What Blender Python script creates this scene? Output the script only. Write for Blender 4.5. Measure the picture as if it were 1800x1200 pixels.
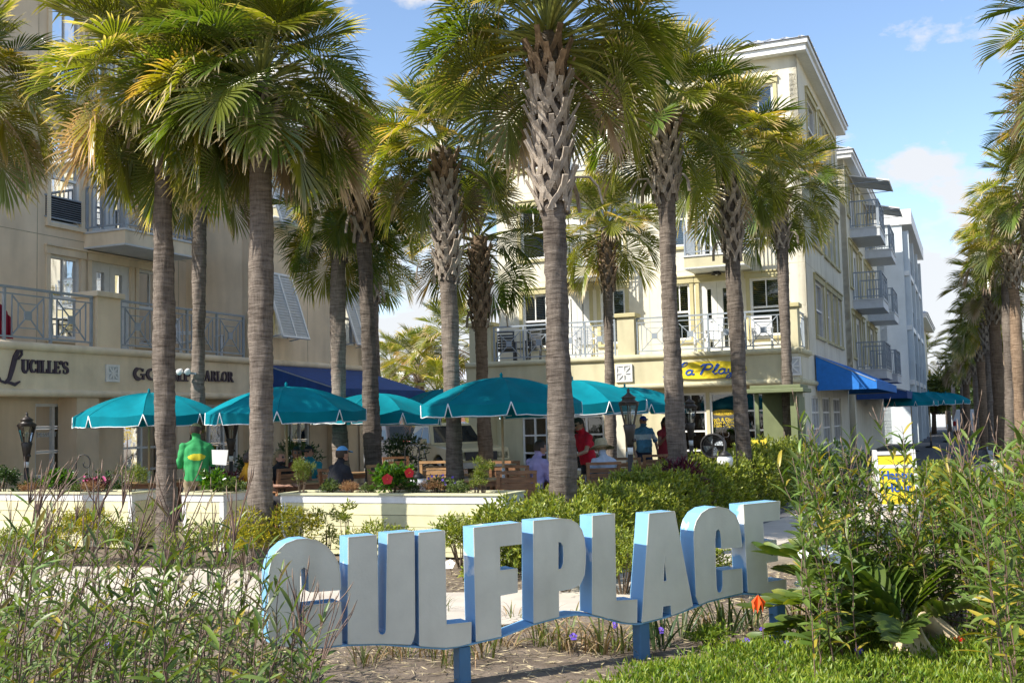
import bpy, math, random
import numpy as np
from mathutils import Vector, Matrix

# ------------------------------------------------------------------ clear
for o in list(bpy.data.objects):
    bpy.data.objects.remove(o)
SC = bpy.context.scene
COL = SC.collection
RND = random.Random(11)
NPR = np.random.default_rng(5)
PI = math.pi
rad = math.radians

# ------------------------------------------------------------------ camera
FPX = 1900.0                    # focal length in pixels of the 1800 px wide photograph
CAMZ = 1.7
PITCH, ROLL = rad(4.2), rad(1.43)
F_ = Vector((0, math.cos(PITCH), math.sin(PITCH)))
U0 = Vector((0, -math.sin(PITCH), math.cos(PITCH)))
R0 = Vector((1, 0, 0))
CR = R0 * math.cos(ROLL) - U0 * math.sin(ROLL)
CU = U0 * math.cos(ROLL) + R0 * math.sin(ROLL)
cam = bpy.data.cameras.new('camera')
cam.sensor_fit = 'HORIZONTAL'
cam.sensor_width = 36.0
cam.lens = 36.0 * FPX / 1800.0
cam.clip_start = 0.05
cam.clip_end = 3000
camo = bpy.data.objects.new('camera', cam)
COL.objects.link(camo)
M = Matrix.Identity(4)
for i in range(3):
    M[i][0] = CR[i]; M[i][1] = CU[i]; M[i][2] = -F_[i]
M[2][3] = CAMZ
camo.matrix_world = M
SC.camera = camo

# ------------------------------------------------------------------ sky, sun, exposure
SUN_AZ = math.atan2(-0.899, -0.438)      # compass-like angle from +Y towards +X of the direction TO the sun
SUN_EL = rad(42)
w = bpy.data.worlds.new('World')
SC.world = w
w.use_nodes = True
nt = w.node_tree
nt.nodes.clear()
def wn(t, **k):
    n = nt.nodes.new(t)
    for a, b in k.items():
        setattr(n, a, b)
    return n
out = wn('ShaderNodeOutputWorld')
bg = wn('ShaderNodeBackground')
bg.inputs['Strength'].default_value = 0.12
sky = wn('ShaderNodeTexSky', sky_type='NISHITA', sun_disc=False)
sky.sun_elevation = SUN_EL
sky.sun_rotation = SUN_AZ
sky.air_density = 0.9
sky.dust_density = 0.4
sky.ozone_density = 1.6
tc = wn('ShaderNodeTexCoord')
# cumulus: noise on a flattened dome, thicker towards the horizon all the way round
sep = wn('ShaderNodeSeparateXYZ')
nt.links.new(tc.outputs['Generated'], sep.inputs[0])
def wmath(op, a, b=None, clamp=False):
    n = wn('ShaderNodeMath', operation=op, use_clamp=clamp)
    for i, v in enumerate((a, b)):
        if v is None: continue
        if hasattr(v, 'is_output'): nt.links.new(v, n.inputs[i])
        else: n.inputs[i].default_value = v
    return n.outputs[0]
mp = wn('ShaderNodeMapping')
mp.inputs['Location'].default_value = (8.8, 3.3, 7.1)
mp.inputs['Scale'].default_value = (1.0, 1.0, 1.9)
nt.links.new(tc.outputs['Generated'], mp.inputs[0])
n1 = wn('ShaderNodeTexNoise')
n1.inputs['Scale'].default_value = 7.5
n1.inputs['Detail'].default_value = 9.0
n1.inputs['Roughness'].default_value = 0.58
nt.links.new(mp.outputs[0], n1.inputs['Vector'])
ramp = wn('ShaderNodeMapRange')
ramp.inputs['From Min'].default_value = 0.0
ramp.inputs['From Max'].default_value = 0.36
ramp.inputs['To Min'].default_value = 0.345
ramp.inputs['To Max'].default_value = 0.565
nt.links.new(sep.outputs['Z'], ramp.inputs['Value'])
dens = wmath('SUBTRACT', n1.outputs['Fac'], ramp.outputs[0])
dens = wmath('MULTIPLY', dens, 13.0, True)
dens = wmath('MULTIPLY', dens, wmath('GREATER_THAN', sep.outputs['Z'], -0.02))
dens = wmath('MULTIPLY', dens, 0.92)
mixc = wn('ShaderNodeMix', data_type='RGBA')
mixc.inputs['B'].default_value = (3.6, 3.65, 3.75, 1)
nt.links.new(dens, mixc.inputs['Factor'])
nt.links.new(sky.outputs[0], mixc.inputs['A'])
nt.links.new(mixc.outputs['Result'], bg.inputs['Color'])
nt.links.new(bg.outputs[0], out.inputs[0])

sl = bpy.data.lights.new('sun', 'SUN')
sl.energy = 3.8
sl.angle = rad(0.55)
sl.color = (1.0, 0.94, 0.84)
suno = bpy.data.objects.new('sun', sl)
COL.objects.link(suno)
TOSUN = Vector((math.sin(SUN_AZ) * math.cos(SUN_EL), math.cos(SUN_AZ) * math.cos(SUN_EL), math.sin(SUN_EL)))
suno.rotation_euler = TOSUN.to_track_quat('Z', 'Y').to_euler()
suno.location = (-20, -10, 30)

SC.view_settings.view_transform = 'Standard'
SC.view_settings.look = 'None'
SC.view_settings.exposure = 1.05
SC.view_settings.gamma = 1.0
SC.view_settings.use_curve_mapping = False
SC.cycles.max_bounces = 7
SC.cycles.transparent_max_bounces = 12
SC.cycles.caustics_reflective = False
SC.cycles.caustics_refractive = False

# ------------------------------------------------------------------ survey helpers: photo pixel -> place
def ray(px, py):
    return F_ + CR * ((px - 900) / FPX) + CU * ((600 - py) / FPX)
CAMP = Vector((0, 0, CAMZ))
def at(px, py, d):
    """point seen at that pixel, d metres ahead"""
    r = ray(px, py)
    return CAMP + r * (d / r.y)
def gp(px, py, z=0.0):
    """where that pixel meets the level z"""
    r = ray(px, py)
    return CAMP + r * ((z - CAMZ) / r.z)
def gx(px, d):
    """ground point below the pixel column near eye level, d ahead"""
    hy = 740 - 0.025 * (px - 900)
    p = at(px, hy, d)
    return Vector((p.x, p.y, 0))
DU = Vector((0.3907, 0.9205, 0))      # street direction
DV = Vector((0.9205, -0.3907, 0))     # across the street
class Fr:
    """facade frame: a along, b outward, z up"""
    def __init__(s, o, u, n):
        s.o = Vector((o[0], o[1], 0)); s.u = Vector(u); s.n = Vector(n)
    def p(s, a, b, z):
        v = s.o + s.u * a + s.n * b
        return Vector((v.x, v.y, z))
    def hit(s, px, py, b=0.0):
        r = ray(px, py)
        t = (s.o + s.n * b - CAMP).dot(s.n) / r.dot(s.n)
        q = CAMP + r * t
        return (q - s.o).dot(s.u), q.z

# ------------------------------------------------------------------ materials
MATS = {}
def mat(name, col, rough=0.6, var=0.12, nscale=6.0, bump=0.0, bscale=40.0, metal=0.0, spec=0.5, col2=None, objvar=0.0,
        stretch=(1, 1, 1), streak=0.0):
    if name in MATS: return MATS[name]
    m = bpy.data.materials.new(name); m.use_nodes = True
    t = m.node_tree; b = t.nodes['Principled BSDF']
    b.inputs['Roughness'].default_value = rough
    b.inputs['Metallic'].default_value = metal
    b.inputs['Specular IOR Level'].default_value = spec
    co = t.nodes.new('ShaderNodeTexCoord')
    mp = t.nodes.new('ShaderNodeMapping'); mp.inputs['Scale'].default_value = stretch
    t.links.new(co.outputs['Object'], mp.inputs[0])
    nz = t.nodes.new('ShaderNodeTexNoise')
    nz.inputs['Scale'].default_value = nscale; nz.inputs['Detail'].default_value = 6; nz.inputs['Roughness'].default_value = 0.6
    t.links.new(mp.outputs[0], nz.inputs['Vector'])
    c2 = col2 or tuple(c * (1 - var * 2.2) for c in col)
    c1 = col if col2 else tuple(min(1, c * (1 + var)) for c in col)
    rp = t.nodes.new('ShaderNodeValToRGB')
    rp.color_ramp.elements[0].position = 0.3; rp.color_ramp.elements[1].position = 0.68
    rp.color_ramp.elements[0].color = (*c2, 1); rp.color_ramp.elements[1].color = (*c1, 1)
    t.links.new(nz.outputs['Fac'], rp.inputs[0])
    last = rp.outputs[0]
    if streak:
        mp2 = t.nodes.new('ShaderNodeMapping'); mp2.inputs['Scale'].default_value = (1.3, 1.3, 0.22)
        t.links.new(co.outputs['Object'], mp2.inputs[0])
        n2 = t.nodes.new('ShaderNodeTexNoise'); n2.inputs['Scale'].default_value = 2.2; n2.inputs['Detail'].default_value = 5
        t.links.new(mp2.outputs[0], n2.inputs['Vector'])
        mr = t.nodes.new('ShaderNodeMapRange'); mr.inputs['From Min'].default_value = 0.45; mr.inputs['From Max'].default_value = 0.75
        mr.inputs['To Max'].default_value = streak
        t.links.new(n2.outputs['Fac'], mr.inputs[0])
        mx = t.nodes.new('ShaderNodeMix'); mx.data_type = 'RGBA'; mx.blend_type = 'MULTIPLY'
        mx.inputs['B'].default_value = (0.62, 0.6, 0.55, 1)
        t.links.new(mr.outputs[0], mx.inputs['Factor']); t.links.new(last, mx.inputs['A'])
        last = mx.outputs['Result']
    if objvar:
        oi = t.nodes.new('ShaderNodeObjectInfo')
        hs = t.nodes.new('ShaderNodeHueSaturation')
        mr = t.nodes.new('ShaderNodeMapRange'); mr.inputs['To Min'].default_value = 1 - objvar; mr.inputs['To Max'].default_value = 1 + objvar
        t.links.new(oi.outputs['Random'], mr.inputs[0]); t.links.new(mr.outputs[0], hs.inputs['Value'])
        t.links.new(last, hs.inputs['Color']); last = hs.outputs[0]
    t.links.new(last, b.inputs['Base Color'])
    if bump:
        n3 = t.nodes.new('ShaderNodeTexNoise'); n3.inputs['Scale'].default_value = bscale; n3.inputs['Detail'].default_value = 4
        t.links.new(mp.outputs[0], n3.inputs['Vector'])
        bp = t.nodes.new('ShaderNodeBump'); bp.inputs['Strength'].default_value = bump; bp.inputs['Distance'].default_value = 0.01
        t.links.new(n3.outputs['Fac'], bp.inputs['Height']); t.links.new(bp.outputs[0], b.inputs['Normal'])
    MATS[name] = m
    return m

def leafmat(name, base, tip, tip0=0.75, rough=0.38, trans=0.35, tcol=None, var=0.25, attr=None, spec=0.5, old=None):
    """leaf: colour runs from base to tip along attribute t; attribute r / object random shifts it"""
    if name in MATS: return MATS[name]
    m = bpy.data.materials.new(name); m.use_nodes = True
    t = m.node_tree; b = t.nodes['Principled BSDF']
    b.inputs['Roughness'].default_value = rough; b.inputs['Specular IOR Level'].default_value = spec
    at_ = t.nodes.new('ShaderNodeAttribute'); at_.attribute_name = 't'
    ar = t.nodes.new('ShaderNodeAttribute'); ar.attribute_name = 'r'
    oi = t.nodes.new('ShaderNodeObjectInfo')
    def mth(op, a, c):
        n = t.nodes.new('ShaderNodeMath'); n.operation = op
        for i, v in enumerate((a, c)):
            if hasattr(v, 'is_output'): t.links.new(v, n.inputs[i])
            else: n.inputs[i].default_value = v
        return n.outputs[0]
    rr = mth('FRACT', mth('ADD', ar.outputs['Fac'], oi.outputs['Random']), 0)
    rp = t.nodes.new('ShaderNodeValToRGB')
    e = rp.color_ramp.elements
    e[0].position = 0.0; e[0].color = (*base, 1)
    e[1].position = tip0; e[1].color = (*base, 1)
    n = e.new(min(0.99, tip0 + 0.18)); n.color = (*tip, 1)
    n = e.new(1.0); n.color = (*tip, 1)
    tj = mth('ADD', at_.outputs['Fac'], mth('MULTIPLY', mth('SUBTRACT', rr, 0.5), 0.3))
    t.links.new(tj, rp.inputs[0])
    hs = t.nodes.new('ShaderNodeHueSaturation')
    mr = t.nodes.new('ShaderNodeMapRange'); mr.inputs['To Min'].default_value = 1 - var; mr.inputs['To Max'].default_value = 1 + var
    t.links.new(rr, mr.inputs[0]); t.links.new(mr.outputs[0], hs.inputs['Value'])
    mh = t.nodes.new('ShaderNodeMapRange'); mh.inputs['To Min'].default_value = 0.485; mh.inputs['To Max'].default_value = 0.515
    t.links.new(mth('FRACT', mth('MULTIPLY', rr, 7.3), 0), mh.inputs[0]); t.links.new(mh.outputs[0], hs.inputs['Hue'])
    t.links.new(rp.outputs[0], hs.inputs['Color'])
    last = hs.outputs[0]
    if old:
        mx = t.nodes.new('ShaderNodeMix'); mx.data_type = 'RGBA'
        mo = t.nodes.new('ShaderNodeMapRange'); mo.inputs['From Min'].default_value = 0.88; mo.inputs['From Max'].default_value = 0.9
        t.links.new(mth('FRACT', mth('MULTIPLY', rr, 3.7), 0), mo.inputs[0]); t.links.new(mo.outputs[0], mx.inputs['Factor'])
        t.links.new(last, mx.inputs['A']); mx.inputs['B'].default_value = (*old, 1)
        last = mx.outputs['Result']
    t.links.new(last, b.inputs['Base Color'])
    tr = t.nodes.new('ShaderNodeBsdfTranslucent')
    g = t.nodes.new('ShaderNodeMix'); g.data_type = 'RGBA'; g.blend_type = 'MULTIPLY'; g.inputs['Factor'].default_value = 1
    g.inputs['B'].default_value = (*(tcol or (1.7, 1.75, 0.5)), 1)
    t.links.new(last, g.inputs['A']); t.links.new(g.outputs['Result'], tr.inputs['Color'])
    ms = t.nodes.new('ShaderNodeMixShader'); ms.inputs[0].default_value = trans
    t.links.new(b.outputs[0], ms.inputs[1]); t.links.new(tr.outputs[0], ms.inputs[2])
    t.links.new(ms.outputs[0], t.nodes['Material Output'].inputs[0])
    MATS[name] = m
    return m

def glassmat(name, tint=(0.8, 0.85, 0.85), refl=0.16, rough=0.02):
    if name in MATS: return MATS[name]
    m = bpy.data.materials.new(name); m.use_nodes = True
    t = m.node_tree; t.nodes.remove(t.nodes['Principled BSDF'])
    a = t.nodes.new('ShaderNodeBsdfTransparent'); a.inputs[0].default_value = (*tint, 1)
    g = t.nodes.new('ShaderNodeBsdfGlossy'); g.inputs['Roughness'].default_value = rough
    nz = t.nodes.new('ShaderNodeTexNoise'); nz.inputs['Scale'].default_value = 1.3
    bp = t.nodes.new('ShaderNodeBump'); bp.inputs['Strength'].default_value = 0.05; bp.inputs['Distance'].default_value = 0.05
    t.links.new(nz.outputs['Fac'], bp.inputs['Height']); t.links.new(bp.outputs[0], g.inputs['Normal'])
    fr = t.nodes.new('ShaderNodeFresnel'); fr.inputs['IOR'].default_value = 1.5
    ad = t.nodes.new('ShaderNodeMath'); ad.operation = 'ADD'; ad.inputs[1].default_value = refl; ad.use_clamp = True
    t.links.new(fr.outputs[0], ad.inputs[0])
    ms = t.nodes.new('ShaderNodeMixShader')
    t.links.new(ad.outputs[0], ms.inputs[0]); t.links.new(a.outputs[0], ms.inputs[1]); t.links.new(g.outputs[0], ms.inputs[2])
    t.links.new(ms.outputs[0], t.nodes['Material Output'].inputs[0])
    MATS[name] = m
    return m

# ------------------------------------------------------------------ mesh builders
def link(o, parent=None):
    COL.objects.link(o)
    if parent is not None: o.parent = parent
    return o
def tag(o, label=None, cat=None, group=None, kind=None):
    if label: o['label'] = label
    if cat: o['category'] = cat
    if group: o['group'] = group
    if kind: o['kind'] = kind
    return o
def empty(name, loc=(0, 0, 0), rz=0.0, label=None, cat=None, group=None):
    o = bpy.data.objects.new(name, None)
    o.empty_display_size = 0.2
    o.location = loc; o.rotation_euler = (0, 0, rz)
    link(o)
    return tag(o, label, cat, group)
def mkobj(name, me, parent=None, loc=None, rot=None, scale=None):
    o = bpy.data.objects.new(name, me)
    if loc is not None: o.location = loc
    if rot is not None: o.rotation_euler = rot
    if scale is not None: o.scale = (scale,) * 3 if isinstance(scale, (int, float)) else scale
    return link(o, parent)
def rehome(o, parent):
    """parent keeping world coordinates (mesh was built in world space, parent is an unrotated Empty)"""
    o.parent = parent
    o.location = Vector(o.location) - Vector(parent.location)

class MB:
    def __init__(s): s.v = []; s.f = []; s.mi = []; s.cur = 0; s.ta = None
    def add(s, vs, fs):
        n = len(s.v); s.v += [tuple(q) for q in vs]
        s.f += [tuple(i + n for i in f) for f in fs]; s.mi += [s.cur] * len(fs)
    def box(s, x0, x1, y0, y1, z0, z1):
        s.hexa([(x0, y0, z0), (x1, y0, z0), (x1, y1, z0), (x0, y1, z0), (x0, y0, z1), (x1, y0, z1), (x1, y1, z1), (x0, y1, z1)])
    def hexa(s, p):
        s.add(p, [(0, 3, 2, 1), (4, 5, 6, 7), (0, 1, 5, 4), (1, 2, 6, 5), (2, 3, 7, 6), (3, 0, 4, 7)])
    def fbox(s, fr, a0, a1, b0, b1, z0, z1):
        q = [fr.p(a0, b0, z0), fr.p(a1, b0, z0), fr.p(a1, b1, z0), fr.p(a0, b1, z0), fr.p(a0, b0, z1), fr.p(a1, b0, z1), fr.p(a1, b1, z1), fr.p(a0, b1, z1)]
        s.hexa(q)
    def bar(s, p, q, w, h=None, up=(0, 0, 1)):
        p = Vector(p); q = Vector(q); h = h or w
        d = (q - p).normalized(); upv = Vector(up)
        if abs(d.dot(upv)) > 0.98: upv = Vector((1, 0, 0)) if abs(d.x) < 0.9 else Vector((0, 1, 0))
        sd = d.cross(upv).normalized() * (w / 2); u2 = sd.cross(d).normalized() * (h / 2)
        s.hexa([p - sd - u2, p + sd - u2, p + sd + u2, p - sd + u2, q - sd - u2, q + sd - u2, q + sd + u2, q - sd + u2])
    def tube(s, pts, r, n=8, cap=True):
        pts = [Vector(p) for p in pts]; rs = r if isinstance(r, (list, tuple)) else [r] * len(pts)
        rings = []; base = len(s.v)
        prev = None
        for i, p in enumerate(pts):
            d = (pts[min(i + 1, len(pts) - 1)] - pts[max(i - 1, 0)]).normalized()
            if prev is None:
                a = Vector((0, 0, 1)) if abs(d.z) < 0.9 else Vector((1, 0, 0))
                x = d.cross(a).normalized()
            else:
                x = (prev - d * prev.dot(d)).normalized()
            prev = x; y = d.cross(x)
            rings.append([p + (x * math.cos(k * 2 * PI / n) + y * math.sin(k * 2 * PI / n)) * rs[i] for k in range(n)])
        vs = [q for rg in rings for q in rg]; fs = []
        for i in range(len(pts) - 1):
            for k in range(n):
                a = i * n + k; b_ = i * n + (k + 1) % n
                fs.append((a, b_, b_ + n, a + n))
        if cap:
            fs.append(tuple(range(n - 1, -1, -1))); fs.append(tuple((len(pts) - 1) * n + k for k in range(n)))
        s.add(vs, fs)
    def lathe(s, prof, n=16, c=(0, 0, 0), rot=0.0):
        vs = []; fs = []
        for r, z in prof:
            for k in range(n):
                a = k * 2 * PI / n + rot
                vs.append((c[0] + r * math.cos(a), c[1] + r * math.sin(a), c[2] + z))
        for i in range(len(prof) - 1):
            for k in range(n):
                a = i * n + k; b_ = i * n + (k + 1) % n
                fs.append((a, b_, b_ + n, a + n))
        fs.append(tuple(range(n - 1, -1, -1))); fs.append(tuple((len(prof) - 1) * n + k for k in range(n)))
        s.add(vs, fs)
    def ball(s, c, r, n=12, m=8):
        rx, ry, rz = (r, r, r) if isinstance(r, (int, float)) else r
        vs = []; fs = []
        for i in range(m + 1):
            ph = PI * i / m
            for k in range(n):
                a = 2 * PI * k / n
                vs.append((c[0] + rx * math.sin(ph) * math.cos(a), c[1] + ry * math.sin(ph) * math.sin(a), c[2] + rz * math.cos(ph)))
        for i in range(m):
            for k in range(n):
                a = i * n + k; b_ = i * n + (k + 1) % n
                fs.append((a, a + n, b_ + n, b_))
        s.add(vs, fs)
    def prism(s, poly, fn):
        """poly: 2d outline; fn(x, y, k) -> 3d point for k=0 front, 1 back"""
        n = len(poly)
        vs = [fn(x, y, 0) for x, y in poly] + [fn(x, y, 1) for x, y in poly]
        fs = [tuple(range(n)), tuple(range(2 * n - 1, n - 1, -1))]
        for i in range(n):
            j = (i + 1) % n
            fs.append((i, i + n, j + n, j))
        s.add(vs, fs)
    def mesh(s, name, mats, smooth=False, ta=None):
        me = bpy.data.meshes.new(name)
        me.from_pydata(s.v, [], s.f)
        ml = mats if isinstance(mats, (list, tuple)) else [mats]
        for m in ml: me.materials.append(m)
        if len(ml) > 1: me.polygons.foreach_set('material_index', s.mi)
        if smooth: me.polygons.foreach_set('use_smooth', [True] * len(me.polygons))
        if s.ta is not None:
            at_ = me.attributes.new('t', 'FLOAT', 'POINT'); at_.data.foreach_set('value', s.ta)
        me.update()
        return me
    def build(s, name, mats, parent=None, smooth=False, origin=None, bevel=0.0):
        """mesh object; vertices are in the parent's local space, or in world space when origin is given"""
        me = None
        if origin is not None:
            ox = Vector(origin); s.v = [tuple(Vector(q) - ox) for q in s.v]
        me = s.mesh(name, mats, smooth)
        o = mkobj(name, me, parent)
        if origin is not None and parent is None: o.location = origin
        if bevel:
            bm = o.modifiers.new('bevel', 'BEVEL'); bm.width = bevel; bm.segments = 2; bm.limit_method = 'ANGLE'; bm.angle_limit = rad(40)
        return o

def leaf_cloud(name, c, d, ln, wd, m, parent=None, fold=0.25, loc=None, flop=0.0):
    """many small folded leaves as one mesh; c base points, d directions (N,3)"""
    c = np.asarray(c, float); d = np.asarray(d, float); N = len(c)
    d = d / np.maximum(1e-6, np.linalg.norm(d, axis=1, keepdims=True))
    ln = np.broadcast_to(ln, (N,)).reshape(N, 1); wd = np.broadcast_to(wd, (N,)).reshape(N, 1)
    rv = NPR.normal(size=(N, 3))
    sd = np.cross(d, rv); sd /= np.maximum(1e-6, np.linalg.norm(sd, axis=1, keepdims=True))
    nn = np.cross(sd, d)
    mid = c + d * ln * 0.5
    tip = c + d * ln + np.array([0, 0, -1.0]) * ln * flop
    L = mid - sd * wd * 0.5 + nn * wd * fold; R = mid + sd * wd * 0.5 + nn * wd * fold
    V = np.stack([c, L, R, tip], 1).reshape(-1, 3)
    me = bpy.data.meshes.new(name)
    me.vertices.add(4 * N); me.vertices.foreach_set('co', V.ravel())
    me.loops.add(6 * N); me.polygons.add(2 * N)
    i = np.arange(N) * 4
    loops = np.stack([i, i + 2, i + 3, i, i + 3, i + 1], 1).ravel()
    me.loops.foreach_set('vertex_index', loops.astype(np.int32))
    me.polygons.foreach_set('loop_start', np.arange(0, 6 * N, 3).astype(np.int32))
    me.polygons.foreach_set('loop_total', np.full(2 * N, 3, np.int32))
    me.materials.append(m)
    ta = me.attributes.new('t', 'FLOAT', 'POINT'); ta.data.foreach_set('value', np.tile([0.0, 0.5, 0.5, 1.0], N))
    ra = me.attributes.new('r', 'FLOAT', 'POINT'); ra.data.foreach_set('value', np.repeat(NPR.random(N), 4))
    me.update(); me.validate()
    return mkobj(name, me, parent, loc)

def sheet(name, pts, z, m, kind='structure', thick=0.0):
    b = MB(); n = len(pts)
    if thick:
        b.prism([(p[0], p[1]) for p in pts], lambda x, y, k: (x, y, z - thick * k))
    else:
        b.add([(p[0], p[1], z) for p in pts], [tuple(range(n))])
    o = b.build(name, m)
    return tag(o, kind=kind)

def text_mesh(txt, size, depth, m, name='lettering', shear=0.0, bold=0.0):
    cu = bpy.data.curves.new('txt', 'FONT'); cu.body = txt; cu.size = size; cu.extrude = depth / 2
    cu.align_x = 'CENTER'; cu.align_y = 'CENTER'; cu.shear = shear; cu.offset = bold
    o = bpy.data.objects.new('txt', cu); COL.objects.link(o)
    dg = bpy.context.evaluated_depsgraph_get()
    me = bpy.data.meshes.new_from_object(o.evaluated_get(dg))
    bpy.data.objects.remove(o); me.name = name
    me.materials.clear(); me.materials.append(m)
    return me

# strokes: thick pen lines turned into flat raised lettering
def stroke_poly(mb, pts, wd, fn, depth):
    """pts 2d polyline, wd width or list; fn(x, y, b) -> point (b depth)"""
    n = len(pts); ws = wd if isinstance(wd, (list, tuple)) else [wd] * n
    L = []; R = []
    for i in range(n):
        x0, y0 = pts[max(0, i - 1)]; x1, y1 = pts[min(n - 1, i + 1)]
        dx, dy = x1 - x0, y1 - y0; l = math.hypot(dx, dy) or 1
        nx, ny = -dy / l, dx / l; h = ws[i] / 2
        L.append((pts[i][0] + nx * h, pts[i][1] + ny * h)); R.append((pts[i][0] - nx * h, pts[i][1] - ny * h))
    for i in range(n - 1):
        q = [L[i], L[i + 1], R[i + 1], R[i]]
        mb.hexa([fn(x, y, 0.0) for x, y in q] + [fn(x, y, depth) for x, y in q])
def arc(cx, cy, rx, ry, a0, a1, n=14):
    return [(cx + rx * math.cos(rad(a0 + (a1 - a0) * i / n)), cy + ry * math.sin(rad(a0 + (a1 - a0) * i / n))) for i in range(n + 1)]

# ================================================================== THE GROUND
def wu(wv, uv):
    """across-street / along-street coordinates -> xy"""
    p = DV * wv + DU * uv
    return (p.x, p.y)
M_soil = mat('sandy_soil', (0.30, 0.25, 0.18), 0.95, 0.2, 1.5, 0.5, 25)
M_mulch = mat('mulch', (0.23, 0.18, 0.135), 0.95, 0.3, 3.0, 0.9, 60, col2=(0.09, 0.066, 0.046))
M_path = mat('path_concrete', (0.56, 0.50, 0.42), 0.9, 0.08, 2.0, 0.25, 90)
M_patio = mat('patio_paving', (0.20, 0.155, 0.125), 0.85, 0.2, 4.0, 0.4, 30)
M_asph = mat('asphalt', (0.11, 0.11, 0.115), 0.9, 0.25, 8.0, 0.5, 120)
M_kerb = mat('kerb_concrete', (0.58, 0.56, 0.52), 0.85, 0.12, 5.0, 0.2, 60)
M_grass = mat('far_grass', (0.07, 0.11, 0.03), 0.95, 0.3, 2.0, 0.6, 60)

sheet('ground', [(-700, -60), (700, -60), (700, 1400), (-700, 1400)], -0.03, M_soil)
bed = [gp(-500, 1300), gp(-500, 985), gp(300, 965), gp(900, 930), gp(1500, 900), gp(2100, 900), gp(2400, 1500)]
bed = [(-8, 0.5), wu(-19, 10), wu(-19, 12.95), wu(-3.6, 12.95), wu(-2.2, 12.0), (11, 15.5), (9, 0.5)]
sheet('mulch_bed', bed, -0.012, M_mulch)
far = [(-300, 985), (0, 993), (250, 998), (450, 1003), (640, 1028), (770, 1043), (900, 1041), (1050, 1010), (1200, 963), (1330, 925), (1385, 908), (1560, 868)]
near = [(1640, 930), (1385, 953), (1280, 990), (1150, 1040), (1000, 1085), (880, 1100), (700, 1096), (450, 1072), (250, 1062), (0, 1060), (-300, 1055)]
sheet('garden_path', [gp(*q)[:2] for q in far + near], 0.012, M_path, thick=0.04)
# patio floor, laid parallel to the houses
sheet('patio', [wu(-18.5, 12.9), wu(-3.6, 12.9), wu(-3.6, 24.2), wu(-14.5, 30.5), wu(-18.5, 40)], 0.0, M_patio)
sheet('street', [wu(-4.1, 15.0), wu(0.4, 15.0), wu(0.4, 160), wu(-4.1, 160)], 0.0, M_asph)
sheet('car_park', [wu(-60, 36), wu(-14.5, 36), wu(-14.5, 90), wu(-60, 90)], -0.01, mat('car_park_asphalt', (0.16, 0.155, 0.15), 0.9, 0.2, 3.0))
kb = MB()
for i in range(22):
    u0 = 16 + i * 3.0
    fr = Fr(wu(0.4, u0), DU, DV)
    kb.fbox(fr, 0.006, 2.994, 0, 0.16, -0.02, 0.12)
tag(kb.build('kerb', M_kerb), kind='structure')
sheet('palm_verge', [wu(0.56, 14), wu(4.2, 14), wu(4.2, 160), wu(0.56, 160)], 0.008, M_grass)
sheet('road', [wu(4.4, 10), wu(12, 10), wu(12, 160), wu(4.4, 160)], 0.0, M_asph)

# ================================================================== BUILDING KIT
M_tan = mat('tan_stucco', (0.83, 0.67, 0.47), 0.9, 0.08, 0.7, 0.35, 120, streak=0.4)
M_tan2 = mat('tan_trim', (0.83, 0.69, 0.49), 0.85, 0.06, 2.0, 0.15, 90, streak=0.4)
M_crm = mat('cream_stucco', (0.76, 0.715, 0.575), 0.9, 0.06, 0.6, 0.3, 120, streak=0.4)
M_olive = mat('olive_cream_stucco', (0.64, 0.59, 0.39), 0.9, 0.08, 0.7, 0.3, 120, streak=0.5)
M_olv2 = mat('olive_trim', (0.55, 0.49, 0.27), 0.85, 0.06, 2.0, 0.15, 90, streak=0.3)
M_white = mat('white_paint', (0.80, 0.80, 0.77), 0.5, 0.04, 8)
M_grey = mat('grey_metal_paint', (0.30, 0.345, 0.39), 0.45, 0.06, 8)
M_grey2 = mat('pale_grey_paint', (0.58, 0.60, 0.61), 0.55, 0.05, 6)
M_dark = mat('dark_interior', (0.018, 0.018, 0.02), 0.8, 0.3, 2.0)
M_blind = mat('window_blind', (0.52, 0.53, 0.47), 0.7, 0.08, 5)
M_roof = mat('pale_metal_roof', (0.62, 0.62, 0.62), 0.38, 0.07, 3, metal=0.3)
M_glass = glassmat('window_glass', refl=0.05)
M_sglass = glassmat('shop_glass', (0.55, 0.58, 0.56), 0.10)
M_navy = mat('navy_canvas', (0.012, 0.06, 0.23), 0.8, 0.1, 5, 0.1, 300)
M_blue = mat('blue_canvas', (0.02, 0.19, 0.62), 0.8, 0.08, 5, 0.1, 300)
M_black = mat('black_iron', (0.03, 0.028, 0.028), 0.5, 0.15, 20)
M_door = mat('door_white', (0.72, 0.72, 0.68), 0.5, 0.05, 6)

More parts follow.
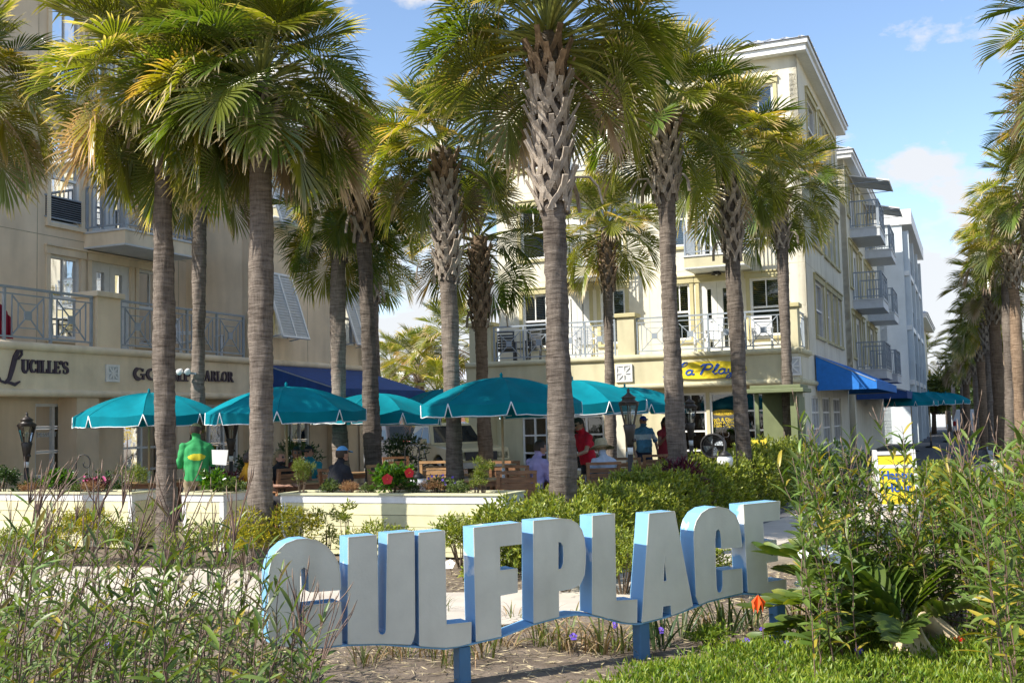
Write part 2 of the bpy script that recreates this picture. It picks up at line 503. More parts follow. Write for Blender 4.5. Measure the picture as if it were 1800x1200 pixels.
class Bld:
    def __init__(s, name, loc, label, cat='building'):
        s.e = empty(name, loc, 0, label, cat); s.o = Vector(loc)
    def put(s, mb, name, m, parent=None, smooth=False, bevel=0.0):
        return mb.build(name, m, parent or s.e, smooth, origin=s.o, bevel=bevel)
    def fb(s, name, m, fr, a0, a1, b0, b1, z0, z1, parent=None, bevel=0.0):
        mb = MB(); mb.fbox(fr, a0, a1, b0, b1, z0, z1)
        return s.put(mb, name, m, parent, bevel=bevel)
    def wall(s, fr, b, a0, a1, z0, z1, holes, m, thick=0.22, name='wall'):
        mb = MB()
        holes = [(max(a0, h[0]), min(a1, h[1]), max(z0, h[2]), min(z1, h[3])) for h in holes]
        A = sorted({a0, a1, *[h[0] for h in holes], *[h[1] for h in holes]})
        Z = sorted({z0, z1, *[h[2] for h in holes], *[h[3] for h in holes]})
        for i in range(len(A) - 1):
            run = None
            for j in range(len(Z) - 1):
                am = (A[i] + A[i + 1]) / 2; zm = (Z[j] + Z[j + 1]) / 2
                if any(h[0] < am < h[1] and h[2] < zm < h[3] for h in holes): continue
                mb.add([fr.p(A[i], b, Z[j]), fr.p(A[i + 1], b, Z[j]), fr.p(A[i + 1], b, Z[j + 1]), fr.p(A[i], b, Z[j + 1])], [(0, 1, 2, 3)])
        for h in holes:
            q = [(h[0], h[2]), (h[1], h[2]), (h[1], h[3]), (h[0], h[3])]
            for k in range(4):
                (x0, y0), (x1, y1) = q[k], q[(k + 1) % 4]
                mb.add([fr.p(x0, b, y0), fr.p(x1, b, y1), fr.p(x1, b - thick, y1), fr.p(x0, b - thick, y0)], [(0, 1, 2, 3)])
        q = [(a0, z0), (a1, z0), (a1, z1), (a0, z1)]
        for k in range(4):
            (x0, y0), (x1, y1) = q[k], q[(k + 1) % 4]
            mb.add([fr.p(x0, b, y0), fr.p(x1, b, y1), fr.p(x1, b - thick, y1), fr.p(x0, b - thick, y0)], [(0, 1, 2, 3)])
        return s.put(mb, name, m)
    def window(s, fr, b, a0, a1, z0, z1, kind='sash', trim=None, blind=True):
        fw = 0.07; mb = MB(); B0, B1 = b - 0.13, b - 0.045
        def ring(x0, x1, y0, y1, w, q0, q1):
            mb.fbox(fr, x0, x1, q0, q1, y1 - w, y1); mb.fbox(fr, x0, x1, q0, q1, y0, y0 + w)
            mb.fbox(fr, x0, x0 + w, q0, q1, y0 + w, y1 - w); mb.fbox(fr, x1 - w, x1, q0, q1, y0 + w, y1 - w)
        nm = 'window'
        if kind == 'sash':
            ring(a0, a1, z0, z1, fw, B0, B1)
            zm = (z0 + z1) / 2
            mb.fbox(fr, a0 + fw, a1 - fw, B0 + 0.01, B1 - 0.01, zm - 0.03, zm + 0.03)
            am = (a0 + a1) / 2
            mb.fbox(fr, am - 0.016, am + 0.016, B0 + 0.02, B1 - 0.02, zm + 0.03, z1 - fw)
        elif kind == 'door':
            nm = 'door'
            am = (a0 + a1) / 2
            ring(a0, a1, z0, z1, 0.05, B0, B1 + 0.01)
            for x0, x1 in ((a0 + 0.05, am - 0.004), (am + 0.004, a1 - 0.05)):
                ring(x0, x1, z0 + 0.02, z1 - 0.05, 0.17, B0 + 0.01, B1)
        elif kind == 'single':
            nm = 'door'
            ring(a0, a1, z0, z1, 0.05, B0, B1 + 0.01)
            ring(a0 + 0.05, a1 - 0.05, z0 + 0.02, z1 - 0.05, 0.2, B0 + 0.01, B1)
        elif isinstance(kind, tuple):                       # shop front: columns, rows
            c, r = kind
            ring(a0, a1, z0, z1, 0.06, B0, B1)
            for i in range(1, c):
                x = a0 + (a1 - a0) * i / c
                mb.fbox(fr, x - 0.03, x + 0.03, B0 + 0.008, B1 - 0.004, z0 + 0.06, z1 - 0.06)
            for j in range(1, r):
                y = z0 + (z1 - z0) * j / r
                mb.fbox(fr, a0 + 0.06, a1 - 0.06, B0 + 0.012, B1 - 0.008, y - 0.025, y + 0.025)
        w = s.put(mb, nm, M_door if nm == 'door' else M_white)
        shop = isinstance(kind, tuple)
        if shop:
            c, r = kind
            for i in range(c):
                for j in range(r):
                    s.fb('pane', M_sglass, fr, a0 + (a1 - a0) * i / c + 0.03, a0 + (a1 - a0) * (i + 1) / c - 0.03, b - 0.095, b - 0.089,
                         z0 + (z1 - z0) * j / r + 0.03, z0 + (z1 - z0) * (j + 1) / r - 0.03, w)
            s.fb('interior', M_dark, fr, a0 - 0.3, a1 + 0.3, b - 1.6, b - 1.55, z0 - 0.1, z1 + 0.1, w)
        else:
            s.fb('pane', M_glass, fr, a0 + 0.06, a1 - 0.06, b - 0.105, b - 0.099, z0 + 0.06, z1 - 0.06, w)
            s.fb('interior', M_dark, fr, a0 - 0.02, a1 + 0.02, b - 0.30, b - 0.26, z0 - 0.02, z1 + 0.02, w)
            if blind:
                mb = MB(); z = z0 + 0.1; low = z0 + (z1 - z0) * blind if isinstance(blind, float) else z0 + 0.1
                while z < z1 - 0.08:
                    if z > low:
                        p0, p1 = fr.p(a0 + 0.05, b - 0.17, z), fr.p(a1 - 0.05, b - 0.17, z)
                        mb.bar(p0, p1, 0.05, 0.008, up=(fr.n * 0.5 + Vector((0, 0, 1))).normalized())
                    z += 0.055
                if mb.v: s.put(mb, 'blind', M_blind, w)
        if trim:
            mb = MB(); t = 0.11
            mb.fbox(fr, a0 - t, a0 - 0.002, b - 0.01, b + 0.035, z0, z1); mb.fbox(fr, a1 + 0.002, a1 + t, b - 0.01, b + 0.035, z0, z1)
            mb.fbox(fr, a0 - t - 0.03, a1 + t + 0.03, b - 0.01, b + 0.06, z1 + 0.002, z1 + 0.17)
            mb.fbox(fr, a0 - t - 0.05, a1 + t + 0.05, b - 0.01, b + 0.10, z1 + 0.173, z1 + 0.21)
            if kind == 'sash': mb.fbox(fr, a0 - t - 0.02, a1 + t + 0.02, b - 0.01, b + 0.07, z0 - 0.09, z0 - 0.002)
            s.put(mb, 'window_trim', trim, w)
        return w
    def rail(s, fr, b, a0, a1, z0, h=1.05, parent=None, m=None, plain=False):
        """one panelled railing per module: square plate with diagonals, as on the terraces"""
        n = max(1, round((a1 - a0) / 1.0)); L = (a1 - a0) / n
        for i in range(n):
            x0 = a0 + i * L; x1 = x0 + L; mb = MB()
            mb.fbox(fr, x0, x1, b - 0.03, b + 0.03, z0 + h - 0.045, z0 + h)
            mb.fbox(fr, x0, x1, b - 0.018, b + 0.018, z0 + 0.08, z0 + 0.115)
            mb.fbox(fr, x0, x0 + 0.05, b - 0.025, b + 0.025, z0, z0 + h - 0.045)
            if i == n - 1: mb.fbox(fr, x1 - 0.05, x1, b - 0.025, b + 0.025, z0, z0 + h - 0.045)
            e0, e1 = x0 + 0.05, (x1 - 0.05 if i == n - 1 else x1)
            if plain:
                k = max(3, int((e1 - e0) / 0.12))
                for j in range(1, k):
                    x = e0 + (e1 - e0) * j / k
                    mb.fbox(fr, x - 0.012, x + 0.012, b - 0.012, b + 0.012, z0 + 0.115, z0 + h - 0.05)
            else:
                cz = z0 + 0.52; cx = (e0 + e1) / 2; q = 0.085
                mb.fbox(fr, e0, e1, b - 0.012, b + 0.012, z0 + h - 0.16, z0 + h - 0.135)
                mb.fbox(fr, cx - q, cx + q, b - 0.014, b + 0.014, cz - q, cz + q)
                zt, zb = z0 + h - 0.17, z0 + 0.12
                hw = min((e1 - e0) / 2 - 0.03, 0.38)
                for sx in (-1, 1):
                    for zz in (zt, zb):
                        mb.bar(fr.p(cx + sx * q * 0.9, b, cz + (q * 0.9 if zz > cz else -q * 0.9)), fr.p(cx + sx * hw, b, zz), 0.022, 0.022)
                    mb.fbox(fr, cx + sx * hw - 0.011, cx + sx * hw + 0.011, b - 0.011, b + 0.011, zb, zt)
                    xm = cx + sx * (hw + q) / 2
                    zc = (zt - cz + q) / 2
                    mb.fbox(fr, xm - 0.009, xm + 0.009, b - 0.009, b + 0.009, cz - zc, cz + zc)
                for zz in ((zt + cz + q) / 2, (zb + cz - q) / 2):
                    ww = (hw + q) / 2
                    mb.fbox(fr, cx - ww, cx + ww, b - 0.008, b + 0.008, zz - 0.009, zz + 0.009)
            s.put(mb, 'railing', m or M_grey, parent)
    def moulding(s, fr, b, a0, a1, z, r, m, name='belt_moulding'):
        mb = MB(); n = 9
        prof = [(-0.05, -r)] + [(math.sin(PI * i / n) * r, -math.cos(PI * i / n) * r) for i in range(n + 1)] + [(-0.05, r)]
        mb.prism(prof, lambda x, y, k: fr.p(a0 if k == 0 else a1, b + x, z + y))
        return s.put(mb, name, m, smooth=False)
    def balcony(s, fr, b, a0, a1, z, out, m, soff, rh=1.05, plain=False):
        mb = MB(); mb.fbox(fr, a0, a1, b - 0.02, b + out, z - 0.32, z - 0.02)
        sl = s.put(mb, 'balcony', m)
        s.fb('slab_edge', M_grey2, fr, a0 - 0.03, a1 + 0.03, b + 0.001, b + out + 0.03, z - 0.018, z + 0.03, sl)
        s.fb('soffit', soff, fr, a0 - 0.015, a1 + 0.015, b + 0.002, b + out + 0.015, z - 0.36, z - 0.322, sl)
        s.rail(fr, b + out - 0.03, a0, a1, z + 0.03, rh, sl, plain=plain)
        sf = Fr(fr.p(a0, b, 0), fr.n, fr.u * -1)
        s.rail(sf, -0.03, 0.02, out - 0.06, z + 0.03, rh, sl, plain=True)
        sf = Fr(fr.p(a1, b, 0), fr.n, fr.u)
        s.rail(sf, -0.03, 0.02, out - 0.06, z + 0.03, rh, sl, plain=True)
        return sl
    def vent(s, fr, b, a0, a1, z0, z1):
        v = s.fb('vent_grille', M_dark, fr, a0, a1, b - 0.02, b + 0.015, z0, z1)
        mb = MB(); mb.fbox(fr, a0 - 0.03, a1 + 0.03, b - 0.01, b + 0.03, z1, z1 + 0.03); mb.fbox(fr, a0 - 0.03, a1 + 0.03, b - 0.01, b + 0.03, z0 - 0.03, z0)
        z = z0 + 0.04
        while z < z1 - 0.02:
            mb.bar(fr.p(a0, b + 0.02, z), fr.p(a1, b + 0.02, z), 0.035, 0.006, up=(fr.n * 0.6 + Vector((0, 0, 1))).normalized()); z += 0.05
        s.put(mb, 'louvres', M_grey, v)
    def bahama(s, fr, b, a0, a1, ztop, drop, out):
        """top hung louvred shutter propped open"""
        mb = MB()
        P = lambda a, t, e=0.0: fr.p(a, b + 0.05 + out * t + e, ztop - drop * t)
        def rl(p, q, w): mb.bar(p, q, w, 0.045, up=(fr.n * 0.9 + Vector((0, 0, 0.5))).normalized())
        for a in (a0, (a0 + a1) / 2, a1): rl(P(a, 0), P(a, 1), 0.06)
        for t in (0.0, 1.0): rl(P(a0 - 0.03, t), P(a1 + 0.03, t), 0.06)
        sh = s.put(mb, 'shutter', M_white)
        mb = MB(); n = 22
        for k in range(n):
            t = (k + 0.5) / n
            mb.bar(P(a0 + 0.03, t), P(a1 - 0.03, t), 0.05, 0.008, up=(fr.n * 0.1 + Vector((0, 0, 1))).normalized())
        s.put(mb, 'louvres', M_grey2, sh)
        mb = MB()
        mb.hexa([P(a0, 0.01, -0.012), P(a1, 0.01, -0.012), P(a1, 0.01, 0.0), P(a0, 0.01, 0.0), P(a0, 0.99, -0.012), P(a1, 0.99, -0.012), P(a1, 0.99, 0.0), P(a0, 0.99, 0.0)])
        s.put(mb, 'backing', M_grey2, sh)
        mb = MB()
        for a in (a0, a1): mb.bar(fr.p(a, b, ztop - drop * 1.02), P(a, 0.97), 0.025)
        s.put(mb, 'strut', M_grey, sh)

def ornament(label, fr, b, a, z, sz):
    """square relief plaque with a starred lattice"""
    e = empty('wall_plaque', fr.p(a, b, z), 0, label, 'wall plaque', 'square relief plaques on the shop fronts')
    o = Vector(e.location); h = sz / 2; q = Fr((0, 0), fr.u, fr.n)
    mb = MB(); mb.fbox(q, -h, h, 0.0, 0.03, -h, h); mb.build('back_plate', M_grey2, e)
    mb = MB()
    for s1 in (-1, 1):
        mb.fbox(q, -h, h, 0.03, 0.055, s1 * h - (0.05 if s1 > 0 else 0), s1 * h + (0.05 if s1 < 0 else 0))
        mb.fbox(q, s1 * h - (0.05 if s1 > 0 else 0), s1 * h + (0.05 if s1 < 0 else 0), 0.03, 0.055, -h + 0.05, h - 0.05)
    mb.build('rim', M_white, e)
    mb = MB(); r = h - 0.06
    for k in range(4):
        an = k * PI / 4; rr = r * (1.3 if k % 2 else 1.0)
        mb.bar(q.p(-math.cos(an) * rr, 0.038 + 0.003 * k, -math.sin(an) * rr), q.p(math.cos(an) * rr, 0.038 + 0.003 * k, math.sin(an) * rr), 0.035, 0.03, up=tuple(fr.n))
    mb.build('star', M_white, e)

def bell_lamp(label, fr, b, a, z):
    e = empty('wall_lamp', fr.p(a, b, z), 0, label, 'wall lamp', 'bell shaped wall lamps')
    q = Fr((0, 0), fr.u, fr.n)
    mb = MB(); mb.lathe([(0.02, 0.12), (0.05, 0.10), (0.085, 0.02), (0.15, -0.06), (0.155, -0.075)], 14, tuple(q.p(0, 0.2, 0))); mb.build('shade', M_black, e, True)
    mb = MB(); mb.tube([q.p(0, 0, 0.05), q.p(0, 0.06, 0.2), q.p(0, 0.15, 0.24), q.p(0, 0.2, 0.19), q.p(0, 0.2, 0.1)], 0.014, 7); mb.build('arm', M_black, e, True)
    mb = MB(); mb.ball(q.p(0, 0.2, -0.06), 0.045, 10, 6); mb.build('bulb', M_white, e, True)

# ================================================================== LEFT HOUSE (restaurant below, terrace above)
LF = Fr((-9.48, 20.0), DU, DV)
ZB0, ZB1 = 2.40, 3.40
LH = Bld('restaurant_house', (-10.5, 19.0, 0), 'tan stucco house with dark shop letters and a railed terrace')
aT = LF.hit(440, 600)[0]; aE = LF.hit(637, 600)[0]; A0 = -2.2; TOP = 12.6
# ground floor, recessed behind a beam
def lw(px0, px1, b): return LF.hit(px0, 740, b)[0], LF.hit(px1, 740, b)[0]
gh = [(*lw(62, 131, -0.55), 0.35, 2.28), (*lw(217, 285, -0.55), 0.35, 2.28), (*lw(345, 420, -0.55), 0.35, 2.28), (*lw(500, 545, -0.55), 0.35, 2.28)]
LH.wall(LF, -0.55, A0, aE, 0, ZB0 + 0.02, gh, M_tan)
for i, h in enumerate(gh): LH.window(LF, -0.55, *h, kind=(2, 4) if i < 2 else (3, 4))
LH.fb('beam', M_tan2, LF, A0, aE - 0.003, -0.6, -0.003, ZB0, ZB1 - 0.02)
for p0, p1 in ((133, 172), (-40, -8), (310, 342), (455, 492), (600, 636)):
    a0, a1 = lw(p0, p1, -0.08); LH.fb('pillar', M_tan, LF, a0, a1, -0.548, -0.05, 0, ZB0 - 0.001)
LH.moulding(LF, 0, A0, aE, ZB0 + 0.06, 0.075, M_tan2)
LH.moulding(LF, 0, A0, aE, ZB1 - 0.05, 0.085, M_tan2)
LH.fb('terrace_floor', M_tan2, LF, A0, aT, -2.0, -0.001, ZB1 - 0.18, ZB1 + 0.02)
# set-back storeys
FL = [ZB1 + 0.02, 6.22, 9.1]
def rw(px0, px1, b=-2.0, y=520): return LF.hit(px0, y, b)[0], LF.hit(px1, y, b)[0]
wz = [(FL[0] + 0.35, 5.62), (FL[1] + 0.1, FL[1] + 2.2), (FL[2] + 0.1, FL[2] + 2.2)]
cols = [(*rw(87, 141), 'sash'), (*rw(160, 229), 'door'), (*rw(243, 290), 'sash'), (*rw(361, 397), 'sash'), (*rw(400, 436), 'sash')]
holes = []; wins = []
for k in range(3):
    for a0, a1, kd in cols:
        z0, z1 = wz[k]
        if kd == 'door': z0, z1 = FL[k] + 0.02, FL[k] + 2.2
        holes.append((a0, a1, z0, z1)); wins.append((a0, a1, z0, z1, kd))
LH.wall(LF, -2.0, A0, aT, ZB1 - 0.1, TOP, holes, M_tan)
for q in wins: LH.window(LF, -2.0, *q[:4], kind=q[4], trim=M_tan2, blind=0.45 if q[4] == 'sash' else True)
side = Fr(LF.p(A0, -8, 0), DV, DU * -1)
LH.wall(side, 0, 0, 6.0, 0, TOP, [], M_tan)
LH.wall(side, -0.05, 6.0, 7.6, 0, ZB1, [], M_tan)
# front part at the far end, cut low so sun reaches the cream house
bh = [(LF.hit(465, 560)[0], LF.hit(507, 560)[0]), (LF.hit(598, 560)[0], LF.hit(624, 560)[0])]
zs = [(4.0, 5.55), (6.9, 8.4)]
fh = [(a0, a1, z0, z1) for a0, a1 in bh for z0, z1 in zs]
TOP2 = 9.4
LH.wall(LF, -0.01, aT, aE, ZB1, TOP2, fh, M_tan)
for h in fh: LH.window(LF, -0.01, *h, kind='sash')
for a0, a1 in bh:
    for z0, z1 in zs[:2]:
        LH.bahama(LF, 0, a0 - 0.05, a1 + 0.05, z1 + 0.1, z1 - z0 + 0.12, 0.55)
sd = Fr(LF.p(aT, -2.0, 0), DV, DU * -1)
LH.wall(sd, 0, 0, 1.985, ZB1 - 0.1, TOP2, [], M_tan)
ed = Fr(LF.p(aE, -8.0, 0), DV, DU)
LH.wall(ed, 0, 0, 7.99, 0, TOP2, [], M_tan)
LH.fb('parapet', M_tan2, LF, aT - 0.05, aE + 0.06, -8.0, 0.06, TOP2, TOP2 + 0.25)
sd2 = Fr(LF.p(aT, -8.0, 0), DV, DU)
LH.wall(sd2, 0, 0, 5.99, TOP2, TOP, [], M_tan)
mb = MB()
mb.prism([(A0 - 0.4, TOP), (aT + 0.4, TOP), (aT + 0.4, TOP + 0.3), (A0 - 0.4, TOP + 0.3)], lambda x, z, k: LF.p(x, -8.4 if k else -1.6, z))
rf = LH.put(mb, 'fascia', M_white)
mb = MB()
q = [LF.p(A0 - 0.45, -1.55, TOP + 0.303), LF.p(aT + 0.45, -1.55, TOP + 0.303), LF.p(aT + 0.45, -8.45, TOP + 0.303), LF.p(A0 - 0.45, -8.45, TOP + 0.303)]
r_ = [LF.p(A0 + 3, -5, TOP + 1.6), LF.p(aT - 3, -5, TOP + 1.6)]
mb.add(q + r_, [(0, 1, 5, 4), (1, 2, 5), (2, 3, 4, 5), (3, 0, 4)])
LH.put(mb, 'roof', M_roof)
# terrace rail and pillar
pa0, pa1 = LF.hit(173, 560)[0], LF.hit(214, 560)[0]
pl = LH.fb('terrace_pillar', M_tan, LF, pa0, pa1, -0.62, -0.03, ZB1, 4.48)
LH.fb('pillar_cap', M_tan2, LF, pa0 - 0.07, pa1 + 0.07, -0.69, 0.04, 4.482, 4.60, pl, bevel=0.015)
LH.rail(LF, -0.12, A0 + 0.1, pa0 - 0.05, ZB1 + 0.03, 1.06)
LH.rail(LF, -0.12, pa1 + 0.05, aT - 0.1, ZB1 + 0.03, 1.06)
# upper balcony, vents
ba0, ba1 = LF.hit(220, 410, -0.8)[0], LF.hit(345, 420, -0.8)[0]
for k in (1, 2): LH.balcony(LF, -2.0, ba0, ba1, FL[k], 1.2, M_tan2, M_grey2)
va = LF.hit(80, 355, -2.0); vb = LF.hit(145, 355, -2.0)
LH.vent(LF, -2.0, va[0], vb[0] - 0.05, va[1] - 0.3, va[1] + 0.15)
va = LF.hit(362, 418, -2.0); vb = LF.hit(394, 418, -2.0)
LH.vent(LF, -2.0, va[0], vb[0], va[1] - 0.25, va[1] + 0.2)
# awning along the far part
def awning(B, fr, a0, a1, ztop, zbot, out, m, val=0.22, nrib=6, ends=True):
    mb = MB(); n = nrib
    for i in range(n):
        x0 = a0 + (a1 - a0) * i / n; x1 = a0 + (a1 - a0) * (i + 1) / n
        mb.add([fr.p(x0, 0.02, ztop), fr.p(x1, 0.02, ztop), fr.p(x1, out, zbot), fr.p(x0, out, zbot)], [(3, 2, 1, 0)])
        xm = (x0 + x1) / 2
    mb.add([fr.p(a0, out, zbot), fr.p(a1, out, zbot), fr.p(a1, out, zbot - val), fr.p(a0, out, zbot - val)], [(0, 3, 2, 1)])
    if ends:
        for a in (a0, a1):
            mb.add([fr.p(a, 0.02, ztop), fr.p(a, out, zbot), fr.p(a, out, zbot - val), fr.p(a, 0.02, zbot - val)], [(0, 1, 2, 3)])
    aw = B.put(mb, 'awning', m)
    mb = MB()
    for i in range(n + 1):
        x = a0 + (a1 - a0) * i / n
        mb.bar(fr.p(x, 0.03, ztop - 0.03), fr.p(x, out - 0.03, zbot - 0.02), 0.03)
    mb.bar(fr.p(a0, out - 0.03, zbot - 0.03), fr.p(a1, out - 0.03, zbot - 0.03), 0.035)
    for i in (0, n):
        x = a0 + (a1 - a0) * i / n; sgn = 0.04 if i == 0 else -0.04
        mb.bar(fr.p(x + sgn, 0.03, zbot - val), fr.p(x + sgn, out - 0.04, zbot - val + 0.02), 0.03)
    B.put(mb, 'awning_frame', M_grey, aw)
    return aw
awning(LH, LF, LF.hit(470, 655)[0], aE - 0.05, 3.28, 2.62, 2.1, M_navy, 0.2, 8)
bell_lamp('black bell shaped lamp under the balcony of the tan house', LF, -2.0, LF.hit(197, 440, -2.0)[0], 5.95)
ornament('grey square plaque between the words on the tan shop front', LF, 0.0, LF.hit(196, 650)[0], 2.9, 0.36)

M_joint = mat('stucco_joint', (0.45, 0.37, 0.25), 0.9, 0.15, 4)
def joints(B, fr, b, a0, a1, z0, z1, vs, hs, m, avoid=()):
    mb = MB()
    for a in vs:
        if a0 < a < a1: mb.fbox(fr, a - 0.008, a + 0.008, b - 0.01, b + 0.004, z0, z1)
    for z in hs: mb.fbox(fr, a0, a1, b - 0.01, b + 0.003, z - 0.008, z + 0.008)
    B.put(mb, 'control_joint', m)
joints(LH, LF, -2.0, A0, aT, ZB1, TOP, [cols[0][0] - 0.35, cols[0][1] + 0.2, cols[2][1] + 0.5], [6.02, 8.9], M_joint)
joints(LH, LF, -0.01, aT, aE, ZB1, TOP2, [bh[0][1] + 0.9, bh[0][1] + 2.4], [6.2], M_joint)
# ================================================================== RIGHT HOUSE
CORN = Vector((7.7, 29.0, 0))
RW = 9.9
RF = Fr((CORN - DV * RW)[:2], DV, DU * -1)          # front, a from the left end
SF = Fr(CORN[:2], DU, DV)                            # side along the street
RH = Bld('corner_house', (3.5, 31.5, 0), 'cream stucco corner house four storeys high with a yellow sign', 'building')
ZR0, ZR1 = 2.52, 3.46
RT = 12.15
FR_ = [ZR1 + 0.02, 6.3, 9.2]
def ra(px, b=0.0, y=640): return RF.hit(px, y, b)[0]
# ground floor
gh = [(ra(918, -0.5, 760), ra(962, -0.5, 760), 0.2, 2.3), (ra(1000, -0.5, 760), ra(1062, -0.5, 760), 0.2, 2.3),
      (ra(1186, -0.5, 760), ra(1243, -0.5, 760), 0.2, 2.36), (ra(1249, -0.5, 760), ra(1296, -0.5, 760), 0.03, 2.36), (ra(1302, -0.5, 760), ra(1382, -0.5, 760), 0.2, 2.36)]
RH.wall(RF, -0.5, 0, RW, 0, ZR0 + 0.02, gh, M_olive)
RH.window(RF, -0.5, *gh[0], kind=(2, 4)); RH.window(RF, -0.5, *gh[1], kind=(2, 4)); RH.window(RF, -0.5, *gh[2], kind=(2, 4))
shopdoor = RH.window(RF, -0.5, *gh[3], kind=(1, 1)); shopdoor.name = 'shop_door'
RH.window(RF, -0.5, *gh[4], kind=(3, 4))
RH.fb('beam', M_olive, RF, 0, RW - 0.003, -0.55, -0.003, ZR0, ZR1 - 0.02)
for p0, p1 in ((824, 862), (1066, 1098)):
    a0, a1 = max(0.02, ra(p0, -0.05, 740)), ra(p1, -0.05, 740)
    pl = RH.fb('pillar', M_crm if p0 > 900 else M_olive, RF, a0, a1, -0.498, -0.05, 0, ZR0 - 0.001)
    RH.fb('pillar_base', M_crm if p0 > 900 else M_olive, RF, a0 - 0.05, a1 + 0.05, -0.496, 0.0, 0, 0.85, pl, bevel=0.012)
pl = RH.fb('pillar', M_crm, RF, RW - 0.55, RW - 0.004, -0.498, -0.004, 0, ZR0 - 0.001)
RH.moulding(RF, 0, 0, RW, ZR0 + 0.06, 0.075, M_olive)
RH.moulding(RF, 0, 0, RW, ZR1 - 0.05, 0.085, M_olive)
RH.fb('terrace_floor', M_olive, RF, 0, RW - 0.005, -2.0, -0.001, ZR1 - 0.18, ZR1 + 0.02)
# upper storeys, set back
aL = ra(876, -2.0, 520)
cols = [(ra(919, -2, 560), ra(962, -2, 560), 'sash'), (ra(991, -2, 560), ra(1037, -2, 560), 'door'), (ra(1056, -2, 560), ra(1100, -2, 560), 'sash'),
        (ra(1176, -2, 560), ra(1214, -2, 560), 'sash'), (ra(1231, -2, 560), ra(1292, -2, 560), 'door'), (ra(1320, -2, 560), ra(1376, -2, 560), 'sash')]
holes = []; wins = []
for k in range(3):
    for a0, a1, kd in cols:
        z0 = FR_[k] + (0.5 if kd == 'sash' else 0.02); z1 = FR_[k] + 2.2
        holes.append((a0, a1, z0, z1)); wins.append((a0, a1, z0, z1, kd))
RH.wall(RF, -2.0, aL, RW - 0.002, ZR1 - 0.1, RT, holes, M_crm)
for q in wins: RH.window(RF, -2.0, *q[:4], kind=q[4], trim=M_olv2)
# terrace rail and pillars
for p0, p1 in ((824, 862), (1084, 1114), (1378, 1408)):
    a0, a1 = max(0.0, ra(p0, -0.03, 560)), min(RW - 0.006, ra(p1, -0.03, 560))
    pl = RH.fb('terrace_pillar', M_olive, RF, a0, a1, -0.5, -0.03, ZR1, 4.58)
    RH.fb('pillar_cap', M_olv2, RF, a0 - 0.06, a1 + 0.06, -0.56, 0.035, 4.582, 4.70, pl, bevel=0.015)
RH.rail(RF, -0.12, ra(866, -0.1, 560), ra(1081, -0.1, 560), ZR1 + 0.03, 1.06)
RH.rail(RF, -0.12, ra(1117, -0.1, 560), ra(1375, -0.1, 560), ZR1 + 0.03, 1.06)
for k in (1, 2):
    RH.balcony(RF, -2.0, ra(962, -0.8, 470), ra(1050, -0.8, 470), FR_[k], 1.2, M_olive, M_grey2)
    RH.balcony(RF, -2.0, ra(1203, -0.8, 470), ra(1308, -0.8, 470), FR_[k], 1.2, M_olive, M_grey2)
bell_lamp('black bell shaped lamp above the left terrace doors of the cream house', RF, -2.0, ra(1005, -2, 500), 5.92)
bell_lamp('black bell shaped lamp above the right terrace doors of the cream house', RF, -2.0, ra(1262, -2, 490), 5.92)
ornament('white square plaque left of the yellow shop sign', RF, 0.0, ra(1097), 2.98, 0.5)
ornament('white square plaque at the corner beside the blue awning', RF, 0.0, ra(1392), 2.98, 0.5)
# street side of block one
D1 = 12.0
def sa(px, y, b=0.0): return SF.hit(px, y, b)[0]
wa = [(sa(1433, 540), sa(1448, 540)), (sa(1453, 540), sa(1460.5, 540)), (sa(1463, 540), sa(1469.5, 540)), (sa(1472, 540), sa(1478, 540))]
holes = [(a0, a1, FR_[k] + 0.55, FR_[k] + 2.25) for k in range(3) for a0, a1 in wa]
RH.wall(SF, -0.002, 2.0, D1, ZR1 - 0.05, RT, holes, M_crm)
for h in holes: RH.window(SF, -0.002, *h, kind='sash', trim=M_olv2)
gh = [(2.2, 4.0, 0.3, 2.2), (4.6, 6.6, 0.3, 2.2), (7.4, 9.6, 0.3, 2.2)]
RH.wall(SF, -0.02, 0.0, D1, 0, ZR1, gh, M_crm)
for h in gh: RH.window(SF, -0.02, *h, kind=(3, 4))
RH.moulding(SF, 0, 0.0, 2.0, ZR1 - 0.05, 0.085, M_olive); RH.moulding(SF, 0, 0.0, D1, ZR0 + 0.06, 0.075, M_olive)
RH.rail(SF, -0.12, 0.55, 1.95, ZR1 + 0.03, 1.06)
awning(RH, SF, sa(1433, 640), 12.0, 3.42, 2.62, 1.7, M_blue, 0.25, 8)
M_joint2 = mat('cream_joint', (0.60, 0.55, 0.40), 0.9, 0.1, 4)
joints(RH, RF, -2.0, aL, RW - 0.01, ZR1, RT, [ra(1140, -2, 480)], [6.05, 8.95], M_joint2)
joints(RH, SF, -0.002, 2.0, D1, ZR1, RT, [5.6, 8.9], [6.05, 8.95], M_joint2)
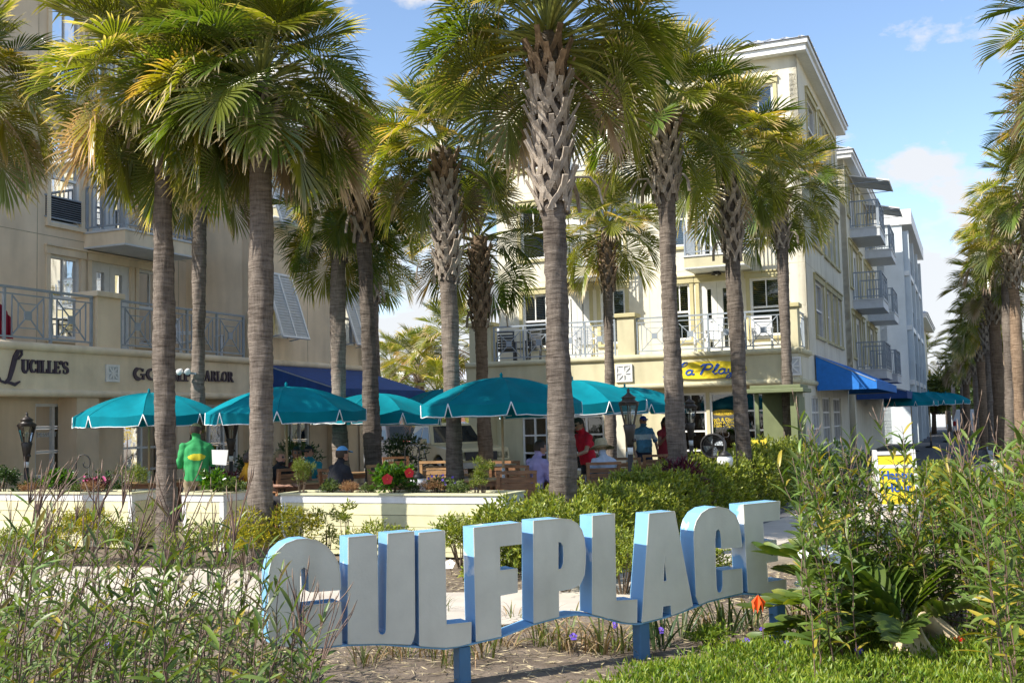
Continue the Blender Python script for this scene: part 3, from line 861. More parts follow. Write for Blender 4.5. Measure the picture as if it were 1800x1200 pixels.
# roofs
def hiproof(B, fr, a0, a1, b0, b1, z, over, rise, fas=0.34):
    mb = MB(); mb.fbox(fr, a0 - over, a1 + over, b0 - over, b1 + over, z, z + fas * 0.55)
    mb.fbox(fr, a0 - over - 0.07, a1 + over + 0.07, b0 - over - 0.07, b1 + over + 0.07, z + fas * 0.553, z + fas)
    fs = B.put(mb, 'fascia', M_white)
    x0, x1, y0, y1, z0 = a0 - over - 0.12, a1 + over + 0.12, b0 - over - 0.12, b1 + over + 0.12, z + fas + 0.003
    run = min(x1 - x0, y1 - y0) / 2 * 0.7
    mb = MB()
    q = [fr.p(x0, y0, z0), fr.p(x1, y0, z0), fr.p(x1, y1, z0), fr.p(x0, y1, z0)]
    q += [fr.p(x0 + run, y0 + run, z0 + rise), fr.p(x1 - run, y0 + run, z0 + rise), fr.p(x1 - run, y1 - run, z0 + rise), fr.p(x0 + run, y1 - run, z0 + rise)]
    q += [p + Vector((0, 0, -0.002)) for p in q[:4]]
    mb.add(q, [(0, 1, 5, 4), (1, 2, 6, 5), (2, 3, 7, 6), (3, 0, 4, 7), (4, 5, 6, 7)])
    rf = B.put(mb, 'roof', M_roof)
    mb = MB()
    for i in range(int((x1 - x0) / 0.5)):
        x = x0 + 0.25 + i * 0.5
        t = min(1, (x - x0) / run, (x1 - x) / run)
        for yb, sg in ((y0, 1), (y1, -1)):
            mb.bar(fr.p(x, yb, z0 + 0.01), fr.p(x, yb + sg * run * t, z0 + rise * t + 0.01), 0.035, 0.05)
    for i in range(int((y1 - y0) / 0.5)):
        y = y0 + 0.25 + i * 0.5
        t = min(1, (y - y0) / run, (y1 - y) / run)
        for xb, sg in ((x0, 1), (x1, -1)):
            mb.bar(fr.p(xb, y, z0 + 0.01), fr.p(xb + sg * run * t, y, z0 + rise * t + 0.01), 0.035, 0.05)
    B.put(mb, 'roof_seam', M_roof, rf)
hiproof(RH, SF, 2.0, D1, -(RW - aL), 0, RT, 0.32, 1.4)
bk = Fr(SF.p(D1, 0, 0), DV * -1, DU)
RH.wall(bk, 0, 0.01, RW - aL, 0, RT, [], M_crm)
lf = Fr(RF.p(aL, -2, 0), DU, DV * -1)
RH.wall(lf, 0, 0.01, D1 - 2, 0, RT, [], M_crm)
# recess with downpipe, then block two
M_pale = mat('pale_blue_stucco', (0.62, 0.68, 0.70), 0.85, 0.05, 1.0, 0.2, 90)
R2 = Bld('balcony_house', tuple(SF.p(20, -3, 0)), 'cream house with stacked grey balconies beyond the corner house')
D2, D3 = 14.4, 29.0
R2.wall(SF, -1.4, D1, D2, 0, 11.4, [], M_crm)
mb = MB(); mb.tube([SF.p(D2 - 0.5, -1.2, 11.3), SF.p(D2 - 0.5, -1.2, 0.1)], 0.09, 8); R2.put(mb, 'downpipe', M_grey2)
s2 = Fr(SF.p(D2, -6, 0), DV, DU * -1)
R2.wall(s2, 0, 0, 5.98, 0, 11.7, [], M_crm)
bal = []
for px0, px1, y in ((1497, 1535, 430), (1511, 1549, 455)):
    a0 = SF.hit(px0 + 1, y, 1.15)[0]
    bal.append((a0, a0 + 3.3))
bal = [(15.6, 18.6), (22.2, 25.2)]
holes = []; wins = []
for k in range(3):
    for a0, a1 in bal:
        for x0, x1, kd in ((a0 - 0.8, a0 - 0.05, 'sash'), (a0 + 0.5, a1 - 0.5, 'door'), (a1 + 0.4, a1 + 1.3, 'sash')):
            z0 = FR_[k] - 0.1 + (0.5 if kd == 'sash' else 0.02); z1 = FR_[k] + 2.1
            holes.append((x0, x1, z0, z1)); wins.append((x0, x1, z0, z1, kd))
R2.wall(SF, -0.01, D2, D3, 0, 11.7, holes, M_crm)
for q in wins: R2.window(SF, -0.01, *q[:4], kind=q[4], trim=M_olv2)
for k in range(3):
    for a0, a1 in bal: R2.balcony(SF, -0.01, a0, a1, FR_[k] - 0.1, 1.15, M_grey2, M_grey2, 1.1)
for a0, a1 in bal: R2.bahama(SF, 0, a0 + 0.3, a1 - 0.3, 11.35, 0.35, 1.5)
hiproof(R2, SF, D2, D3, -6, 0, 11.7, 0.32, 1.2, 0.3)
awning(R2, SF, 14.8, 28.6, 3.0, 2.5, 1.9, M_navy, 0.3, 9)
# block three: pale tower with open bays
R3 = Bld('pale_tower_house', tuple(SF.p(38, -3, 0)), 'pale blue white house with open column bays down the street')
D4, D5 = 31.0, 46.0
s3 = Fr(SF.p(D4, -6, 0), DV, DU * -1)
R3.wall(s3, 0, 0, 7.2, 0, 11.6, [], M_pale)
R3.wall(SF, 0.2, D4, D5, 0, 11.6, [(D4 + 1.5 + i * 4.6, D4 + 4.6 + i * 4.6, 0.3 + 2.9 * k, 2.6 + 2.9 * k) for i in range(3) for k in range(4)], M_pale, 0.5)
for i in range(3):
    for k in range(4): R3.window(SF, -0.1, D4 + 1.5 + i * 4.6, D4 + 4.6 + i * 4.6, 0.3 + 2.9 * k, 2.6 + 2.9 * k, kind='door')
for i in range(4):
    x = D4 + 0.3 + i * 4.7
    R3.fb('column', M_pale, SF, x, x + 0.5, 1.0, 1.5, 0, 11.3)
for k in range(3):
    R3.fb('floor_slab', M_white, SF, D4 + 0.2, D5 - 0.2, 0.201, 1.45, 3.1 + 2.9 * k, 3.35 + 2.9 * k)
    R3.rail(SF, 1.35, D4 + 0.9, D5 - 0.9, 3.37 + 2.9 * k, 1.0, plain=True)
R3.fb('parapet', M_white, SF, D4 - 0.1, D5 + 0.1, -6, 1.7, 11.6, 12.4)
# block four, lower
R4 = Bld('gabled_house', tuple(SF.p(54, -3, 0)), 'low cream house with dark eaves at the far end of the street')
s4 = Fr(SF.p(49, -6, 0), DV, DU * -1)
R4.wall(s4, 0, 0, 7.0, 0, 8.0, [], M_crm)
R4.wall(SF, 1.0, 49, 64, 0, 8.0, [(50 + 3 * i, 51.3 + 3 * i, 1 + 2.8 * k, 2.6 + 2.8 * k) for i in range(4) for k in range(2)], M_crm)
for i in range(4):
    for k in range(2): R4.window(SF, 1.0, 50 + 3 * i, 51.3 + 3 * i, 1 + 2.8 * k, 2.6 + 2.8 * k, kind='sash')
hiproof(R4, SF, 49, 64, -6, 1.0, 8.0, 0.6, 1.3, 0.3)
R5 = Bld('small_house', tuple(SF.p(92, -1, 0)), 'small pale house beyond the trees at the end of the street')
h5 = Fr(SF.p(90, -4, 0), DV, DU * -1)
R5.wall(h5, 0, 0, 7.5, 0, 4.6, [(1, 2.4, 1.2, 3.2), (4.6, 6, 1.2, 3.2)], M_pale)
for x in (1, 4.6): R5.window(h5, 0, x, x + 1.4, 1.2, 3.2, kind='sash')
R5.wall(SF, 3.5, 90, 100, 0, 4.6, [], M_pale)
hiproof(R5, SF, 90, 100, -4, 3.5, 4.6, 0.6, 1.8, 0.3)
# far side of the square, seen between the two houses
R6 = Bld('brick_shop', (-6, 66, 0), 'low brick shop across the car park between the houses')
f6 = Fr((-20, 62), (0.985, -0.17, 0), (-0.17, -0.985, 0))
M_brick = mat('far_brick', (0.30, 0.15, 0.10), 0.9, 0.2, 14)
R6.wall(f6, 0, 0, 30, 0, 3.2, [(2 + 4 * i, 5 + 4 * i, 0.6, 2.4) for i in range(7)], M_brick)
for i in range(7): R6.window(f6, 0, 2 + 4 * i, 5 + 4 * i, 0.6, 2.4, kind=(3, 2))
hiproof(R6, f6, 0, 30, -8, 0, 3.2, 0.5, 1.2, 0.3)

# ================================================================== PALMS
M_fg = leafmat('frond_green', (0.18, 0.205, 0.034), (0.52, 0.43, 0.30), 0.72, 0.27, 0.36, (1.9, 1.8, 0.35), 0.35, spec=0.9)
M_fy = leafmat('frond_yellow_green', (0.24, 0.235, 0.03), (0.46, 0.33, 0.17), 0.64, 0.38, 0.42, (1.7, 1.5, 0.3), 0.3, spec=0.5)
M_fd = leafmat('frond_dry', (0.30, 0.22, 0.12), (0.44, 0.35, 0.26), 0.35, 0.6, 0.25, (1.4, 1.2, 0.6), 0.3, spec=0.3)
M_ff = leafmat('frond_dark', (0.12, 0.165, 0.034), (0.40, 0.33, 0.22), 0.80, 0.27, 0.3, (1.9, 1.9, 0.35), 0.35, spec=0.6)
M_pet = mat('petiole_green', (0.22, 0.24, 0.05), 0.5, 0.15, 10)

def trunk_mat(name, c1, c2):
    m = bpy.data.materials.new(name); m.use_nodes = True
    t = m.node_tree; b = t.nodes['Principled BSDF']; b.inputs['Roughness'].default_value = 0.92; b.inputs['Specular IOR Level'].default_value = 0.15
    co = t.nodes.new('ShaderNodeTexCoord')
    oi = t.nodes.new('ShaderNodeObjectInfo'); of = t.nodes.new('ShaderNodeVectorMath'); of.operation = 'SCALE'; of.inputs[0].default_value = (37.0, 19.0, 53.0)
    t.links.new(oi.outputs['Random'], of.inputs['Scale'])
    def noise(sc, scale, det=6, rough=0.65):
        mp = t.nodes.new('ShaderNodeMapping'); mp.inputs['Scale'].default_value = sc
        ad = t.nodes.new('ShaderNodeVectorMath'); t.links.new(co.outputs['Object'], ad.inputs[0]); t.links.new(of.outputs[0], ad.inputs[1])
        t.links.new(ad.outputs[0], mp.inputs[0])
        n = t.nodes.new('ShaderNodeTexNoise'); n.inputs['Scale'].default_value = scale; n.inputs['Detail'].default_value = det; n.inputs['Roughness'].default_value = rough
        t.links.new(mp.outputs[0], n.inputs['Vector']); return n.outputs['Fac']
    rings = noise((1.3, 1.3, 9.0), 3.2)
    fib = noise((9, 9, 1.2), 5.0)
    big = noise((1, 1, 0.6), 2.0, 3)
    def mth(op, a, c):
        n = t.nodes.new('ShaderNodeMath'); n.operation = op
        for i, v in enumerate((a, c)):
            if hasattr(v, 'is_output'): t.links.new(v, n.inputs[i])
            else: n.inputs[i].default_value = v
        return n.outputs[0]
    s = mth('ADD', mth('MULTIPLY', rings, 0.5), mth('ADD', mth('MULTIPLY', fib, 0.28), mth('MULTIPLY', big, 0.25)))
    rp = t.nodes.new('ShaderNodeValToRGB'); e = rp.color_ramp.elements
    e[0].position = 0.38; e[0].color = (*c2, 1); e[1].position = 0.66; e[1].color = (*c1, 1)
    t.links.new(s, rp.inputs[0])
    hs = t.nodes.new('ShaderNodeHueSaturation'); mr = t.nodes.new('ShaderNodeMapRange'); mr.inputs['To Min'].default_value = 0.72; mr.inputs['To Max'].default_value = 1.25
    t.links.new(oi.outputs['Random'], mr.inputs[0]); t.links.new(mr.outputs[0], hs.inputs['Value']); t.links.new(rp.outputs[0], hs.inputs['Color']); t.links.new(hs.outputs[0], b.inputs['Base Color'])
    bp = t.nodes.new('ShaderNodeBump'); bp.inputs['Strength'].default_value = 1.0; bp.inputs['Distance'].default_value = 0.028
    t.links.new(mth('ADD', rings, mth('MULTIPLY', fib, 0.35)), bp.inputs['Height']); t.links.new(bp.outputs[0], b.inputs['Normal'])
    return m
M_trunk = trunk_mat('palm_bark', (0.29, 0.245, 0.205), (0.065, 0.05, 0.04))
M_trunk2 = trunk_mat('palm_bark_brown', (0.33, 0.24, 0.165), (0.085, 0.055, 0.036))
M_boot = mat('leaf_base_grey', (0.46, 0.40, 0.33), 0.85, 0.2, 9, 0.5, 50, col2=(0.20, 0.155, 0.115), objvar=0.25, stretch=(3, 3, 1))
M_boot2 = mat('leaf_base_brown', (0.34, 0.24, 0.16), 0.9, 0.2, 9, 0.5, 50, col2=(0.12, 0.08, 0.05), objvar=0.3, stretch=(3, 3, 1))

def frond_mesh(elev, seed, m, NS=46, sag=1.0, bladeL=0.70, dead=False):
    rg = random.Random(seed)
    mb = MB(); ta = []
    lp = rg.uniform(0.72, 0.95) * (0.75 if elev > 60 else 1.0)
    ang = rad(elev); p = Vector((0.07 * math.cos(ang), 0, 0.07 * math.sin(ang)))
    pts = [p.copy()]; bend = rad(rg.uniform(12, 24)) * (0.5 if elev > 60 else 1) * sag
    n = 6
    tw = rg.uniform(-0.12, 0.12)
    for i in range(n):
        if ang > rad(-86): ang -= bend / n * (0.4 + 1.2 * i / n)
        p = p + Vector((math.cos(ang), tw * i / n * 0.3, math.sin(ang))) * (lp / n); pts.append(p.copy())
    mb.tube(pts, [0.024 - 0.011 * i / n for i in range(n + 1)], 4)
    mb.mi = [1] * len(mb.f)
    ta += [0.0] * (len(pts) * 4)
    # costa: the midrib runs on into the blade and hooks down
    cs = [pts[-1].copy()]; ca = [ang]; cl = 0.34; cb = rad(rg.uniform(12, 34)) * sag
    m2 = 6
    for i in range(m2):
        if ang > rad(-100): ang -= cb / m2
        p = p + Vector((math.cos(ang), 0, math.sin(ang))) * (cl / m2); cs.append(p.copy()); ca.append(ang)
    ST = [0, 0.18, 0.38, 0.58, 0.70, 0.84, 1.0]
    dphi = rad(250) / NS
    gl = rg.uniform(0.7, 1.2) * (1.6 if dead else 1.0)
    for k in range(NS):
        a = -1 + 2 * (k + 0.5) / NS
        s = (1 - abs(a)) ** 0.85 * m2 * 0.98; i0 = min(m2 - 1, int(s)); fr = s - i0
        root = cs[i0].lerp(cs[i0 + 1], fr); an = ca[i0] + (ca[i0 + 1] - ca[i0]) * fr
        T = Vector((math.cos(an), 0, math.sin(an))); N = Vector((-math.sin(an), 0, math.cos(an))); S = Vector((0, 1, 0))
        phi = a * rad(128) + rg.uniform(-0.03, 0.03)
        d = (T * math.cos(phi) + S * math.sin(phi) + N * (0.34 * abs(math.sin(phi)) + rg.uniform(-0.04, 0.04))).normalized()
        ln = bladeL * (0.70 + 0.30 * math.cos(phi * 0.62)) * rg.uniform(0.86, 1.06)
        q = root.copy(); prev = 0
        vs = []; fs = []
        lim = rg.uniform(0.7, 1.5) * gl
        jx = rg.uniform(-0.25, 0.25)
        brk = rg.random() < 0.16
        for j, t in enumerate(ST):
            if j:
                q = q + d * (ln * (t - prev)); prev = t
                g = 0.015 + 0.30 * max(0, t - 0.48) * lim
                if brk and j == 4: g += 0.9
                d = (d + Vector((0, jx * 0.25 * t, -g))).normalized()
            sv = N.cross(d)
            if sv.length < 0.05: sv = S.copy()
            sv.normalize()
            r = ln * t
            wm = dphi * ln * 0.58 * 1.2
            wd = max(0.006, dphi * r * 1.2) if t <= 0.59 else wm * (1 - (t - 0.58) / 0.44) ** 0.8
            up = d.cross(sv)
            if up.dot(N) < 0: up = -up
            vs += [q - sv * wd * 0.5 + up * wd * 0.22, q - up * wd * 0.12, q + sv * wd * 0.5 + up * wd * 0.22]
            ta += [t] * 3
        for j in range(len(ST) - 1):
            for e in (0, 1):
                b0 = j * 3 + e
                fs.append((b0, b0 + 1, b0 + 4, b0 + 3))
        mb.add(vs, fs)
        mb.mi[-len(fs):] = [0] * len(fs)
    mb.ta = ta
    return mb.mesh('frond', [m, M_pet if not dead else M_boot2])

ELEV = [84, 68, 52, 36, 20, 4, -14, -32, -52]
FR_M = {}
for ei, e in enumerate(ELEV):
    for sd in range(3):
        FR_M[('g', ei, sd)] = frond_mesh(e, 100 + ei * 7 + sd, M_fg, sag=1.0 + 0.12 * ei)
        if sd < 2: FR_M[('k', ei, sd)] = frond_mesh(e, 300 + ei * 7 + sd, M_ff, sag=0.9 + 0.12 * ei)
    FR_M[('y', ei, 0)] = frond_mesh(e, 400 + ei, M_fy, sag=1.2 + 0.1 * ei)
    FR_M[('d', ei, 0)] = frond_mesh(e, 500 + ei, M_fd, sag=1.5, dead=True)

def boot_mesh(seed, long=False):
    rg = random.Random(seed); mb = MB()
    sp = rg.uniform(0.085, 0.11); out = rg.uniform(0.05, 0.085); hh = rg.uniform(0.17, 0.23)
    for s in (-1, 1):
        ctl = [(0.0, s * sp, -hh), (0.022, s * sp * 0.72, -hh * 0.45), (0.05, s * sp * 0.3, 0.0), (out, s * 0.012, 0.09)]
        for (a, b) in zip(ctl[:-1], ctl[1:]):
            i = ctl.index(a)
            mb.bar(a, b, 0.062 - 0.005 * i, 0.020, up=(1, 0, 0.25))
    top = (out + 0.05, rg.uniform(-0.015, 0.015), 0.20)
    mb.bar((out - 0.004, 0, 0.075), top, 0.066, 0.022, up=(1, 0, 0))
    if long:
        pts = [Vector(top), Vector(top) + Vector((0.16, 0.02, 0.0)), Vector(top) + Vector((0.26, 0.03, -0.12)), Vector(top) + Vector((0.30, 0.02, -0.32))]
        for a, b in zip(pts[:-1], pts[1:]): mb.bar(a, b, 0.05, 0.018, up=(0, 0, 1))
    return mb
BOOT = {}
for k in range(4):
    BOOT[('a', k)] = boot_mesh(k).mesh('boot', M_boot); BOOT[('b', k)] = boot_mesh(10 + k).mesh('boot', M_boot2)
    BOOT[('l', k)] = boot_mesh(20 + k, True).mesh('boot', M_boot)

def trunk_build(root, base, top, r0, r1, zclean, step, m, seed):
    rg = random.Random(seed)
    H = (top - base).length; n = max(8, int(H / step)); k = 22 if step < 0.08 else 14
    vs = []; fs = []
    bx, by = rg.uniform(-0.06, 0.06), rg.uniform(-0.04, 0.04)
    ph = [rg.uniform(0, 6.28) for _ in range(6)]
    cen = []
    ridge = 0
    for i in range(n + 1):
        t = i / n
        c = (top - base) * t + Vector((bx, by, 0)) * math.sin(PI * t)
        z = c.z
        r = r0 + (r1 - r0) * t + 0.07 * math.exp(-z / 0.16)
        r += 0.012 * math.sin(ph[0] + z * 1.7)
        if z > zclean: r += 0.02
        ridge = rg.uniform(-0.006, 0.006)
        cen.append((c, r))
        for j in range(k):
            a = 2 * PI * j / k
            rr = r + ridge + 0.006 * math.sin(3 * a + ph[1] + z * 3) + 0.005 * math.sin(5 * a + ph[2] - z * 7) + rg.uniform(-0.004, 0.004)
            vs.append((c.x + rr * math.cos(a), c.y + rr * math.sin(a), c.z))
    for i in range(n):
        for j in range(k):
            a = i * k + j; b = i * k + (j + 1) % k
            fs.append((a, b, b + k, a + k))
    fs.append(tuple(n * k + j for j in range(k)))
    mb = MB(); mb.add(vs, fs)
    mb.build('trunk', m, root, True)
    def cr(z):
        for i in range(n):
            if cen[i + 1][0].z >= z: return cen[i]
        return cen[-1]
    return cr

def palm(label, base, top, r, nfr, scale=1.0, boots=(0, 0), bark=None, step=0.05, seed=0, dark=0.3, dry=0.10, low=-22, front=10, group='cabbage palms', hi=84, brown=False):
    """base, top: world points (ground, heart of crown); boots = (z of lowest leaf base, rows)"""
    rg = random.Random(seed + 77)
    root = empty('palm_tree', base, 0, label, 'palm tree', group)
    H = top - base
    zc = boots[0] if boots[1] else H.z - 0.3
    cr = trunk_build(root, Vector((0, 0, 0)), H, r * 1.02, r * 0.84, zc, step, bark or M_trunk, seed)
    tp = H
    zb, rows = boots
    if rows:
        dz = (H.z - 0.05 - zb) / max(1, rows)
        for i in range(rows):
            z = zb + dz * i; c, rr = cr(z)
            nb = 6
            for j in range(nb):
                a = 2 * PI * (j + 0.5 * (i % 2)) / nb + rg.uniform(-0.12, 0.12)
                flare = 0.02 + 0.05 * (i / rows)
                lng = (i == 0 and rg.random() < 0.35)
                me = BOOT[('l' if lng else ('b' if (brown or i > rows * 0.72) else 'a'), rg.randrange(4))]
                o = mkobj('boot', me, root, (c.x + (rr + flare * 0.4) * math.cos(a), c.y + (rr + flare * 0.4) * math.sin(a), z + rg.uniform(-0.03, 0.03)),
                          (rg.uniform(-0.06, 0.06), rg.uniform(-0.05, 0.10) + flare * 1.4, a), rg.uniform(0.9, 1.15) * (0.9 if r < 0.15 else 1.0))
    for i in range(nfr):
        f = i / max(1, nfr - 1)
        e = hi + (low - hi) * (f ** 0.85) + rg.uniform(-8, 8)
        ei = min(range(len(ELEV)), key=lambda k: abs(ELEV[k] - e))
        az = i * 2.39996 + rg.uniform(-0.25, 0.25) + seed
        fa = abs((az + PI / 2 + PI) % (2 * PI) - PI)
        if fa < 0.95 and e < front: continue
        x = rg.random()
        if ei >= 6 and x < dry * 2.2: key = ('d', ei, 0)
        elif ei >= 3 and x < 0.12 + dry: key = ('y', ei, 0)
        elif x > 1 - dark: key = ('k', ei, rg.randrange(2))
        else: key = ('g', ei, rg.randrange(3))
        mkobj('frond', FR_M[key], root, (tp.x, tp.y, tp.z + 0.12 - 0.42 * f), (rg.uniform(-0.1, 0.1), rg.uniform(-0.08, 0.08), az), scale * rg.uniform(0.88, 1.1))
    return root

def P2(px, d, tx, ty, dd=0.0):
    b = gx(px, d); t = at(tx, ty, d + dd); return b, t
def zat(py, px, d): return at(px, py, d).z
# label, base px, distance, heart px, heart py, radius, fronds, scale, boots start py (or None), rows, extra
PALMS = [
 ('tall palm at the far left edge whose crown hangs over the terrace rail', -70, 15.2, -60, 165, 0.16, 60, 0.95, 240, 3, {}),
 ('palm with bare grey trunk in front of the gap between the first two planters', 294, 13.9, 287, 150, 0.137, 92, 0.93, 250, 3, dict(front=-12, low=-27)),
 ('slim palm with small floodlights on its trunk beside the left umbrella', 345, 21.0, 352, 285, 0.14, 54, 0.92, 345, 2, dict(brown=True)),
 ('palm with bare grey trunk at the left end of the long cream planter', 456, 13.3, 458, 145, 0.155, 92, 0.94, 250, 3, dict(front=-12, low=-27)),
 ('dark trunked palm in front of the navy awning', 600, 21.5, 595, 390, 0.16, 52, 0.95, 440, 3, dict(dark=0.5, brown=True)),
 ('palm leaning slightly left beside the man in the pale blue cap', 655, 20.0, 633, 315, 0.15, 56, 0.9, 405, 5, dict(brown=True)),
 ('thin distant palm just right of the tan house corner', 663, 33.0, 657, 455, 0.14, 42, 1.05, 520, 4, dict(dark=0.4, step=0.1)),
 ('palm with a long lattice of leaf bases left of the big umbrella', 799, 18.6, 779, 260, 0.15, 60, 0.9, 478, 14, {}),
 ('brownish palm with latticed trunk behind the big umbrella', 854, 23.5, 842, 415, 0.15, 46, 1.05, 560, 9, dict(bark=M_trunk2, brown=True)),
 ('largest palm with criss crossed leaf bases in front of the wooden chairs', 987, 12.6, 962, 60, 0.152, 90, 0.97, 345, 13, dict(dry=0.16, front=30, low=-14)),
 ('slender palm in front of the terrace pillar of the cream house', 1072, 27.0, 1066, 400, 0.135, 44, 1.05, 500, 5, dict(brown=True, step=0.08)),
 ('tall palm left of the yellow shop sign', 1192, 17.0, 1168, 195, 0.145, 66, 0.92, 335, 9, {}),
 ('palm crossing the right end of the yellow shop sign', 1306, 20.0, 1279, 265, 0.145, 60, 0.94, 440, 10, {}),
 ('short palm in front of the corner of the cream house', 1387, 26.0, 1371, 330, 0.14, 58, 1.0, 425, 4, dict(step=0.08)),
 ('palm rising from behind the green kiosk hidden by its neighbours', 1248, 26.5, 1225, 330, 0.14, 32, 1.0, None, 0, dict(step=0.1, dark=0.5)),
]
for i, (lb, bx_, d_, tx, ty, r_, nf, sc, bp_, rows, kw) in enumerate(PALMS):
    if lb.startswith('palm rising'): continue
    b_, t_ = P2(bx_, d_, tx, ty)
    zb = zat(bp_, tx, d_) if bp_ else 0
    palm(lb, b_, t_, r_, nf, sc, (zb, rows), seed=i * 13 + 3, **kw)
# the avenue on the right
ROW = [
 ('nearest avenue palm with fronds entering the top right corner', 1950, 14.0, 1945, 40, 0.16, 40, 1.0),
 ('avenue palm at the right edge with its crown against the sky', 1868, 23.0, 1864, 225, 0.16, 40, 1.0),
 ('avenue palm at the right edge standing below the high crown', 1812, 27.0, 1806, 330, 0.165, 38, 1.02),
 ('avenue palm with wide dark trunk third from the right edge', 1790, 31.0, 1776, 425, 0.17, 38, 1.05),
 ('avenue palm with thick dark trunk and brown latticed neck', 1772, 34.0, 1764, 415, 0.17, 38, 1.05),
 ('avenue palm in the middle of the row with shaggy leaf bases', 1756, 36.5, 1742, 500, 0.21, 36, 1.05),
 ('avenue palm with dark trunk beside the white kerb', 1742, 42.0, 1733, 560, 0.18, 34, 1.05),
 ('small avenue palm leaning towards the street', 1731, 46.0, 1722, 580, 0.24, 34, 1.05),
 ('far avenue palm with pale trunk left of the dark ones', 1718, 54.0, 1714, 610, 0.18, 30, 1.05),
 ('far avenue palm second from the end of the row', 1699, 60.0, 1698, 632, 0.18, 28, 1.05),
 ('last avenue palm at the end of the row near the power poles', 1692, 66.0, 1692, 640, 0.17, 28, 1.05),
]
for i, (lb, bx_, d_, tx, ty, r_, nf, sc) in enumerate(ROW):
    b_, t_ = P2(bx_, d_, tx, ty)
    rows = 7 if d_ > 25 else 4
    palm(lb, b_, t_, r_, nf + 10, sc * 0.9, (t_.z - 1.15, rows) if i else (t_.z - 0.6, 3), seed=300 + i * 17, step=0.1, group='avenue palms', dark=0.25, bark=M_trunk2 if i % 2 else M_trunk)
GAP = [
 ('distant palm beyond the car park left of the latticed trunk', 738, 46.0, 736, 640, 0.17, 30, 1.15),
 ('distant taller palm beyond the car park behind the latticed trunk', 795, 44.0, 793, 598, 0.17, 32, 1.15),
 ('distant palm beyond the car park close to the tan house', 690, 54.0, 690, 645, 0.17, 28, 1.15),
 ('low distant palm beyond the car park above the big umbrella', 766, 39.0, 768, 690, 0.15, 26, 1.0),
 ('distant palm in front of the small pale house', 1617, 88.0, 1616, 632, 0.2, 26, 1.6),
]
for i, (lb, bx_, d_, tx, ty, r_, nf, sc) in enumerate(GAP):
    b_, t_ = P2(bx_, d_, tx, ty)
    palm(lb, b_, t_, r_, nf, sc, (t_.z - 0.8, 3), seed=600 + i * 19, step=0.14, group='distant palms', dark=0.15)

# ================================================================== THE BIG LETTER SIGN
M_lface = mat('sign_face_grey', (0.75, 0.715, 0.585), 0.75, 0.06, 2.5, 0.12, 60, streak=0.55)
M_lside = mat('sign_side_blue', (0.20, 0.44, 0.68), 0.5, 0.06, 3, 0.1, 40)
M_post = mat('sign_post_blue', (0.07, 0.20, 0.36), 0.5, 0.10, 4, 0.1, 30)
# worn edge: white primer showing in patches on the blue returns
def wear(m, col, lo=0.62, hi=0.66, sc=3.5):
    t = m.node_tree; b = t.nodes['Principled BSDF']; src = b.inputs['Base Color'].links[0].from_socket
    n = t.nodes.new('ShaderNodeTexNoise'); n.inputs['Scale'].default_value = sc; n.inputs['Detail'].default_value = 7
    co = t.nodes.new('ShaderNodeTexCoord'); t.links.new(co.outputs['Object'], n.inputs['Vector'])
    mr = t.nodes.new('ShaderNodeMapRange'); mr.inputs['From Min'].default_value = lo; mr.inputs['From Max'].default_value = hi
    t.links.new(n.outputs['Fac'], mr.inputs[0])
    mx = t.nodes.new('ShaderNodeMix'); mx.data_type = 'RGBA'; mx.inputs['B'].default_value = (*col, 1)
    t.links.new(mr.outputs[0], mx.inputs['Factor']); t.links.new(src, mx.inputs['A']); t.links.new(mx.outputs['Result'], b.inputs['Base Color'])
wear(M_lside, (0.66, 0.72, 0.76)); wear(M_post, (0.45, 0.45, 0.42), 0.68, 0.72, 2.5)
s0, s1 = Vector((-1.46, 6.6, 0)), Vector((2.16, 8.46, 0))
SU = (s1 - s0).normalized(); SN = Vector((SU.y, -SU.x, 0))
GF = Fr(s0[:2], SU, SN)
SIGN = empty('letter_sign', GF.p(1.9, -0.1, 0), 0, 'large grey block letters GULFPLACE with blue sides on blue posts', 'sign')
DEP = 0.17
def z7(x, y): return (460 + x / 3.53, 860 + y / 3.53)
def z8(x, y): return (920 + x / 3.53, 860 + y / 3.53)
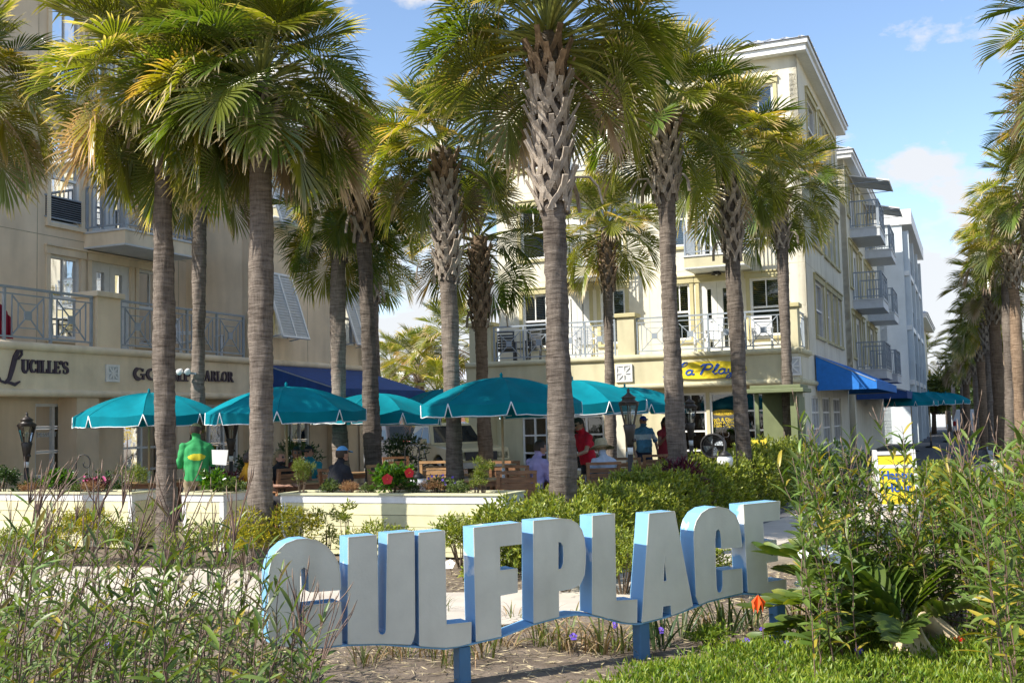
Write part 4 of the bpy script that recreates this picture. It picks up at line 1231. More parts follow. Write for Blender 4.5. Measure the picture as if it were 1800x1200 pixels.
GLY = {
 'G': (z7, [(45, 930), (44, 700), (45, 520), (60, 450), (95, 385), (150, 335), (215, 310), (280, 304), (345, 318), (400, 350), (445, 400), (472, 455), (486, 520), (490, 620), (295, 634), (293, 520), (285, 492), (262, 478), (243, 490), (235, 520), (235, 930), (242, 958), (256, 962), (263, 950), (265, 722), (490, 696), (497, 957), (380, 972), (265, 978), (150, 970)], []),
 'U': (z7, [(537, 298), (712, 282), (718, 500), (722, 880), (733, 897), (750, 902), (766, 893), (773, 870), (778, 500), (782, 275), (945, 260), (948, 600), (950, 880), (940, 925), (925, 958), (740, 951), (537, 955)], []),
 'L': (z7, [(975, 270), (1135, 255), (1145, 838), (1300, 822), (1298, 948), (1220, 968), (1140, 976), (1060, 973), (980, 966)], []),
 'F': (z7, [(1315, 238), (1610, 205), (1612, 335), (1475, 350), (1478, 503), (1585, 490), (1587, 635), (1480, 655), (1485, 907), (1332, 940)], []),
 'P': (z8, [(62, 195), (230, 180), (290, 187), (335, 212), (362, 252), (377, 305), (385, 370), (385, 450), (378, 525), (352, 585), (300, 613), (218, 628), (220, 785), (65, 826)], [(215, 320), (235, 326), (247, 350), (250, 400), (248, 460), (236, 490), (215, 497)]),
 'l': (z8, [(428, 165), (565, 150), (575, 690), (705, 683), (703, 824), (650, 822), (600, 814), (550, 800), (500, 786), (428, 771)], []),
 'A': (z8, [(780, 150), (937, 135), (1050, 720), (990, 750), (920, 777), (915, 715), (865, 722), (860, 791), (735, 821)], [(875, 415), (891, 565), (868, 572)]),
 'C': (z8, [(1058, 300), (1060, 245), (1075, 195), (1105, 148), (1150, 118), (1210, 107), (1270, 120), (1315, 158), (1338, 215), (1350, 290), (1355, 355), (1230, 365), (1228, 300), (1221, 255), (1207, 240), (1193, 258), (1188, 310), (1192, 480), (1196, 600), (1202, 632), (1215, 643), (1230, 631), (1238, 600), (1237, 503), (1355, 490), (1360, 636), (1250, 661), (1150, 686), (1092, 710), (1072, 660), (1065, 480)], []),
 'E': (z8, [(1365, 95), (1590, 72), (1590, 185), (1485, 197), (1492, 320), (1568, 312), (1578, 440), (1508, 452), (1518, 575), (1630, 557), (1632, 658), (1520, 646), (1395, 636)], []),
}
def plane_prism(mb, pts2, hole, fr, bf, bb):
    """front, back and returns of an outline with an optional counter; uses fill via triangulation"""
    import mathutils
    loops = [pts2] + ([hole] if hole else [])
    tri = mathutils.geometry.tessellate_polygon([[Vector((x, y, 0)) for x, y in lp] for lp in loops])
    flat = [q for lp in loops for q in lp]
    n = len(flat)
    mb.cur = 0
    mb.add([fr.p(x, bf, y) for x, y in flat], [tuple(t) for t in tri])
    mb.cur = 1
    mb.add([fr.p(x, bb, y) for x, y in flat], [tuple(reversed(t)) for t in tri])
    for lp in loops:
        m_ = len(lp)
        for i in range(m_):
            (xa, ya), (xb, yb) = lp[i], lp[(i + 1) % m_]
            e = 0.006
            mb.cur = 1
            mb.add([fr.p(xa, bf, ya), fr.p(xb, bf, yb), fr.p(xb, bb, yb), fr.p(xa, bb, ya)], [(0, 1, 2, 3)])
def drift(gc):
    return GF.hit(*gc)
for ch, (zf, ol, hole) in GLY.items():
    o2 = [drift(zf(*q)) for q in ol]; h2 = [drift(zf(*q)) for q in hole]
    mb = MB(); plane_prism(mb, o2, h2, GF, 0.0, -DEP)
    o = mb.build('letter', [M_lface, M_lside], SIGN, origin=SIGN.location)
    # thin pale arris along the front edge, where the paint has rubbed off
    mb = MB()
    for lp in [o2] + ([h2] if h2 else []):
        for i in range(len(lp)):
            (xa, ya), (xb, yb) = lp[i], lp[(i + 1) % len(lp)]
            mb.bar(GF.p(xa, 0.0, ya), GF.p(xb, 0.0, yb), 0.006, 0.006)
    mb.build('edge_trim', M_lface, o, origin=SIGN.location)
bot = [(478, 1128), (535, 1138), (612, 1131.5), (670, 1130), (738, 1135), (783, 1138), (828, 1130), (881, 1118), (938, 1095.5), (982, 1083.5), (1013, 1078), (1041, 1079.4), (1062, 1083.7), (1090, 1092), (1119, 1095), (1128, 1094), (1164, 1085), (1200, 1074), (1229, 1062.5), (1246, 1055.5), (1274, 1048.5), (1305, 1041.5), (1315, 1041.3), (1350, 1044.2), (1382, 1048.5)]
bp_ = [drift(q) for q in bot]
mb = MB()
for (xa, ya), (xb, yb) in zip(bp_[:-1], bp_[1:]):
    mb.hexa([GF.p(xa, -0.012, ya - 0.014), GF.p(xb, -0.012, yb - 0.014), GF.p(xb, -DEP - 0.01, yb - 0.014), GF.p(xa, -DEP - 0.01, ya - 0.014),
             GF.p(xa, -0.012, ya - 0.002), GF.p(xb, -0.012, yb - 0.002), GF.p(xb, -DEP - 0.01, yb - 0.002), GF.p(xa, -DEP - 0.01, ya - 0.002)])
mb.build('base_board', M_lside, SIGN, origin=SIGN.location)
for x0, x1, y in ((797, 825, 1136), (1113, 1140, 1095), (1351, 1380, 1045)):
    a0, zz = GF.hit(x0, y, -0.06); a1, _ = GF.hit(x1, y, -0.06)
    ac = (a0 + a1) / 2 + 0.012; mb = MB(); mb.fbox(GF, ac - 0.042, ac + 0.042, -0.13, -0.03, -0.05, zz - 0.004)
    mb.build('post', M_post, SIGN, origin=SIGN.location, bevel=0.006)

# ================================================================== SHOP SIGNS
M_let = mat('dark_plum_letter', (0.035, 0.022, 0.05), 0.45, 0.1, 8)
M_yel = mat('yellow_board', (0.86, 0.66, 0.02), 0.5, 0.05, 4)
M_cobalt = mat('cobalt_letter', (0.015, 0.09, 0.42), 0.45, 0.08, 8)
M_wlet = mat('white_letter', (0.75, 0.75, 0.72), 0.5, 0.03, 8)
M_ylet = mat('yellow_letter', (0.75, 0.55, 0.03), 0.5, 0.03, 8)
TK, TN = 0.24, 0.10
SG = {
 'L': ([([(.2, 0), (.2, 1)], TK), ([(.02, .95), (.4, .95)], TN), ([(.02, .05), (.68, .05)], TN), ([(.64, .05), (.66, .34)], TN)], .74),
 'U': ([([(.2, 1)] + arc(.44, .3, .24, .27, 180, 300, 8), TK), (arc(.44, .3, .26, .25, 300, 360, 5) + [(.7, 1)], TN * 1.2), ([(.02, .95), (.4, .95)], TN), ([(.56, .95), (.86, .95)], TN)], .9),
 'C': ([(arc(.42, .5, .32, .46, 50, 310, 16), [TN] * 4 + [TK] * 9 + [TN] * 4), ([(.64, .68), (.66, .95)], TN), ([(.64, .32), (.66, .08)], TN * .8)], .76),
 'I': ([([(.2, 0), (.2, 1)], TK), ([(.02, .95), (.38, .95)], TN), ([(.02, .05), (.38, .05)], TN)], .42),
 'E': ([([(.2, 0), (.2, 1)], TK), ([(.02, .95), (.62, .95)], TN), ([(.02, .05), (.66, .05)], TN), ([(.2, .5), (.5, .5)], TN), ([(.6, .95), (.62, .72)], TN), ([(.64, .05), (.66, .3)], TN), ([(.5, .62), (.5, .38)], TN * .8)], .74),
 'S': ([(arc(.34, .74, .24, .22, 20, 240, 10) + arc(.34, .26, .25, .22, 60, -160, 10), [TN] * 6 + [TK * .95] * 10 + [TN] * 6), ([(.56, .68), (.56, .95)], TN * .8), ([(.1, .32), (.1, .05)], TN * .8)], .66),
 'G': ([(arc(.42, .5, .32, .46, 50, 330, 16), [TN] * 4 + [TK] * 9 + [TN] * 4), ([(.64, .68), (.66, .95)], TN), ([(.68, .0), (.68, .45)], TN * 1.6), ([(.5, .45), (.8, .45)], TN)], .86),
 'O': ([(arc(.44, .5, .33, .45, 0, 360, 24), [TK * (0.45 + 0.6 * abs(math.cos(rad(15 * i)))) for i in range(25)])], .9),
 'P': ([([(.2, 0), (.2, 1)], TK), ([(.02, .05), (.4, .05)], TN), ([(.02, .95), (.3, .95)] + arc(.36, .72, .24, .23, 90, -90, 8) + [(.2, .49)], [TN] * 4 + [TK * .8] * 5 + [TN] * 3)], .72),
 'R': ([([(.2, 0), (.2, 1)], TK), ([(.02, .05), (.4, .05)], TN), ([(.02, .95), (.3, .95)] + arc(.36, .74, .22, .21, 90, -90, 8) + [(.2, .53)], [TN] * 4 + [TK * .8] * 5 + [TN] * 3), ([(.38, .52), (.68, .06), (.84, .05)], [TK * .8, TK * .8, TN])], .82),
 'A': ([([(.14, .03), (.44, 1)], TN * 1.1), ([(.42, 1), (.74, .03)], TK), ([(.22, .32), (.64, .32)], TN), ([(.0, .05), (.28, .05)], TN), ([(.56, .05), (.94, .05)], TN)], .94),
 "'": ([([(.12, 1.02), (.06, .72)], [TK * .9, TN * .6])], .24),
}
SCR_L = ([(-.62, -.02), (-.5, -.2), (-.2, -.28), (.05, -.1), (.22, .35), (.42, .95), (.62, 1.28), (.82, 1.3), (.84, 1.08), (.62, .85), (.3, .8)], [.08, .1, .14, .2, .26, .27, .2, .12, .1, .09, .06])
SCR_L2 = ([(-.2, -.27), (.1, -.28), (.4, -.36), (.72, -.2)], [.06, .14, .16, .06])
SCP = {
 'L': ([(SCR_L[0], [w_ * 0.7 for w_ in SCR_L[1]]), (SCR_L2[0], .1)], .9),
 'a': ([(arc(.26, .26, .2, .25, 30, 400, 14), .13), ([(.46, .52), (.44, .12), (.56, .02), (.68, .1)], .12)], .66),
 'P': ([([(.12, -.02), (.2, .5), (.3, .98)], .17), ([(-.05, .8), (.1, 1.0), (.45, 1.04)] + arc(.5, .76, .26, .28, 80, -100, 8) + [(.3, .5)], .13)], .86),
 'l': ([([(.02, .2), (.25, .6), (.32, .98), (.2, 1.02), (.12, .6), (.12, .14), (.24, .0), (.4, .12)], .12)], .4),
 'y': ([([(.02, .5), (.06, .14), (.22, .02), (.42, .2), (.46, .52)], .12), ([(.46, .5), (.42, -.1), (.26, -.42), (.05, -.4), (.1, -.2), (.5, .06)], .11)], .62),
 ' ': ([], .34),
}
def letters(root, txt, table, fr, b, a0, a1, zbase, h, m, depth=0.03, shear=0.0):
    adv = sum(table[c][1] for c in txt); kx = (a1 - a0) / adv
    x = a0; o = Vector(root.location)
    for c in txt:
        st, ad = table[c]
        if st:
            mb = MB()
            for i, (pts, wd) in enumerate(st):
                kw = (kx + h) / 2
                pp = [(x + (px + shear * py) * kx, zbase + py * h) for px, py in pts]
                ws = [q * kw for q in wd] if isinstance(wd, (list, tuple)) else wd * kw
                stroke_poly(mb, pp, ws, lambda u, v, d, i=i: fr.p(u, b + 0.002 + d + 0.0015 * i, v), depth)
            mb.build('letter', m, root, origin=o)
        x += ad * kx
def ah(px, y): return LF.hit(px, y)[0]
sg = empty('shop_sign', LF.p(ah(60, 650), 0, 2.9), 0, "dark raised letters LUCILLE'S on the tan shop front", 'shop sign')
letters(sg, "UCILLE'S", SG, LF, 0.0, ah(36, 650), ah(119, 650), LF.hit(80, 656)[1], 0.25, M_let)
mb = MB()
for i, (pts, wd) in enumerate((SCR_L, SCR_L2)):
    a_, z_ = ah(14, 650), LF.hit(14, 662)[1]
    stroke_poly(mb, [(a_ + px * 0.36, z_ + py * 0.40) for px, py in pts], [q * 0.38 for q in wd], lambda u, v, d, i=i: LF.p(u, 0.002 + d + 0.002 * i, v), 0.03)
mb.build('letter', M_let, sg, origin=sg.location)
sg = empty('shop_sign', LF.p(ah(330, 660), 0, 2.9), 0, 'dark raised letters ending in PARLOR on the tan shop front', 'shop sign')
letters(sg, 'GOSSIP', SG, LF, 0.0, ah(233, 660), ah(337, 660), LF.hit(300, 669)[1], 0.25, M_let)
letters(sg, 'PARLOR', SG, LF, 0.0, ah(349, 660), ah(409, 660), LF.hit(380, 670.5)[1], 0.25, M_let)
# yellow surfboard shaped sign
a0, a1 = ra(1172, 0.05, 650), ra(1312, 0.05, 650); zc = RF.hit(1242, 650, 0.05)[1]
sg = empty('shop_sign', RF.p((a0 + a1) / 2, 0, zc), 0, 'yellow surfboard shaped sign with blue script on the cream house', 'shop sign')
mb = MB(); n = 40; hw = (a1 - a0) / 2; cx_ = (a0 + a1) / 2
pts = [(cx_ + hw * math.copysign(abs(math.cos(2 * PI * i / n)) ** 0.8, math.cos(2 * PI * i / n)), zc + 0.24 * math.copysign(abs(math.sin(2 * PI * i / n)) ** 0.8, math.sin(2 * PI * i / n))) for i in range(n)]
mb.prism(pts, lambda x, y, k: RF.p(x, 0.06 if k == 0 else 0.012, y)); mb.build('board', M_yel, sg, origin=sg.location)
letters(sg, 'La Playa', SCP, RF, 0.06, a0 + 0.14, a1 - 0.02, zc - 0.12, 0.27, M_cobalt, 0.012, shear=0.25)

def place_text(root, txt, fr, b, a, z, size, m, bold=0.0, shear=0.0, depth=0.004):
    me = text_mesh(txt, size, depth, m, 'lettering', shear, bold)
    o = mkobj('lettering', me, root)
    mw = Matrix((( fr.u.x, 0, fr.n.x), (fr.u.y, 0, fr.n.y), (fr.u.z, 1, fr.n.z))).to_4x4()
    o.matrix_local = Matrix.Translation(fr.p(a, b, z) - Vector(root.location)) @ mw
    return o
sg = empty('window_lettering', LF.p(ah(95, 765), -0.63, 1.7), 0, 'white words DESSERT and WINE on the left shop window', 'window lettering')
for t_, px in (('DESSERT', 83), ('WINE', 123)):
    a_, z_ = LF.hit(px, 764, -0.63); place_text(sg, t_, LF, -0.63, a_, z_, 0.13, M_wlet, 0.002)
sg = empty('window_lettering', RF.p(ra(1272, -0.58, 730), -0.58, 1.9), 0, 'yellow opening hours lettering on the dark shop door', 'window lettering')
for t_, py, sz in (('La Playa', 725, 0.14), ('Lunch & Dinner', 737, 0.13), ('7 Days A Week', 742.5, 0.11), ('11am - 10pm', 748, 0.11)):
    a_, z_ = RF.hit(1272, py, -0.58); place_text(sg, t_, RF, -0.58, a_, z_, sz, M_ylet, 0.002)
mb = MB(); a_, z_ = RF.hit(1272, 725, -0.585)
mb.prism([(a_ + 0.34 * math.cos(2 * PI * i / 24), z_ + 0.09 * math.sin(2 * PI * i / 24)) for i in range(24)], lambda x, y, k: RF.p(x, -0.582 - 0.003 * k, y))
mb.build('oval', mat('ochre_paint', (0.35, 0.24, 0.02), 0.6), sg, origin=sg.location)

# ================================================================== PLANTERS
M_plank = mat('cream_plank', (0.74, 0.70, 0.43), 0.65, 0.07, 3, 0.15, 60, objvar=0.08, streak=0.35)
M_wtrim = mat('planter_white', (0.80, 0.80, 0.78), 0.55, 0.06, 5, streak=0.3)
M_cap = mat('planter_cap', (0.66, 0.63, 0.40), 0.6, 0.06, 4)
PF = Fr((-3.17, 14.69), DV, DU * -1)
def planter(label, a0, a1, dep=0.6, H=0.81):
    e = empty('planter_box', PF.p((a0 + a1) / 2, -dep / 2, 0), 0, label, 'planter', 'cream boarded planters along the patio')
    o = Vector(e.location)
    def bb(nm, m, *q, bev=0.0):
        mb = MB(); mb.fbox(PF, *q); return mb.build(nm, m, e, origin=o, bevel=bev)
    t = 0.03; z = H - 0.025
    bb('core', mat('planter_core', (0.12, 0.11, 0.08), 0.9), a0 + t, a1 - t, -dep + t, -t, 0.0, 0.70)
    for i in range(5):
        zt = z - 0.105 - 0.152 * i; zb = max(0.02, zt - 0.145)
        bb('plank', M_plank, a0 + 0.07, a1 - 0.07, -t, -0.004 - 0.002 * (i % 2), zb, zt)
        for s, x0, x1 in ((1, a1 - t, a1 - 0.005), (-1, a0 + 0.005, a0 + t)):
            bb('plank', M_plank, x0, x1, -dep + 0.07, -0.07, zb, zt)
        bb('plank', M_plank, a0 + 0.07, a1 - 0.07, -dep, -dep + t, zb, zt)
    for x0 in (a0, a1 - 0.07):
        for b0 in (-dep, -0.07): bb('corner_post', M_wtrim, x0, x0 + 0.07, b0, b0 + 0.07, 0.0, z - 0.10, bev=0.004)
    bb('top_band', M_wtrim, a0, a1, -0.03, 0.006, z - 0.10, z); bb('top_band', M_wtrim, a0, a1, -dep, -dep + 0.03, z - 0.10, z)
    for x0 in (a0, a1 - 0.03): bb('top_band', M_wtrim, x0, x0 + 0.03, -dep + 0.03, -0.03, z - 0.10, z)
    bb('cap', M_cap, a0 - 0.02, a1 + 0.02, -0.09, 0.03, z + 0.001, H); bb('cap', M_cap, a0 - 0.02, a1 + 0.02, -dep - 0.02, -dep + 0.09, z + 0.001, H)
    for x0 in (a0 - 0.02, a1 - 0.07): bb('cap', M_cap, x0, x0 + 0.09, -dep + 0.09, -0.09, z + 0.001, H)
    bb('soil', M_mulch, a0 + t, a1 - t, -dep + t, -t, 0.7, 0.76)
    return e
def pa(px): return PF.hit(px, 872)[0]
planter('long cream planter box behind the letters LFP', 0, 3.30)
planter('short cream planter box between two grey palm trunks', pa(320), pa(393))
planter('cream planter box at the left edge of the picture', pa(-120), pa(232))

# ================================================================== UMBRELLAS
M_teal = mat('teal_canvas', (0.003, 0.25, 0.32), 0.8, 0.12, 2.2, 0.55, 5.5, spec=0.12, objvar=0.16, stretch=(1, 1, 0.6))
def canvas(m, tr=0.25, col=(0.01, 0.32, 0.40)):
    t = m.node_tree; b = t.nodes['Principled BSDF']; tl = t.nodes.new('ShaderNodeBsdfTranslucent'); tl.inputs[0].default_value = (*col, 1)
    ms = t.nodes.new('ShaderNodeMixShader'); ms.inputs[0].default_value = tr
    t.links.new(b.outputs[0], ms.inputs[1]); t.links.new(tl.outputs[0], ms.inputs[2]); t.links.new(ms.outputs[0], t.nodes['Material Output'].inputs[0])
canvas(M_teal)
M_pipe = mat('white_piping', (0.85, 0.86, 0.86), 0.6, 0.02, 5)
M_pole = mat('umbrella_pole_wood', (0.50, 0.34, 0.17), 0.6, 0.15, 6, stretch=(6, 6, 0.5))
def umb_parts(R=1.35, rise=0.44, val=0.19, seed=0):
    rg = random.Random(seed); N = 8; out = []
    for k in range(N):
        a0, a1 = 2 * PI * k / N, 2 * PI * (k + 1) / N
        NR, NA = 9, 8; vs = []; fs = []
        sg = rg.uniform(0.03, 0.07)
        for i in range(NR + 1):
            r = i / NR
            z = rise * (1 - r ** 2.0)
            for j in range(NA + 1):
                f = j / NA
                p0 = Vector((math.cos(a0), math.sin(a0), 0)); p1 = Vector((math.cos(a1), math.sin(a1), 0))
                q = p0.lerp(p1, f) * (R * r)
                bow = 4 * f * (1 - f)
                q *= 1 + 0.035 * bow * r
                vs.append((q.x, q.y, z - sg * bow * math.sin(PI * min(1, r * 0.9)) - 0.012 * bow * r + 0.006 * math.sin(9 * f + k) * r))
        for i in range(NR):
            for j in range(NA):
                a = i * (NA + 1) + j; fs.append((a, a + 1, a + NA + 2, a + NA + 1))
        rim = vs[-(NA + 1):]
        # hanging valance, split at the ribs
        vv = [Vector(q) for q in rim]; lows = []
        top = []
        for j, q in enumerate(vv):
            f = j / NA
            top.append(q)
        M_ = 10; vt = []; vb = []
        for j in range(M_ + 1):
            f = j / M_; g = f * NA; i0 = min(NA - 1, int(g)); q = vv[i0].lerp(vv[i0 + 1], g - i0)
            fb = 0.075 + 0.85 * f; gb = fb * NA; i1 = min(NA - 1, int(gb)); ql = vv[i1].lerp(vv[i1 + 1], gb - i1)
            vt.append(q); dn = val * (1.0 - 0.10 * math.sin(PI * f)) + rg.uniform(-0.006, 0.006)
            o_ = Vector((ql.x, ql.y, 0)).normalized()
            vb.append(ql + Vector((0, 0, -dn)) + o_ * 0.015)
        vals = (vt, vb)
        out.append((vs, fs, vals))
    return out
UMB_CACHE = {}
def umbrella(label, c, zrim, R=1.35, rz=0.0, rise=0.42, tilt=(0, 0), seed=0, group='teal patio umbrellas'):
    e = empty('patio_umbrella', (c[0], c[1], 0), rz, label, 'umbrella', group)
    key = (R, rise, seed)
    if key not in UMB_CACHE:
        ms = []
        for vs, fs, (vt, vb) in umb_parts(R, rise, seed=seed):
            mb = MB(); mb.add(vs, fs); m1 = mb.mesh('canopy_panel', M_teal, True)
            mb = MB(); n = len(vt)
            mid = [a.lerp(b, 0.5) for a, b in zip(vt, vb)]
            mb.add(list(vt) + mid + list(vb), [(i, i + 1, n + i + 1, n + i) for i in range(n - 1)] + [(n + i, n + i + 1, 2 * n + i + 1, 2 * n + i) for i in range(n - 1)])
            m2 = mb.mesh('valance', M_teal, True)
            mb = MB(); mb.tube([vt[0]] + vb + [vt[-1]], 0.009, 5); m3 = mb.mesh('piping', M_pipe, True)
            ms.append((m1, m2, m3))
        mb = MB()
        for k in range(8):
            a = 2 * PI * k / 8
            mb.tube([(R * r * math.cos(a), R * r * math.sin(a), rise * (1 - r ** 2.0) - 0.02) for r in (0.03, 0.3, 0.6, 0.85, 0.99)], 0.009, 5)
            mb.tube([(0.03 * math.cos(a), 0.03 * math.sin(a), -0.12), (R * 0.5 * math.cos(a), R * 0.5 * math.sin(a), rise * (1 - 0.5 ** 2.0) - 0.03)], 0.007, 5)
        UMB_CACHE[key] = (ms, mb.mesh('ribs', M_pole))
    ms, rb = UMB_CACHE[key]
    for m1, m2, m3 in ms:
        p = mkobj('canopy_panel', m1, e, (0, 0, zrim), (tilt[0], tilt[1], 0))
        v = mkobj('valance', m2, p); mkobj('piping', m3, p)
    mkobj('ribs', rb, e, (0, 0, zrim), (tilt[0], tilt[1], 0))
    mb = MB(); mb.lathe([(0.021, 0), (0.021, zrim + rise * 0.9)], 10); mb.build('pole', M_pole, e, True)
    mb = MB(); mb.lathe([(0.026, 0.72), (0.026, 0.95)], 10); mb.build('pole_joint', M_grey2, e, True)
    mb = MB(); mb.lathe([(0.02, 0), (0.035, 0.01), (0.02, 0.03), (0.03, 0.055), (0.012, 0.085), (0.003, 0.09)], 10, (0, 0, zrim + rise - 0.012)); mb.build('finial', M_teal, e, True)
    mb = MB(); mb.lathe([(0.26, 0.0), (0.26, 0.06), (0.05, 0.09), (0.035, 0.3)], 18); mb.build('base', M_black, e, True)
    return e
for lb, px, d, py, R, rz, tl in (
    ('shaded teal umbrella in front of the tan shop, the leftmost', 262, 20.0, 690, 1.32, 0.25, (0, 0)),
    ('teal umbrella with sunlit stripes right of the man in green', 503, 18.6, 679, 1.36, 0.1, (0.02, 0.0)),
    ('teal umbrella under the navy awning with a peak by a palm trunk', 662, 21.5, 691, 1.32, 0.5, (0, 0.03)),
    ('biggest teal umbrella dappled with frond shadows, nearest the planter', 881, 17.4, 663, 1.30, 0.12, (0, 0)),
    ('teal umbrella half hidden by the largest palm trunk', 1005, 19.4, 668, 1.36, 0.42, (0, -0.03)),
    ('teal umbrella behind the middle lantern', 1098, 24.5, 680, 1.42, 0.3, (0, 0)),
    ('small teal umbrella peeping between two larger ones', 785, 25.5, 683, 1.25, 0.2, (0, 0)),
    ('teal umbrella beside the street under the far navy awning', 1632, 50.0, 688, 1.15, 0.2, (0, 0)),
    ('dark teal umbrella down the street behind tall stems', 1600, 46.0, 688, 1.1, 0.6, (0, 0)),
    ('farthest teal umbrella down the street', 1662, 58.0, 690, 1.2, 0.4, (0, 0))):
    p = at(px, py, d); rise = 0.42
    umbrella(lb, (p.x, p.y), p.z - rise, R, rz, rise, tl, seed=0 if R < 1.34 else 1)

# ================================================================== FURNITURE
M_wood = mat('chair_wood', (0.34, 0.165, 0.075), 0.55, 0.2, 3, 0.15, 40, objvar=0.12, stretch=(2, 8, 8))
M_woodl = mat('chair_wood_light', (0.50, 0.29, 0.13), 0.55, 0.2, 3, 0.15, 40, objvar=0.12, stretch=(2, 8, 8))
CH = {}
def chair_meshes(key, m, wd=0.58):
    """slatted armchair, faces -y, origin on the floor under its middle"""
    h = wd / 2; L = []
    def bar(nm, p, q, w, t, up=(0, 0, 1)):
        mb = MB(); mb.bar(p, q, w, t, up); L.append((nm, mb.mesh(nm, m)))
    for s in (-1, 1):
        bar('leg', (s * (h - 0.03), -0.27, 0), (s * (h - 0.03), -0.27, 0.60), 0.055, 0.055)
        bar('leg', (s * (h - 0.03), 0.25, 0), (s * (h - 0.03), 0.34, 0.95), 0.055, 0.05, (1, 0, 0))
        bar('armrest', (s * (h - 0.03), -0.32, 0.615), (s * (h - 0.03), 0.31, 0.615), 0.075, 0.025)
    for i in range(6):
        y = -0.27 + i * 0.088
        bar('seat_slat', (-h + 0.06, y, 0.41 - 0.01 * i), (h - 0.06, y, 0.41 - 0.01 * i), 0.075, 0.02)
    for i in range(6):
        z = 0.44 + i * 0.085; y = 0.245 + 0.1 * (z - 0.2)
        bar('back_slat', (-h + 0.03, y, z), (h - 0.03, y, z), 0.018, 0.072)
    bar('top_rail', (-h, 0.345, 0.975), (h, 0.345, 0.975), 0.06, 0.045)
    CH[key] = L
chair_meshes('w', M_wood); chair_meshes('l', M_woodl)
def chair(label, px, d, rz, key='w', group='slatted wooden patio chairs', z=0, name='patio_chair'):
    p = gx(px, d)
    e = empty(name, (p.x, p.y, z), rz, label, 'chair', group)
    for nm, me in CH[key]: mkobj(nm, me, e)
    return e
def table(label, px, d, rz=0.0, L=1.3, W=0.85):
    p = gx(px, d); e = empty('patio_table', (p.x, p.y, 0), rz, label, 'table', 'wooden patio tables')
    n = 7
    for i in range(n):
        y = -W / 2 + W * (i + 0.5) / n
        mb = MB(); mb.box(-L / 2, L / 2, y - W / n / 2 + 0.004, y + W / n / 2 - 0.004, 0.715, 0.74); mb.build('top_plank', M_woodl, e)
    for sx in (-1, 1):
        for sy in (-1, 1):
            mb = MB(); mb.box(sx * (L / 2 - 0.1) - 0.035, sx * (L / 2 - 0.1) + 0.035, sy * (W / 2 - 0.08) - 0.035, sy * (W / 2 - 0.08) + 0.035, 0, 0.70); mb.build('leg', M_wood, e)
    mb = MB()
    mb.box(-L / 2 + 0.06, L / 2 - 0.06, -W / 2 + 0.05, -W / 2 + 0.08, 0.63, 0.714); mb.box(-L / 2 + 0.06, L / 2 - 0.06, W / 2 - 0.08, W / 2 - 0.05, 0.63, 0.714)
    mb.build('apron', M_wood, e)
chair('wooden chair seen from behind at the right end of the long planter', 908, 15.7, PI * 0.98, 'w')
chair('wooden chair under the person in the straw hat', 1050, 18.0, PI * 1.05, 'w')
chair('wooden chair behind the man in black with the pale blue cap', 607, 17.9, -0.9 + PI * 1.0, 'w')
chair('wooden chair under the man in the purple shirt', 934, 17.6, PI * 0.72, 'w')
chair('wooden chair left of the purple shirt man with its back to the house', 895, 19.6, PI * 0.9, 'w')
chair('lighter wooden chair right of the hibiscus', 690, 19.0, PI * 0.3, 'l')
chair('wooden chair in front of the cream truck', 770, 20.5, PI * 0.95, 'l')
chair('wooden chair between the two dark trunks', 700, 23.0, 0.3, 'w')
chair('wooden chair under the person in orange', 428, 17.4, PI * 0.6, 'l')
chair('wooden chair with a pale arm left of the hedge', 1100, 19.8, PI * 0.93, 'w')
chair('wooden chair turned sideways behind the middle lantern post', 1150, 21.0, PI * 1.0, 'w')
chair('wooden chair facing the cream house near the lattice trunk', 820, 22.5, PI * 0.5, 'l')
chair('wooden chair under the woman with fair hair', 486, 18.6, PI * 1.3, 'w')
table('wooden table below the striped umbrella', 525, 18.8, 0.2)
table('wooden table below the biggest umbrella', 880, 18.4, 0.1)
table('wooden table between the waiter in red and the man in purple', 1000, 18.6, -0.3)
table('wooden table in front of the cream house shop window', 1160, 23.0, -0.3)
table('wooden table under the umbrella by the navy awning', 655, 22.2, 0.3)
table('wooden table under the leftmost umbrella', 270, 20.4, 0.5)
table('wooden table in front of the cream truck', 755, 21.6, 0.1)
# white and dark seats on the two terraces
chair_meshes('tw', mat('white_resin', (0.80, 0.81, 0.82), 0.45, 0.03, 4)); chair_meshes('td', mat('dark_resin', (0.06, 0.065, 0.07), 0.5, 0.1, 4))
def tchair(label, fr, px, py, b, z, rz, key):
    a = fr.hit(px, py, b)[0]; p = fr.p(a, b, z)
    e = empty('terrace_chair', p, rz, label, 'chair', 'chairs on the upstairs terraces')
    for nm, me in CH[key]: mkobj(nm, me, e)
RZ = math.atan2(DV.y, DV.x)
tchair('white slatted chair on the tan house terrace, the left one of two', LF, 330, 590, -1.0, ZB1 + 0.02, RZ + 1.9, 'tw')
tchair('white slatted chair on the tan house terrace, the right one of two', LF, 395, 590, -1.0, ZB1 + 0.02, RZ + 1.2, 'tw')
tchair('dark chair at the left end of the cream house terrace', RF, 888, 600, -0.8, ZR1 + 0.02, RZ + 0.4, 'td')
tchair('second dark chair on the cream house terrace beside the big trunk', RF, 928, 600, -0.8, ZR1 + 0.02, RZ - 0.5, 'td')
tchair('white chair on the cream house terrace by the half open door', RF, 1030, 600, -0.8, ZR1 + 0.02, RZ + 0.6, 'tw')
tchair('white chair at the right end of the cream house terrace', RF, 1340, 590, -0.8, ZR1 + 0.02, RZ + 0.2, 'tw')
tchair('white chair on the cream house terrace behind the sign palm', RF, 1245, 590, -0.9, ZR1 + 0.02, RZ - 0.6, 'tw')

